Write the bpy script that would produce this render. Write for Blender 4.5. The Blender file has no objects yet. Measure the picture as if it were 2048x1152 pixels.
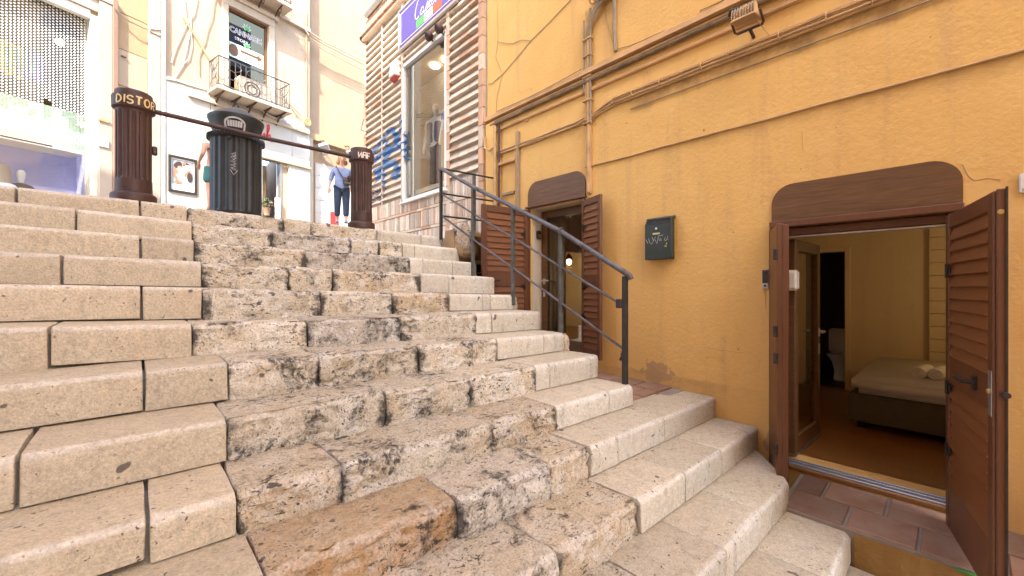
import bpy, bmesh, math, random
from mathutils import Vector, Matrix, noise
random.seed(7)
scene = bpy.context.scene
col = scene.collection
R = math.radians

# ---------------------------------------------------------------- camera
# the eye is at the world origin; +X runs along the step noses to the yellow wall, +Y runs up the stairs
FPX = 822.0
YAW = R(42.503)
CF, SF = math.cos(YAW), math.sin(YAW)
cam = bpy.data.cameras.new('Camera')
cam.sensor_width = 36.0
cam.lens = 36.0 * FPX / 2048.0
cam.clip_start = 0.05
cam.clip_end = 3000
camo = bpy.data.objects.new('Camera', cam)
camo.rotation_euler = (R(90), 0, -YAW)
col.objects.link(camo)
scene.camera = camo

# ---------------------------------------------------------------- light
SUN_H = Vector((-0.70, -0.714, 0)).normalized()
SUN_EL = R(44)
world = bpy.data.worlds.new('World')
scene.world = world
world.use_nodes = True
wn = world.node_tree
bg = wn.nodes['Background']
sky = wn.nodes.new('ShaderNodeTexSky')
sky.sky_type = 'NISHITA'
sky.sun_disc = False
sky.sun_elevation = SUN_EL
sky.sun_rotation = math.atan2(SUN_H.x, SUN_H.y)
sky.air_density = 1.0
sky.dust_density = 2.5
sky.ozone_density = 0.8
wn.links.new(sky.outputs[0], bg.inputs[0])
bg.inputs[1].default_value = 0.15
sl = bpy.data.lights.new('sun', 'SUN')
sl.energy = 2.0
sl.angle = R(0.53)
sl.color = (1.0, 0.93, 0.82)
slo = bpy.data.objects.new('sun', sl)
sdir = Vector((SUN_H.x * math.cos(SUN_EL), SUN_H.y * math.cos(SUN_EL), math.sin(SUN_EL)))
slo.rotation_euler = sdir.to_track_quat('Z', 'Y').to_euler()
slo.location = (-8, -8, 16)
col.objects.link(slo)
scene.view_settings.view_transform = 'Standard'
scene.view_settings.look = 'None'
scene.view_settings.gamma = 1.0
scene.view_settings.use_curve_mapping = False
scene.view_settings.exposure = 2.95
scene.cycles.max_bounces = 10
scene.cycles.diffuse_bounces = 5
scene.cycles.transparent_max_bounces = 12

# ---------------------------------------------------------------- measuring helpers (photo ray -> point on a known plane)
def ray(u, v):
    a = u - 1024.0
    return Vector((SF * FPX + CF * a, CF * FPX - SF * a, 576.0 - v))
def atX(u, v, X):
    d = ray(u, v); return d * (X / d.x)
def atY(u, v, Y):
    d = ray(u, v); return d * (Y / d.y)
def atZ(u, v, Z):
    d = ray(u, v); return d * (Z / d.z)
def latfwd(lat, fwd, z=0.0):
    return Vector((SF * fwd + CF * lat, CF * fwd - SF * lat, z))

# ---------------------------------------------------------------- object helpers
def wm(o):
    m = o.matrix_basis.copy()
    if o.parent:
        m = wm(o.parent) @ o.matrix_parent_inverse @ m
    return m
def put(o, parent):
    if parent is not None:
        o.parent = parent
        o.matrix_parent_inverse = wm(parent).inverted()
def tag(o, label=None, cat=None, group=None, kind=None):
    if label: o['label'] = label
    if cat: o['category'] = cat
    if group: o['group'] = group
    if kind: o['kind'] = kind
    return o
def empty(name, loc, label=None, cat=None, group=None, kind=None, parent=None, rz=0):
    o = bpy.data.objects.new(name, None)
    o.empty_display_size = 0.1
    o.location = loc
    o.rotation_euler = (0, 0, rz)
    col.objects.link(o)
    put(o, parent)
    return tag(o, label, cat, group, kind)
def link_mesh(name, me, mat, parent=None, loc=(0, 0, 0)):
    o = bpy.data.objects.new(name, me)
    if mat is not None and not me.materials:
        me.materials.append(mat)
    o.location = loc
    col.objects.link(o)
    put(o, parent)
    return o
def copy_to(src, parent, mat4, name=None):
    o = src.copy()
    if name: o.name = name
    for k in ('label', 'category', 'group'):
        if k in o: del o[k]
    o.parent = None
    o.matrix_parent_inverse = Matrix.Identity(4)
    o.matrix_basis = mat4
    col.objects.link(o)
    put(o, parent)
    return o

class MB:
    def __init__(s):
        s.v = []; s.f = []; s.mi = []
    def add(s, vs, fs, mi=0):
        b = len(s.v)
        s.v += [Vector(p) for p in vs]
        s.f += [tuple(b + i for i in f) for f in fs]
        s.mi += [mi] * len(fs)
        return s
    def hexa(s, p, mi=0):
        return s.add(p, [(0, 3, 2, 1), (4, 5, 6, 7), (0, 1, 5, 4), (1, 2, 6, 5), (2, 3, 7, 6), (3, 0, 4, 7)], mi)
    def box(s, x0, x1, y0, y1, z0, z1, mi=0, m=None):
        x0, x1 = min(x0, x1), max(x0, x1); y0, y1 = min(y0, y1), max(y0, y1); z0, z1 = min(z0, z1), max(z0, z1)
        p = [Vector(q) for q in ((x0, y0, z0), (x1, y0, z0), (x1, y1, z0), (x0, y1, z0), (x0, y0, z1), (x1, y0, z1), (x1, y1, z1), (x0, y1, z1))]
        if m is not None: p = [m @ q for q in p]
        return s.hexa(p, mi)
    def quad(s, a, b, c, d, mi=0):
        return s.add([a, b, c, d], [(0, 1, 2, 3)], mi)
    def poly(s, pts, mi=0):
        return s.add(pts, [tuple(range(len(pts)))], mi)
    def prism(s, pts, off, mi=0):
        n = len(pts); off = Vector(off)
        vs = [Vector(p) for p in pts] + [Vector(p) + off for p in pts]
        fs = [tuple(range(n - 1, -1, -1)), tuple(range(n, 2 * n))] + [(i, (i + 1) % n, n + (i + 1) % n, n + i) for i in range(n)]
        return s.add(vs, fs, mi)
    def tube(s, path, r, n=8, mi=0, caps=True):
        path = [Vector(p) for p in path]
        rs = r if isinstance(r, (list, tuple)) else [r] * len(path)
        vs = []; fs = []
        up = None
        for i, p in enumerate(path):
            t = (path[min(i + 1, len(path) - 1)] - path[max(i - 1, 0)])
            if t.length < 1e-9: t = Vector((0, 0, 1))
            t.normalize()
            if up is None:
                up = Vector((0, 0, 1)) if abs(t.z) < 0.9 else Vector((1, 0, 0))
            a = t.cross(up)
            if a.length < 1e-6: a = t.cross(Vector((0, 1, 0)))
            a.normalize(); b = a.cross(t).normalized(); up = b
            for k in range(n):
                an = 2 * math.pi * k / n
                vs.append(p + (a * math.cos(an) + b * math.sin(an)) * rs[i])
        for i in range(len(path) - 1):
            for k in range(n):
                k2 = (k + 1) % n
                fs.append((i * n + k, i * n + k2, (i + 1) * n + k2, (i + 1) * n + k))
        if caps:
            fs.append(tuple(range(n - 1, -1, -1)))
            fs.append(tuple(range((len(path) - 1) * n, len(path) * n)))
        return s.add(vs, fs, mi)
    def lathe(s, prof, c=(0, 0, 0), n=32, mi=0, m=None, caps=True):
        c = Vector(c); vs = []; fs = []
        for (r, z) in prof:
            for k in range(n):
                an = 2 * math.pi * k / n
                p = Vector((r * math.cos(an), r * math.sin(an), z))
                vs.append((m @ p if m is not None else p) + c)
        for i in range(len(prof) - 1):
            for k in range(n):
                k2 = (k + 1) % n
                fs.append((i * n + k, i * n + k2, (i + 1) * n + k2, (i + 1) * n + k))
        if caps:
            fs.append(tuple(range(n - 1, -1, -1)))
            fs.append(tuple(range((len(prof) - 1) * n, len(prof) * n)))
        return s.add(vs, fs, mi)
    def torus(s, c, R0, r0, ax1, ax2, n=24, k=8, mi=0):
        ax1 = Vector(ax1).normalized(); ax2 = Vector(ax2).normalized()
        nn = ax1.cross(ax2); vs = []; fs = []
        for i in range(n):
            a = 2 * math.pi * i / n
            d = ax1 * math.cos(a) + ax2 * math.sin(a)
            for j in range(k):
                b = 2 * math.pi * j / k
                vs.append(Vector(c) + d * (R0 + r0 * math.cos(b)) + nn * (r0 * math.sin(b)))
        for i in range(n):
            for j in range(k):
                i2 = (i + 1) % n; j2 = (j + 1) % k
                fs.append((i * k + j, i2 * k + j, i2 * k + j2, i * k + j2))
        return s.add(vs, fs, mi)
    def build(s, name, mat, parent=None, smooth=False, bevel=0.0, segs=1, origin=None, fixn=True):
        vs = s.v
        lo = Vector((min(p.x for p in vs), min(p.y for p in vs), min(p.z for p in vs)))
        hi = Vector((max(p.x for p in vs), max(p.y for p in vs), max(p.z for p in vs)))
        c = Vector(origin) if origin is not None else Vector(((lo.x + hi.x) / 2, (lo.y + hi.y) / 2, lo.z))
        me = bpy.data.meshes.new(name)
        me.from_pydata([tuple(p - c) for p in vs], [], s.f)
        mats = mat if isinstance(mat, (list, tuple)) else [mat]
        for m_ in mats: me.materials.append(m_)
        if len(mats) > 1:
            me.polygons.foreach_set('material_index', s.mi)
        if bevel > 0 or fixn:
            bm = bmesh.new(); bm.from_mesh(me)
            if fixn: bmesh.ops.recalc_face_normals(bm, faces=bm.faces)
            if bevel > 0:
                es = [e for e in bm.edges if len(e.link_faces) == 2 and e.calc_face_angle(0) > 0.6]
                bmesh.ops.bevel(bm, geom=es, offset=bevel, segments=segs, affect='EDGES', clamp_overlap=True)
            bm.to_mesh(me); bm.free()
        if smooth:
            me.polygons.foreach_set('use_smooth', [True] * len(me.polygons))
            if smooth != 'all':
                try: me.set_sharp_from_angle(angle=R(40))
                except Exception: pass
        me.update()
        return link_mesh(name, me, None, parent, c)

def ribbon(strokes, w, mapf, name, mat, parent=None, lift=0.0):
    """flat painted strokes: 2-D polylines widened to w, then laid on a surface through mapf(s, h)"""
    mb = MB()
    for k, st in enumerate(strokes):
        pts = [Vector((p[0], p[1])) for p in st]
        fine = [pts[0]]
        for a, b in zip(pts[:-1], pts[1:]):
            m_ = max(1, int((b - a).length / 0.03))
            fine += [a.lerp(b, (i + 1) / m_) for i in range(m_)]
        L = []; Rr = []
        for i, p in enumerate(fine):
            t = fine[min(i + 1, len(fine) - 1)] - fine[max(i - 1, 0)]
            if t.length < 1e-9: t = Vector((1, 0))
            t.normalize(); nn = Vector((-t.y, t.x)) * w * 0.5 * (0.85 + 0.3 * noise.noise(Vector((p.x * 9, p.y * 9, k))))
            L.append(mapf(*(p + nn))); Rr.append(mapf(*(p - nn)))
        n = len(fine)
        mb.add(L + Rr, [(i, i + 1, n + i + 1, n + i) for i in range(n - 1)])
    return mb.build(name, mat, parent, fixn=False)

def arc(cx, cy, rx, ry, a0, a1, n=12):
    return [(cx + rx * math.cos(R(a0 + (a1 - a0) * i / n)), cy + ry * math.sin(R(a0 + (a1 - a0) * i / n))) for i in range(n + 1)]

GLYPH = {
 'D': [[(0, 0), (0, 1)], [(0, 1)] + arc(0.05, .5, .5, .5, 90, -90, 10) + [(0, 0)]],
 'I': [[(.1, 0), (.1, 1)]],
 'S': [arc(.3, .75, .28, .25, 20, 250, 10) + arc(.3, .25, .28, .25, 80, -160, 10)],
 'T': [[(0, 1), (.62, 1)], [(.31, 1), (.31, 0)]],
 'O': [arc(.32, .5, .3, .5, 90, 450, 18)],
 'R': [[(0, 0), (0, 1)], [(0, 1)] + arc(.1, .75, .42, .25, 90, -90, 8) + [(0, .5)], [(.15, .5), (.55, 0)]],
 'N': [[(0, 0), (0, 1), (.55, 0), (.55, 1)]],
 'n': [[(0, 1), (0, 0), (.55, 1), (.55, 0)]],
 'A': [[(0, 0), (.05, .95), (.5, 1), (.55, 0)], [(.03, .5), (.53, .5)]],
 'F': [[(0, 0), (0, 1), (.5, 1)], [(0, .52), (.42, .52)]],
 'Z': [[(0, 1), (.6, 1), (0, 0), (.6, 0)]],
 'E': [[(.5, 1), (0, 1), (0, 0), (.5, 0)], [(0, .5), (.4, .5)]],
 'V': [[(0, 1), (.3, 0), (.6, 1)]],
 '.': [[(.1, 0), (.16, .06)]],
}
def word(txt, x, y, h, gap=0.22, slant=0.0, jit=0.0):
    out = []
    for ch in txt:
        if ch == ' ':
            x += h * .5; continue
        g = GLYPH[ch]; wd = max(p[0] for st in g for p in st)
        dy = random.uniform(-jit, jit) * h
        for st in g:
            out.append([(x + (p[0] + p[1] * slant) * h, y + dy + p[1] * h) for p in st])
        x += (wd + gap) * h
    return out

def text_mesh(txt, size, mapf, name, mat, parent, align='LEFT', sx=1.0):
    cu = bpy.data.curves.new('lettering', 'FONT')
    cu.body = txt; cu.size = size; cu.align_x = align
    cu.resolution_u = 3
    to = bpy.data.objects.new('lettering_tmp', cu)
    col.objects.link(to)
    dg = bpy.context.evaluated_depsgraph_get()
    me = bpy.data.meshes.new_from_object(to.evaluated_get(dg))
    col.objects.unlink(to); bpy.data.objects.remove(to)
    mb = MB()
    mb.add([mapf(v.co.x * sx, v.co.y) for v in me.vertices], [tuple(p.vertices) for p in me.polygons])
    bpy.data.meshes.remove(me)
    return mb.build(name, mat, parent, fixn=False)

def skin_mesh(name, nodes, edges, mat, parent=None, sub=2, root=0, mtx=None):
    """one continuous body from joints: nodes = [(x, y, z, rx, ry)]"""
    me = bpy.data.meshes.new(name + '_joints')
    me.from_pydata([n[:3] for n in nodes], edges, [])
    o = bpy.data.objects.new(name + '_joints', me)
    col.objects.link(o)
    sk = o.modifiers.new('skin', 'SKIN'); sk.use_smooth_shade = True; sk.branch_smoothing = 0.4
    sd = o.modifiers.new('sub', 'SUBSURF'); sd.levels = sub; sd.render_levels = sub
    for i, n in enumerate(nodes):
        d = me.skin_vertices[0].data[i]
        d.radius = (n[3], n[4] if len(n) > 4 else n[3])
        d.use_root = (i == root)
    dg = bpy.context.evaluated_depsgraph_get()
    out = bpy.data.meshes.new_from_object(o.evaluated_get(dg))
    col.objects.unlink(o); bpy.data.objects.remove(o); bpy.data.meshes.remove(me)
    out.name = name
    if mtx is not None: out.transform(mtx)
    vs = [v.co for v in out.vertices]
    c = Vector((sum(v.x for v in vs) / len(vs), sum(v.y for v in vs) / len(vs), min(v.z for v in vs)))
    out.transform(Matrix.Translation(-c))
    out.polygons.foreach_set('use_smooth', [True] * len(out.polygons))
    out.materials.clear(); out.materials.append(mat)
    return link_mesh(name, out, None, parent, c)

# ---------------------------------------------------------------- materials
def newmat(name):
    m = bpy.data.materials.new(name); m.use_nodes = True
    nt = m.node_tree; b = nt.nodes['Principled BSDF']
    return m, nt, b
def N(nt, typ, **kw):
    n = nt.nodes.new(typ)
    for k, v in kw.items():
        setattr(n, k, v)
    return n
def coords(nt, scale=(1, 1, 1), rnd=True):
    tc = N(nt, 'ShaderNodeTexCoord')
    mp = N(nt, 'ShaderNodeMapping'); mp.inputs['Scale'].default_value = scale
    nt.links.new(tc.outputs['Object'], mp.inputs['Vector'])
    if rnd:
        oi = N(nt, 'ShaderNodeObjectInfo')
        mu = N(nt, 'ShaderNodeMath', operation='MULTIPLY'); mu.inputs[1].default_value = 37.0
        nt.links.new(oi.outputs['Random'], mu.inputs[0])
        cb = N(nt, 'ShaderNodeCombineXYZ')
        for i in range(3): nt.links.new(mu.outputs[0], cb.inputs[i])
        nt.links.new(cb.outputs[0], mp.inputs['Location'])
    return mp.outputs[0]
def nz(nt, vec, scale, detail=4, rough=0.55, dist=0.0):
    n = N(nt, 'ShaderNodeTexNoise'); n.inputs['Scale'].default_value = scale; n.inputs['Detail'].default_value = detail
    n.inputs['Roughness'].default_value = rough; n.inputs['Distortion'].default_value = dist
    nt.links.new(vec, n.inputs['Vector'])
    return n.outputs['Fac']
def ramp(nt, fac, stops):
    r = N(nt, 'ShaderNodeValToRGB')
    el = r.color_ramp.elements
    while len(el) < len(stops): el.new(0.5)
    for e, (p, c) in zip(el, stops):
        e.position = p; e.color = (c, c, c, 1) if isinstance(c, (int, float)) else (*c, 1)
    nt.links.new(fac, r.inputs[0])
    return r.outputs[0]
def mixc(nt, fac, a, b, mode='MIX'):
    m = N(nt, 'ShaderNodeMix', data_type='RGBA', blend_type=mode)
    if isinstance(fac, (int, float)): m.inputs[0].default_value = fac
    else: nt.links.new(fac, m.inputs[0])
    for i, x in ((6, a), (7, b)):
        if isinstance(x, tuple): m.inputs[i].default_value = (*x, 1)
        else: nt.links.new(x, m.inputs[i])
    return m.outputs[2]
def math_(nt, op, a, b=None):
    m = N(nt, 'ShaderNodeMath', operation=op)
    for i, x in ((0, a), (1, b)):
        if x is None: continue
        if isinstance(x, (int, float)): m.inputs[i].default_value = x
        else: nt.links.new(x, m.inputs[i])
    return m.outputs[0]
def bump(nt, b, h, strength, dist=0.01, prev=None):
    n = N(nt, 'ShaderNodeBump'); n.inputs['Strength'].default_value = strength; n.inputs['Distance'].default_value = dist
    nt.links.new(h, n.inputs['Height'])
    if prev is not None: nt.links.new(prev, n.inputs['Normal'])
    nt.links.new(n.outputs[0], b.inputs['Normal'])
    return n.outputs[0]
def pm(name, c, c2=None, scale=6.0, rough=0.6, metal=0.0, bs=0.15, bscale=60.0, bd=0.003, tint=0.0, stretch=(1, 1, 1), spec=0.5, coat=0.0):
    """plain procedural paint / metal / cloth: two tones through noise, fine relief, small tint per piece"""
    m, nt, b = newmat(name)
    vec = coords(nt, stretch)
    if c2 is None: c2 = tuple(x * 0.75 for x in c)
    f = ramp(nt, nz(nt, vec, scale, 5, 0.6), [(0.3, 0.0), (0.7, 1.0)])
    cc = mixc(nt, f, c, c2)
    if tint > 0:
        oi = N(nt, 'ShaderNodeObjectInfo')
        hsv = N(nt, 'ShaderNodeHueSaturation')
        mr = N(nt, 'ShaderNodeMapRange'); mr.inputs[3].default_value = 1 - tint; mr.inputs[4].default_value = 1 + tint
        nt.links.new(oi.outputs['Random'], mr.inputs[0])
        nt.links.new(mr.outputs[0], hsv.inputs['Value']); nt.links.new(cc, hsv.inputs['Color'])
        cc = hsv.outputs[0]
    nt.links.new(cc, b.inputs['Base Color'])
    b.inputs['Roughness'].default_value = rough; b.inputs['Metallic'].default_value = metal
    b.inputs['Specular IOR Level'].default_value = spec
    if coat: b.inputs['Coat Weight'].default_value = coat
    if bs > 0: bump(nt, b, nz(nt, vec, bscale, 4, 0.6), bs, bd)
    return m

def grain(nt, vec, c, amt=0.5):
    """sugary grain of weathered limestone: several octaves of light and dark"""
    g1 = nz(nt, vec, 85, 3, 0.6); g2 = nz(nt, vec, 26, 5, 0.7); g3 = nz(nt, vec, 190, 2, 0.5)
    g = math_(nt, 'ADD', math_(nt, 'ADD', math_(nt, 'MULTIPLY', g1, 0.45), math_(nt, 'MULTIPLY', g2, 0.35)), math_(nt, 'MULTIPLY', g3, 0.2))
    v = math_(nt, 'ADD', math_(nt, 'MULTIPLY', math_(nt, 'SUBTRACT', g, 0.5), amt * 5.0), 1.0)
    hs = N(nt, 'ShaderNodeHueSaturation'); nt.links.new(v, hs.inputs['Value']); nt.links.new(c, hs.inputs['Color'])
    return hs.outputs[0], g
def worn_nose_highlight(nt, c, tone, amt):
    """the rounded nose is rubbed paler, and its highlight is painted into the colour"""
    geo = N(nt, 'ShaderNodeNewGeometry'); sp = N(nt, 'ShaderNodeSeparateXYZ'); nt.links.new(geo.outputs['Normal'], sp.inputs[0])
    w = ramp(nt, sp.outputs[2], [(0.16, 0.0), (0.45, 1.0), (0.80, 1.0), (0.95, 0.0)])  # normal-based mask for the nosing highlight put into the stone colour
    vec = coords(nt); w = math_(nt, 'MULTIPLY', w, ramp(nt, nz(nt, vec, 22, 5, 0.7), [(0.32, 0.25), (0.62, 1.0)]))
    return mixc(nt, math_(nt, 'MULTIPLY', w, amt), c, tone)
def piece_tint(nt, c, lo, hi):
    oi = N(nt, 'ShaderNodeObjectInfo'); hsv = N(nt, 'ShaderNodeHueSaturation')
    mr = N(nt, 'ShaderNodeMapRange'); mr.inputs[3].default_value = lo; mr.inputs[4].default_value = hi
    nt.links.new(oi.outputs['Random'], mr.inputs[0]); nt.links.new(mr.outputs[0], hsv.inputs['Value']); nt.links.new(c, hsv.inputs['Color'])
    return hsv.outputs[0]

def tread_tone(nt, c, tone, amt):
    """walked-on faces are browner than the risers"""
    geo = N(nt, 'ShaderNodeNewGeometry'); sp = N(nt, 'ShaderNodeSeparateXYZ'); nt.links.new(geo.outputs['True Normal'], sp.inputs[0])
    f = ramp(nt, sp.outputs[2], [(0.75, 0.0), (0.95, 1.0)])
    return mixc(nt, math_(nt, 'MULTIPLY', f, amt), c, tone)
def mat_smooth_stone(name, base, warm, soot=0.5):
    m, nt, b = newmat(name)
    vec = coords(nt)
    big = ramp(nt, nz(nt, vec, 2.4, 6, 0.65, 0.6), [(0.32, 0.0), (0.68, 1.0)])
    c = mixc(nt, big, base, warm)
    pink = ramp(nt, nz(nt, vec, 5.5, 5, 0.7), [(0.45, 0.0), (0.7, 1.0)])
    c = mixc(nt, math_(nt, 'MULTIPLY', pink, 0.35), c, (base[0] * 0.82, base[1] * 0.80, base[2] * 0.80))
    c = tread_tone(nt, c, (0.505, 0.405, 0.26), 0.65)
    c = worn_nose_highlight(nt, c, (0.68, 0.61, 0.52), 0.6)
    c, g = grain(nt, vec, c, 0.40)
    # soot washed down the faces, broken up by the grain
    st = coords(nt, (5, 5, 1.2))
    fine = ramp(nt, nz(nt, vec, 38, 5, 0.75), [(0.38, 0.0), (0.62, 1.0)])
    streak = ramp(nt, nz(nt, st, 2.4, 6, 0.75), [(0.52, 0.0), (0.72, 1.0)])
    c = mixc(nt, math_(nt, 'MULTIPLY', math_(nt, 'MULTIPLY', streak, fine), soot), c, (0.12, 0.105, 0.09))
    pit = ramp(nt, nz(nt, vec, 52, 2, 0.5), [(0.655, 0.0), (0.70, 1.0)])
    area = ramp(nt, nz(nt, vec, 4.0, 3, 0.5), [(0.40, 0.0), (0.60, 1.0)])
    pm_ = math_(nt, 'MULTIPLY', pit, area)
    c = mixc(nt, math_(nt, 'MULTIPLY', pm_, 0.85), c, (0.045, 0.036, 0.03))
    gum = ramp(nt, nz(nt, vec, 12, 1.2, 0.4), [(0.75, 0.0), (0.77, 1.0)])
    c = mixc(nt, math_(nt, 'MULTIPLY', gum, 0.8), c, (0.06, 0.05, 0.045))
    nt.links.new(piece_tint(nt, c, 0.9, 1.1), b.inputs['Base Color'])
    b.inputs['Roughness'].default_value = 0.75
    b.inputs['Specular IOR Level'].default_value = 0.3
    n1 = bump(nt, b, g, 0.8, 0.012)
    bump(nt, b, pm_, -0.8, 0.006, n1)
    return m

def mat_rough_stone(name, base, warm, dark=1.0, white=0.55):
    m, nt, b = newmat(name)
    vec = coords(nt)
    big = ramp(nt, nz(nt, vec, 2.8, 7, 0.7, 0.8), [(0.35, 0.0), (0.65, 1.0)])
    c = mixc(nt, big, base, warm)
    wh = ramp(nt, nz(nt, vec, 6.5, 7, 0.72, 0.3), [(0.46, 0.0), (0.62, 1.0)])
    c = mixc(nt, math_(nt, 'MULTIPLY', wh, white), c, (0.74, 0.70, 0.625))
    c = tread_tone(nt, c, (0.53, 0.425, 0.275), 0.5)
    c = worn_nose_highlight(nt, c, (0.66, 0.59, 0.50), 0.5)
    c, g = grain(nt, vec, c, 0.46)
    # travertine holes, drawn out along the bedding
    hv = coords(nt, (0.7, 1.0, 1.6))
    holes = ramp(nt, nz(nt, hv, 34, 4, 0.62, 0.5), [(0.57, 0.0), (0.61, 1.0)])
    dots = math_(nt, 'MULTIPLY', ramp(nt, nz(nt, vec, 75, 2, 0.5), [(0.62, 0.0), (0.67, 1.0)]), ramp(nt, nz(nt, vec, 6, 4, 0.6), [(0.38, 0.0), (0.55, 1.0)]))
    harea = ramp(nt, nz(nt, vec, 4.0, 4, 0.6), [(0.42, 0.0), (0.60, 1.0)])
    hm = math_(nt, 'MAXIMUM', math_(nt, 'MULTIPLY', holes, harea), dots)
    c = mixc(nt, math_(nt, 'MULTIPLY', hm, 0.88), c, (0.05, 0.042, 0.035))
    # black crust in broken patches
    crust = ramp(nt, nz(nt, vec, 3.4, 6, 0.7, 0.5), [(0.565 - 0.03 * dark, 0.0), (0.64 - 0.03 * dark, 1.0)])
    fine = ramp(nt, nz(nt, vec, 30, 6, 0.75, 0.4), [(0.40, 0.0), (0.58, 1.0)])
    c = mixc(nt, math_(nt, 'MULTIPLY', math_(nt, 'MULTIPLY', crust, fine), 0.92), c, (0.04, 0.034, 0.03))
    # dirt packed into the two ends of each block, ragged
    tc = N(nt, 'ShaderNodeTexCoord'); sp = N(nt, 'ShaderNodeSeparateXYZ')
    nt.links.new(tc.outputs['Generated'], sp.inputs[0])
    e = math_(nt, 'ABSOLUTE', math_(nt, 'SUBTRACT', sp.outputs[0], 0.5))
    e = math_(nt, 'ADD', math_(nt, 'MULTIPLY', e, 2.0), math_(nt, 'MULTIPLY', math_(nt, 'SUBTRACT', nz(nt, vec, 5.5, 7, 0.75), 0.5), 0.85))
    end = ramp(nt, e, [(0.88, 0.0), (0.99, 1.0)])
    low = ramp(nt, sp.outputs[2], [(0.72, 1.0), (0.97, 0.0)])
    c = mixc(nt, math_(nt, 'MULTIPLY', math_(nt, 'MULTIPLY', end, low), 0.9), c, (0.035, 0.03, 0.026))
    gum = ramp(nt, nz(nt, vec, 11, 1.2, 0.4), [(0.76, 0.0), (0.78, 1.0)])
    c = mixc(nt, math_(nt, 'MULTIPLY', gum, 0.75), c, (0.06, 0.05, 0.045))
    nt.links.new(piece_tint(nt, c, 0.9, 1.1), b.inputs['Base Color'])
    b.inputs['Roughness'].default_value = 0.88
    b.inputs['Specular IOR Level'].default_value = 0.2
    n1 = bump(nt, b, g, 1.0, 0.022)
    bump(nt, b, hm, -1.0, 0.014, n1)
    return m

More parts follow.
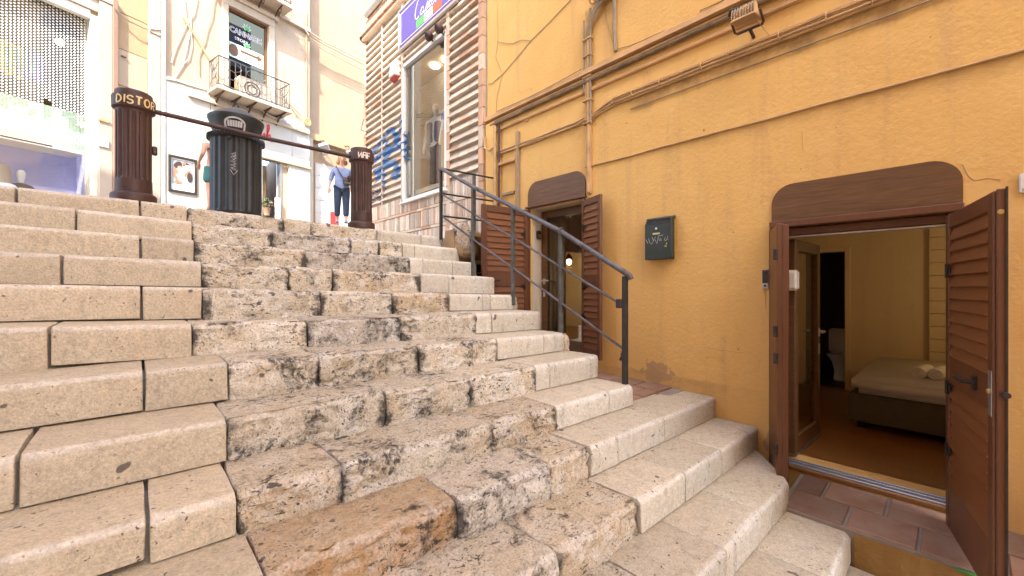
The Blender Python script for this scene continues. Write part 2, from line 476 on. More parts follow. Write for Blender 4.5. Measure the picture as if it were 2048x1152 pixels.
def mat_stucco(name, c0, c1, dirt, bs=0.35, bscale=22, patch=None, stains=()):
    m, nt, b = newmat(name)
    vec = coords(nt, rnd=False)
    f = ramp(nt, nz(nt, vec, 0.8, 6, 0.6, 0.5), [(0.3, 0.0), (0.7, 1.0)])
    c = mixc(nt, f, c0, c1)
    st = coords(nt, (6, 6, 0.5), rnd=False)
    f2 = ramp(nt, nz(nt, st, 1.0, 5, 0.65), [(0.52, 0.0), (0.8, 1.0)])
    c = mixc(nt, math_(nt, 'MULTIPLY', f2, 0.5), c, dirt)
    fade = ramp(nt, nz(nt, vec, 1.7, 7, 0.7, 0.8), [(0.5, 0.0), (0.66, 1.0)])
    c = mixc(nt, math_(nt, 'MULTIPLY', fade, 0.22), c, tuple(min(0.8, x * 1.12 + 0.05) for x in c0))
    f3 = ramp(nt, nz(nt, vec, 2.6, 5, 0.7, 1.0), [(0.6, 0.0), (0.78, 1.0)])
    c = mixc(nt, math_(nt, 'MULTIPLY', f3, 0.3), c, tuple(x * 0.5 for x in dirt))
    spk = ramp(nt, nz(nt, vec, 19, 2, 0.4), [(0.765, 0.0), (0.785, 1.0)])
    c = mixc(nt, math_(nt, 'MULTIPLY', spk, 0.6), c, tuple(x * 0.3 for x in dirt))
    hb = nz(nt, vec, bscale, 6, 0.62)
    # soot that has settled under the cable runs: ragged bands with their own outline
    for (zt, zb, y0, y1, amt) in stains:
        geo = N(nt, 'ShaderNodeNewGeometry'); sp = N(nt, 'ShaderNodeSeparateXYZ'); nt.links.new(geo.outputs['Position'], sp.inputs[0])
        wv = coords(nt, (1, 1.2, 0.6), rnd=False)
        zz = math_(nt, 'ADD', sp.outputs[2], math_(nt, 'MULTIPLY', math_(nt, 'SUBTRACT', nz(nt, wv, 2.2, 6, 0.7), 0.5), (zt - zb) * 1.6))
        def mrange(v, a, b):
            m_ = N(nt, 'ShaderNodeMapRange', interpolation_type='SMOOTHSTEP'); nt.links.new(v, m_.inputs[0]); m_.inputs[1].default_value = a; m_.inputs[2].default_value = b; return m_.outputs[0]
        k = math_(nt, 'MULTIPLY', mrange(zz, zb, zt - 0.02), mrange(sp.outputs[2], zt + 0.03, zt - 0.01))
        k = math_(nt, 'MULTIPLY', k, math_(nt, 'MULTIPLY', mrange(sp.outputs[1], y0, y0 + 0.6), mrange(sp.outputs[1], y1, y1 - 0.6)))
        k = math_(nt, 'MULTIPLY', k, ramp(nt, nz(nt, vec, 4, 5, 0.65), [(0.35, 0.35), (0.6, 1.0)]))
        c = mixc(nt, math_(nt, 'MULTIPLY', k, amt), c, (0.16, 0.095, 0.05))
    if patch:
        # plaster that has fallen away low on the wall: a blotch with ragged rim
        geo = N(nt, 'ShaderNodeNewGeometry')
        tot = None
        for (px, py, pz, rr, sy, sz) in patch:
            sub = N(nt, 'ShaderNodeVectorMath', operation='SUBTRACT'); sub.inputs[1].default_value = (px, py, pz)
            nt.links.new(geo.outputs['Position'], sub.inputs[0])
            mu = N(nt, 'ShaderNodeVectorMath', operation='MULTIPLY'); mu.inputs[1].default_value = (1, sy, sz)
            nt.links.new(sub.outputs[0], mu.inputs[0])
            ln = N(nt, 'ShaderNodeVectorMath', operation='LENGTH'); nt.links.new(mu.outputs[0], ln.inputs[0])
            d = math_(nt, 'ADD', ln.outputs['Value'], math_(nt, 'MULTIPLY', math_(nt, 'SUBTRACT', nz(nt, vec, 6.5, 6, 0.65), 0.5), rr * 3.0))
            k = ramp(nt, math_(nt, 'DIVIDE', d, rr), [(0.90, 1.0), (0.96, 0.0)])
            tot = k if tot is None else math_(nt, 'MAXIMUM', tot, k)
        raw = mixc(nt, nz(nt, vec, 14, 5, 0.7), (0.50, 0.33, 0.16), (0.38, 0.245, 0.125))
        c = mixc(nt, tot, c, raw)
        n0 = bump(nt, b, tot, -1.0, 0.02)
    else:
        n0 = None
    nt.links.new(c, b.inputs['Base Color'])
    b.inputs['Roughness'].default_value = 0.85
    b.inputs['Specular IOR Level'].default_value = 0.25
    n1 = bump(nt, b, hb, bs, 0.012, n0)
    bump(nt, b, nz(nt, vec, 5, 5, 0.55), 0.18, 0.03, n1)
    return m

def mat_wood(name, c0, c1, rough=0.45, sc=(1, 14, 14), bs=0.15):
    m, nt, b = newmat(name)
    vec = coords(nt, sc)
    f = nz(nt, vec, 3.0, 6, 0.65, 1.2)
    c = mixc(nt, ramp(nt, f, [(0.3, 0.0), (0.7, 1.0)]), c0, c1)
    v2 = coords(nt)
    d = ramp(nt, nz(nt, v2, 3, 4, 0.6), [(0.5, 0.0), (0.8, 1.0)])
    c = mixc(nt, math_(nt, 'MULTIPLY', d, 0.35), c, tuple(x * 1.5 + 0.01 for x in c1))
    nt.links.new(c, b.inputs['Base Color'])
    b.inputs['Roughness'].default_value = rough
    bump(nt, b, f, bs, 0.003)
    return m

def mat_glass(name, tint=(0.9, 0.95, 0.93), refl=1.0, f0=0.05):
    m, nt, b = newmat(name)
    nt.nodes.remove(b)
    out = [n for n in nt.nodes if n.type == 'OUTPUT_MATERIAL'][0]
    tr = N(nt, 'ShaderNodeBsdfTransparent'); tr.inputs[0].default_value = (*tint, 1)
    gl = N(nt, 'ShaderNodeBsdfGlossy'); gl.inputs['Roughness'].default_value = 0.015
    fr = N(nt, 'ShaderNodeLayerWeight'); fr.inputs[0].default_value = 0.25
    mu = math_(nt, 'ADD', math_(nt, 'MULTIPLY', math_(nt, 'POWER', fr.outputs['Facing'], 3.0), refl), f0)
    mx = N(nt, 'ShaderNodeMixShader'); nt.links.new(mu, mx.inputs[0])
    nt.links.new(tr.outputs[0], mx.inputs[1]); nt.links.new(gl.outputs[0], mx.inputs[2])
    nt.links.new(mx.outputs[0], out.inputs[0])
    return m
def mat_emit(name, c, s):
    m, nt, b = newmat(name)
    b.inputs['Base Color'].default_value = (*c, 1)
    b.inputs['Emission Color'].default_value = (*c, 1); b.inputs['Emission Strength'].default_value = s
    return m

M = {}
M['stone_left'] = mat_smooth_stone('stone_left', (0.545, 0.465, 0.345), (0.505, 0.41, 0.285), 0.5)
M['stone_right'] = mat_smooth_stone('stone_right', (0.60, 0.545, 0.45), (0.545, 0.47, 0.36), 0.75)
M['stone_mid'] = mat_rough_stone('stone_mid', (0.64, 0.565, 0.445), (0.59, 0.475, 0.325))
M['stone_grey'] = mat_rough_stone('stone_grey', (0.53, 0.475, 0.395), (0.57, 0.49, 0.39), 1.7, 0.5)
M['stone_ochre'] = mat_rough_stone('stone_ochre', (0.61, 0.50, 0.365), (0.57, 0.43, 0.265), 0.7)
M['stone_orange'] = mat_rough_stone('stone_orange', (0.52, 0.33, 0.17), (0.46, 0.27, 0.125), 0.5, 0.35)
M['mortar'] = pm('mortar', (0.36, 0.29, 0.22), (0.09, 0.075, 0.06), 3.5, 0.95, bs=0.8, bscale=40, bd=0.01)
M['paving'] = pm('paving', (0.36, 0.31, 0.26), (0.27, 0.23, 0.19), 2.0, 0.85, bs=0.5, bscale=30, bd=0.01)
M['yellow'] = mat_stucco('yellow_plaster', (0.71, 0.45, 0.155), (0.66, 0.40, 0.135), (0.42, 0.25, 0.14), 0.42, 26, stains=[(2.06, 1.86, -1.0, 2.7, 0.75), (1.44, 1.30, -2.0, 2.6, 0.28), (3.3, 2.66, 2.2, 3.2, 0.45), (-0.9, -1.15, 1.0, 3.0, 0.3)],
    patch=[(4.0, atX(1312, 748, 4.0).y, atX(1312, 745, 4.0).z, 0.145, 0.8, 1.2), (4.0, atX(1545, 870, 4.0).y, atX(1545, 880, 4.0).z, 0.06, 1.0, 0.6)])
M['yellow_trim'] = pm('yellow_trim', (0.58, 0.335, 0.13), (0.36, 0.215, 0.10), 3.0, 0.8, bs=0.5, bscale=40, bd=0.006)
M['cable_painted'] = pm('cable_painted', (0.56, 0.355, 0.15), (0.36, 0.225, 0.11), 7.0, 0.75, bs=0.4, bscale=30, bd=0.004)
M['cable_grey'] = pm('cable_grey', (0.20, 0.165, 0.12), (0.30, 0.22, 0.13), 8.0, 0.6)
M['cable_dark'] = pm('cable_dark', (0.10, 0.07, 0.04), (0.26, 0.17, 0.085), 8.0, 0.8)
M['brown'] = mat_wood('shutter_brown', (0.142, 0.055, 0.022), (0.105, 0.038, 0.016), 0.42, (8, 8, 1), 0.12)
M['brown_slat'] = mat_wood('slat_brown', (0.205, 0.080, 0.029), (0.155, 0.057, 0.022), 0.40, (1, 14, 14), 0.12)
M['panel'] = mat_wood('panel_brown', (0.165, 0.078, 0.026), (0.075, 0.034, 0.012), 0.5, (14, 1, 14), 0.1)
M['black'] = pm('black_iron', (0.018, 0.016, 0.015), (0.045, 0.036, 0.03), 12, 0.5, 0.2)
M['rail'] = pm('rail_iron', (0.17, 0.16, 0.165), (0.07, 0.062, 0.06), 9, 0.42, 0.55, bs=0.25, bscale=90)
M['post'] = pm('rail_post', (0.14, 0.15, 0.14), (0.06, 0.055, 0.045), 14, 0.6, 0.3, bs=0.4, bscale=60, bd=0.004)
M['rust'] = pm('rusty_iron', (0.085, 0.038, 0.026), (0.045, 0.022, 0.017), 7, 0.55, 0.25, bs=0.5, bscale=50, bd=0.004)
M['bin'] = pm('bin_iron', (0.015, 0.017, 0.018), (0.032, 0.034, 0.035), 5, 0.48, 0.15, bs=0.3, bscale=40)
M['white_paint'] = pm('white_paint', (0.72, 0.70, 0.64), (0.60, 0.52, 0.36), 12, 0.7)
M['yellow_graffiti'] = pm('yellow_graffiti', (0.72, 0.60, 0.36), (0.60, 0.42, 0.13), 6, 0.6)
M['scratch'] = pm('scratch', (0.55, 0.55, 0.54), (0.38, 0.38, 0.38), 20, 0.7)
M['blue_graffiti'] = pm('blue_graffiti', (0.045, 0.15, 0.36), (0.09, 0.22, 0.42), 4, 0.6)
M['purple_graffiti'] = pm('purple_graffiti', (0.06, 0.04, 0.16), None, 9, 0.6)
M['terracotta'] = pm('terracotta', (0.225, 0.105, 0.058), (0.29, 0.19, 0.125), 6, 0.7, bs=0.7, bscale=22, bd=0.008, tint=0.25)
M['roof_tile'] = pm('roof_tile', (0.50, 0.27, 0.14), (0.38, 0.25, 0.15), 8, 0.85, bs=0.5, bscale=40, bd=0.006, tint=0.12)
M['grout'] = pm('grout', (0.30, 0.24, 0.19), None, 9, 0.9, bs=0.4)
M['kerb_yellow'] = mat_stucco('kerb_yellow', (0.33, 0.195, 0.055), (0.26, 0.15, 0.05), (0.05, 0.035, 0.025), 0.9, 16)
M['green_paint'] = pm('green_paint', (0.06, 0.24, 0.035), None, 9, 0.6)
M['mailbox'] = pm('mailbox_green', (0.020, 0.030, 0.022), (0.032, 0.040, 0.030), 8, 0.42, 0.1)
M['brass'] = pm('brass', (0.62, 0.47, 0.20), None, 20, 0.35, 0.7)
M['steel'] = pm('steel', (0.62, 0.62, 0.60), (0.5, 0.5, 0.49), 15, 0.3, 0.8)
M['alu'] = pm('aluminium', (0.46, 0.46, 0.47), (0.36, 0.36, 0.37), 12, 0.38, 0.8)
M['white_plastic'] = pm('white_plastic', (0.72, 0.70, 0.66), (0.66, 0.63, 0.58), 5, 0.4)
M['cream_wall'] = mat_stucco('cream_room', (0.72, 0.60, 0.40), (0.68, 0.56, 0.36), (0.6, 0.46, 0.28), 0.08, 30)
M['reveal_white'] = mat_stucco('reveal_white', (0.62, 0.54, 0.42), (0.56, 0.48, 0.36), (0.4, 0.32, 0.22), 0.15, 25)
M['wood_floor'] = mat_wood('wood_floor', (0.27, 0.12, 0.032), (0.19, 0.08, 0.02), 0.38, (2, 9, 9), 0.08)
M['sheet'] = pm('bed_sheet', (0.80, 0.78, 0.74), (0.74, 0.72, 0.67), 3, 0.9, bs=0.25, bscale=12, bd=0.01)
M['bed_base'] = pm('bed_base', (0.115, 0.095, 0.062), (0.095, 0.078, 0.05), 12, 0.85)
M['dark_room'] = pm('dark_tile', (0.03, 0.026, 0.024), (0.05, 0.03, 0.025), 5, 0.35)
M['glass'] = mat_glass('door_glass', (0.86, 0.86, 0.82), 0.9, 0.05)
M['shop_glass'] = mat_glass('shop_glass', (0.90, 0.91, 0.89), 1.0, 0.15)
M['clear_glass'] = mat_glass('clear_glass', (0.95, 0.96, 0.95), 0.6, 0.04)
M['curtain'] = pm('curtain', (0.36, 0.31, 0.23), (0.28, 0.24, 0.17), 4, 0.9, stretch=(14, 14, 0.5))
M['brick_light'] = pm('brick_light', (0.64, 0.52, 0.40), (0.55, 0.44, 0.335), 7, 0.85, bs=0.4, bscale=30, bd=0.006, tint=0.16)
M['brick_orange'] = pm('brick_orange', (0.56, 0.33, 0.205), (0.50, 0.33, 0.22), 7, 0.85, bs=0.4, bscale=30, bd=0.006, tint=0.2)
M['brick_foot'] = pm('brick_foot', (0.60, 0.50, 0.395), (0.47, 0.385, 0.30), 9, 0.85, bs=0.4, bscale=30, bd=0.006, tint=0.38)
M['brick_joint'] = pm('brick_joint', (0.42, 0.365, 0.30), (0.36, 0.31, 0.255), 5, 0.95, bs=0.5, bscale=30)
M['sign_blue'] = pm('sign_blue', (0.058, 0.045, 0.225), (0.064, 0.05, 0.24), 2, 0.4, bs=0)
M['sign_white'] = pm('sign_white', (0.78, 0.77, 0.80), (0.74, 0.73, 0.77), 4, 0.5, bs=0)
M['sign_green'] = pm('sign_green', (0.07, 0.36, 0.09), None, 2, 0.5, bs=0)
M['sign_red'] = pm('sign_red', (0.72, 0.075, 0.025), None, 2, 0.5, bs=0)
M['cream'] = mat_stucco('cream_facade', (0.43, 0.335, 0.24), (0.37, 0.28, 0.195), (0.26, 0.18, 0.125), 0.2, 20)
M['peach'] = mat_stucco('peach_facade', (0.33, 0.245, 0.165), (0.30, 0.22, 0.145), (0.46, 0.33, 0.23), 0.15, 20)
M['tan_stone'] = mat_stucco('tan_stone', (0.40, 0.28, 0.165), (0.34, 0.235, 0.135), (0.22, 0.15, 0.09), 0.3, 20)
M['limestone'] = mat_stucco('limestone', (0.46, 0.39, 0.305), (0.39, 0.32, 0.245), (0.36, 0.28, 0.2), 0.25, 20)
M['granite'] = mat_stucco('granite_edge', (0.27, 0.17, 0.125), (0.23, 0.14, 0.1), (0.15, 0.09, 0.06), 0.3, 30)
M['white_panel'] = pm('white_panel', (0.50, 0.48, 0.43), (0.47, 0.45, 0.40), 1.2, 0.6, bs=0.05)
M['white_frame'] = pm('white_frame', (0.70, 0.67, 0.60), (0.62, 0.58, 0.50), 4, 0.5)
M['dark_inside'] = pm('dark_inside', (0.035, 0.028, 0.02), (0.018, 0.015, 0.012), 2, 0.8)
M['dark_glass'] = mat_glass('dark_glass', (0.50, 0.42, 0.30), 0.22, 0.02)
M['pale_green'] = pm('pale_green', (0.42, 0.56, 0.47), (0.50, 0.62, 0.54), 1.5, 0.6, bs=0.03)
M['lilac'] = pm('lilac_wall', (0.42, 0.425, 0.70), (0.40, 0.405, 0.67), 1, 0.7, bs=0.03)
M['dot_white'] = pm('dot_white', (0.80, 0.81, 0.78), None, 3, 0.6, bs=0)
M['leaf_green'] = pm('leaf_green', (0.06, 0.35, 0.09), None, 9, 0.6, bs=0)
M['red'] = pm('red_letter', (0.62, 0.03, 0.025), None, 4, 0.45, bs=0)
M['skin'] = pm('skin', (0.52, 0.28, 0.19), (0.46, 0.24, 0.16), 6, 0.55, bs=0.05)
M['hair'] = pm('blond_hair', (0.42, 0.27, 0.12), (0.28, 0.16, 0.06), 20, 0.6, stretch=(1, 1, 0.2), bs=0.5)
M['hair_dark'] = pm('brown_hair', (0.07, 0.035, 0.02), None, 20, 0.6, bs=0.4)
M['shirt'] = pm('blue_shirt', (0.21, 0.26, 0.42), (0.15, 0.19, 0.33), 9, 0.9, bs=0.4, bscale=18, bd=0.01)
M['jeans'] = pm('blue_jeans', (0.028, 0.045, 0.085), (0.018, 0.03, 0.06), 9, 0.9, bs=0.4, bscale=18, bd=0.01)
M['shorts'] = pm('teal_shorts', (0.03, 0.12, 0.115), (0.05, 0.16, 0.15), 12, 0.9, bs=0.4, bscale=20)
M['bag'] = pm('grey_bag', (0.075, 0.065, 0.055), None, 9, 0.7)
M['mannequin'] = pm('mannequin_white', (0.74, 0.72, 0.68), (0.70, 0.68, 0.64), 3, 0.4, bs=0)
M['waistcoat'] = pm('waistcoat_blue', (0.04, 0.07, 0.19), None, 9, 0.9)
M['cobalt'] = pm('cobalt_cloth', (0.02, 0.06, 0.38), None, 9, 0.8)
M['cloth_yellow'] = pm('cloth_yellow', (0.65, 0.55, 0.05), None, 9, 0.8)
M['cloth_green'] = pm('cloth_green', (0.03, 0.25, 0.12), None, 9, 0.8)
M['foliage'] = pm('plant_leaf', (0.035, 0.085, 0.02), (0.05, 0.11, 0.03), 9, 0.5)
M['facade_left'] = mat_stucco('facade_shade_side', (0.60, 0.47, 0.33), (0.55, 0.42, 0.28), (0.4, 0.3, 0.2), 0.3, 20)
M['lamp'] = mat_emit('lamp_bulb', (1.0, 0.72, 0.36), 3.0)
M['shop_lamp'] = mat_emit('shop_lamp', (1.0, 0.92, 0.8), 3.0)
# ================================================================ SETTING
W = 4.0           # plane of the yellow wall
E = 3.12          # free right edge of the upper steps
RISE, TREAD = 0.192, 0.373
def stepY(i): return (0.602 + 0.1195 * (9 - i)) * E if i < 10 else 1.545 - 0.357 * (i - 10)
CTRL = {1: (370, (375, 412), (880, 473)), 2: (401, (385, 443), (919, 497)), 3: (447, (389, 480), (952, 525)),
        4: (502, (404, 523), (990, 554)), 5: (568, (405, 575), (1035, 590)), 6: (655, (385, 647), (1082, 622)),
        7: (770, (457, 724), (1137, 665)), 8: (915, (455, 837), (1197, 710)), 9: (1116, (475, 985), (1267, 770))}
ZC = {}
for i in range(1, 10):
    y = stepY(i)
    ZC[i] = [atY(0, CTRL[i][0], y), atY(*CTRL[i][1], y), atY(*CTRL[i][2], y)]
def stepZ(i, x):
    if i <= 9:
        a, b, c = ZC[i]
        if x <= b.x:
            t = (x - a.x) / (b.x - a.x); t = max(-0.6, t); return a.z + (b.z - a.z) * t
        t = (x - b.x) / (c.x - b.x); return b.z + (c.z - b.z) * min(t, 1.15)
    return -1.016 - RISE * (i - 10) + 0.018 * (4.0 - x)

# ground far below the stair foot, and the street that climbs away from the top step
g = MB()
g.box(-600, 600, -600, 600, -5.3, -5.0)
g.build('ground', M['paving']).update_tag()
tag(bpy.data.objects['ground'], kind='structure')
ZTOP = 0.74
def streetZ(y): return ZTOP + 0.15 * (y - stepY(1))
s_ = MB()
yy0 = stepY(1) + 0.30
for k in range(14):
    y0 = yy0 + k * 2.0; y1 = y0 + 2.0
    for (xa, xb) in ((-9, -4), (-4, 0), (0, 3.95), (3.95, 12)):
        def sz(x, y): return streetZ(y) - 0.03 + 0.012 * (2 - x)
        s_.quad((xa, y0, sz(xa, y0)), (xb, y0, sz(xb, y0)), (xb, y1, sz(xb, y1)), (xa, y1, sz(xa, y1)))
street = s_.build('street', M['paving'], fixn=False)
tag(street, kind='structure')

# ---- the stair: a mortar core and stones laid on it one by one
XL = -2.45
core = MB()
for i in range(1, 22):
    y = stepY(i)
    xr = E if i < 10 else (4.02 if i < 12 else (3.44 if i < 14 else 3.37))
    zt = [stepZ(i, XL) - 0.03, stepZ(i, xr) - 0.03]
    yb = y + TREAD + 0.05 if i > 1 else y + 0.36
    yf = y + 0.05
    xr -= 0.03
    zb = zt[1] - 0.9
    core.hexa([(XL, yf, zb), (xr, yf, zb), (xr, yb, zb), (XL, yb, zb), (XL, yf, zt[0]), (xr, yf, zt[1]), (xr, yb, zt[1]), (XL, yb, zt[0])])
stairs = core.build('stairs', M['mortar'])
tag(stairs, kind='structure')

def fb(p, o, s):
    return noise.fractal(Vector((p.x * s, p.y * s, p.z * s)), 1.0, 2.0, o)

def stone(i, x0, x1, kind, seed, x1b=None, res=None, proud=0.0):
    y = stepY(i) - proud
    yb = stepY(i) + TREAD + 0.05
    rough = kind in 'MGOC'
    if res is None:
        res = 0.016 if (rough and i >= 7) else (0.024 if rough else 0.045)
        if i > 13: res = 0.06
    r = 0.035 if rough else 0.028
    if kind == 'R': r = 0.034
    lo = Vector((seed * 3.1, seed * 1.7, seed * 2.3))
    xm = (x0 + x1) / 2
    h = stepZ(i, xm) - stepZ(i + 1, xm) + (0.02 if rough else -0.007)
    # profile ring in (dy, dz): up the face, round the nose, back along the tread
    prof = []
    nf = max(4, int((h - r) / res)); nt_ = max(4, int((TREAD * 0.9) / (res * 1.3))); na = 5
    for k in range(nf + 1): prof.append((0.0, -h + (h - r) * k / nf, 0))
    for k in range(1, na):
        a = math.pi / 2 * k / na
        prof.append((r - r * math.cos(a), -r + r * math.sin(a), 1))
    for k in range(nt_ + 1): prof.append((r + (TREAD + 0.05 - r + proud) * k / nt_, 0.0, 2))
    prof.append((TREAD + 0.05 + proud, -h, 3))
    n = len(prof)
    L = x1 - x0
    er = 0.012 if rough else 0.008
    xs = [0.0, er * 0.12, er * 0.4, er]
    m_ = max(3, int((L - 2 * er) / (res * (1.2 if rough else 2.0))))
    xs += [er + (L - 2 * er) * k / m_ for k in range(1, m_)]
    xs += [L - er, L - er * 0.4, L - er * 0.12, L]
    vs = []; fs = []
    for x in xs:
        de = min(x, L - x)
        ins = er - math.sqrt(max(0, er * er - (er - de) ** 2)) if de < er else 0.0
        for (dy, dz, t) in prof:
            xx = x0 + x
            if x1b is not None:
                f = min(1.0, max(0.0, dy / TREAD))
                xx = x0 + x * ((x1 + (x1b - x1) * f) - x0) / L
            zt = stepZ(i, xx)
            iy = ins if t in (0, 1) else 0; iz = ins if t in (1, 2) else 0
            p = Vector((xx, y + dy + iy, zt + dz - iz))
            q = p + lo
            if t != 3:
                if rough:
                    d = 0.019 * fb(q, 3, 2.6) + 0.013 * fb(q, 3, 11.0)
                    hh = noise.noise(Vector((q.x * 16, q.y * 20, q.z * 26)))
                    ar = noise.noise(Vector((q.x * 3.2, q.y * 3.2, q.z * 3.2)) + Vector((5, 5, 5)))
                    if hh > 0.22 and ar > -0.15: d -= 0.022 * min(1.0, (hh - 0.22) * 5)
                    if t == 1: d -= 0.010 * (0.6 + noise.noise(q * 8))
                    if t == 2: d *= 0.42
                    d += -0.004
                else:
                    d = 0.006 * fb(q, 3, 2.2) + 0.0022 * fb(q, 2, 17)
                    if t == 1: d -= 0.008 * max(0, noise.noise(q * 14)) + 0.005 * max(0, noise.noise(q * 34)) + 0.022 * max(0, noise.noise(q * 6) - 0.25)
                    if t == 2: d *= 0.5
                nn = Vector((0, -1, 0)) if t == 0 else (Vector((0, -0.7, 0.7)) if t == 1 else Vector((0, 0, 1)))
                p += nn * d
                # crooked joints
                if x <= er or x >= L - er:
                    p.x += (0.012 if rough else 0.004) * noise.noise(Vector((0, q.y * 7, q.z * 7)) + lo) * (1 if x <= er else -1)
            vs.append(p)
    ns = len(xs)
    for a in range(ns - 1):
        for k in range(n):
            k2 = (k + 1) % n
            fs.append((a * n + k, (a + 1) * n + k, (a + 1) * n + k2, a * n + k2))
    fs.append(tuple(range(n)))
    fs.append(tuple((ns - 1) * n + k for k in range(n - 1, -1, -1)))
    mb = MB(); mb.add(vs, fs)
    mt = {'L': 'stone_left', 'R': 'stone_right', 'M': 'stone_mid', 'G': 'stone_grey', 'C': 'stone_ochre', 'O': 'stone_orange'}[kind]
    o = mb.build('stone', M[mt], stairs, smooth='all', fixn=False)
    try: o.data.set_sharp_from_angle(angle=R(55))
    except Exception: pass
    return o

def uX(u, i):
    d = ray(u, 500); return d.x / d.y * stepY(i)
ROWS = {
 1: ([33, 280, 375, 569, 622, 755, 842, 883], 'LLLMMMRR'),
 2: ([152, 385, 545, 702, 758, 805, 829, 919], 'LLMGMMRR'),
 3: ([281, 389, 612, 820, 846, 905, 952], 'LLMGRRR'),
 4: ([124, 404, 578, 666, 842, 898, 990], 'LLMMCRR'),
 5: ([283, 405, 641, 788, 900, 966, 982, 1027, 1037], 'LLMMCRRRC'),
 6: ([99, 385, 616, 802, 952, 984, 1082], 'LLMGMRR'),
 7: ([288, 457, 640, 838, 995, 1088, 1128, 1138], 'LLMMMRRC'),
 8: ([35, 455, 773, 942, 1072, 1100, 1197], 'LLMMMRR'),
 9: ([295, 475, 687, 985, 1114, 1218, 1267], 'LLCMCRR'),
}
XROWS = {
 10: ([-0.55, 0.32, 1.09, 1.707, 2.08, 2.38, 3.02, 4.0], 'LLOGCRRR'),
 11: ([-0.2, 0.36, 0.85, 1.37, 2.06, 2.6, 3.2, 4.0], 'LLMMCRRR'),
 12: ([-0.6, 0.36, 1.1, 1.75, 2.29, 2.86, 3.46], 'LLMGRRR'),
 13: ([-0.3, 0.4, 1.2, 1.9, 2.755, 3.50], 'LLMMRR'),
 14: ([-0.5, 0.4, 1.3, 2.1, 2.9, 3.37], 'LLMMRR'),
 15: ([-0.2, 0.4, 1.5, 2.4, 3.37], 'LLMMR'), 16: ([-0.6, 0.4, 1.2, 2.2, 3.37], 'LLMMR'),
 17: ([-0.2, 0.4, 1.5, 2.4, 3.37], 'LLMMR'), 18: ([-0.6, 0.4, 1.2, 2.2, 3.37], 'LLMMR'),
}
sd = 1
for i in range(1, 19):
    if i in ROWS:
        xs = [uX(u, i) for u in ROWS[i][0]]; kinds = ROWS[i][1]
    else:
        xs, kinds = XROWS[i]
    xp = XL
    for x, k in zip(xs, kinds):
        sd += 1
        gap = 0.006 if k == 'R' else 0.003
        if k == 'L': gap = 0.013
        x1b = None
        if i == 12 and x == xs[-1]: x1b = 3.98
        pr = {'L': 0.012, 'R': 0.0}.get(k, random.uniform(-0.012, 0.012))
        stone(i, xp + gap * 0.5, x - gap * 0.5, k, sd, x1b, proud=pr)
        xp = x

# ---- sunken landing in front of the upper door, tiled
LZ = -1.005
lb = MB(); lb.box(E - 0.02, W + 0.02, stepY(9) - 0.03, 4.62, LZ - 0.5, LZ - 0.006)
landing = lb.build('landing', M['grout']); tag(landing, kind='structure')
tile_src = {}
def tiles(parent, x0, x1, y0, y1, nx, ny, zf, stagger=False, mat='terracotta', gap=0.014):
    dx = (x1 - x0) / nx; dy = (y1 - y0) / ny
    for a in range(nx):
        off = dy * 0.5 if (stagger and a % 2) else 0
        for b in range(-1, ny + 1):
            ya = y0 + b * dy + off; yb_ = ya + dy
            ya = max(ya, y0); yb_ = min(yb_, y1)
            if yb_ - ya < 0.05: continue
            xa = x0 + a * dx; xb = xa + dx
            mb = MB()
            j = [random.uniform(-0.003, 0.003) for _ in range(4)]
            c_ = [(xa + gap / 2, ya + gap / 2), (xb - gap / 2, ya + gap / 2), (xb - gap / 2, yb_ - gap / 2), (xa + gap / 2, yb_ - gap / 2)]
            mb.hexa([(p[0], p[1], zf(*p) - 0.03) for p in c_] + [(p[0], p[1], zf(*p) + j[q]) for q, p in enumerate(c_)])
            mb.build('tile', M[mat], parent, bevel=0.006)
tiles(landing, E + 0.02, W - 0.005, stepY(9) + 0.08, 4.5, 3, 9, lambda x, y: LZ + 0.012 + 0.02 * (y - 1.9), True)

# ---- tiled door platform with its painted plaster kerb
pb = MB()
def plz(x, y): return -1.502 - 0.075 * (W - x)
for (ya, yb_) in ((-2.6, 0.88),):
    pb.hexa([(3.395, ya, -2.6), (W + 0.02, ya, -2.6), (W + 0.02, yb_, -2.6), (3.395, yb_, -2.6),
             (3.395, ya, plz(3.395, ya) - 0.012), (W + 0.02, ya, plz(W, ya) - 0.012), (W + 0.02, yb_, plz(W, yb_) - 0.012), (3.395, yb_, plz(3.395, yb_) - 0.012)])
platform = pb.build('platform', M['grout']); tag(platform, kind='structure')
tiles(platform, 3.405, W - 0.005, -1.9, 0.86, 2, 8, lambda x, y: plz(x, y), True, gap=0.017)
kb = MB()
for k in range(72):
    y0 = -2.4 + k * 0.04; y1 = y0 + 0.04
    if y1 > 0.46: y1 = 0.46
    if y0 >= 0.46: break
    f = lambda y: 0.020 * noise.noise(Vector((0, y * 6, 3))) + 0.010 * noise.noise(Vector((0, y * 17, 9)))
    kb.hexa([(3.37 + f(y0), y0, -2.5), (3.47, y0, -2.5), (3.47, y1, -2.5), (3.37 + f(y1), y1, -2.5),
             (3.385 + f(y0 + 5), y0, -1.575 + f(y0) * 0.6), (3.47, y0, -1.575), (3.47, y1, -1.575), (3.385 + f(y1 + 5), y1, -1.575 + f(y1) * 0.6)])
kerb = kb.build('kerb_face', M['kerb_yellow'], platform, fixn=False)
kg = MB(); kg.tube([(3.383, -0.30, -1.572), (3.381, -0.12, -1.570), (3.384, 0.02, -1.572)], [0.008, 0.014, 0.006], 6)
kg.build('green_paint_smear', M['green_paint'], platform, smooth=True)

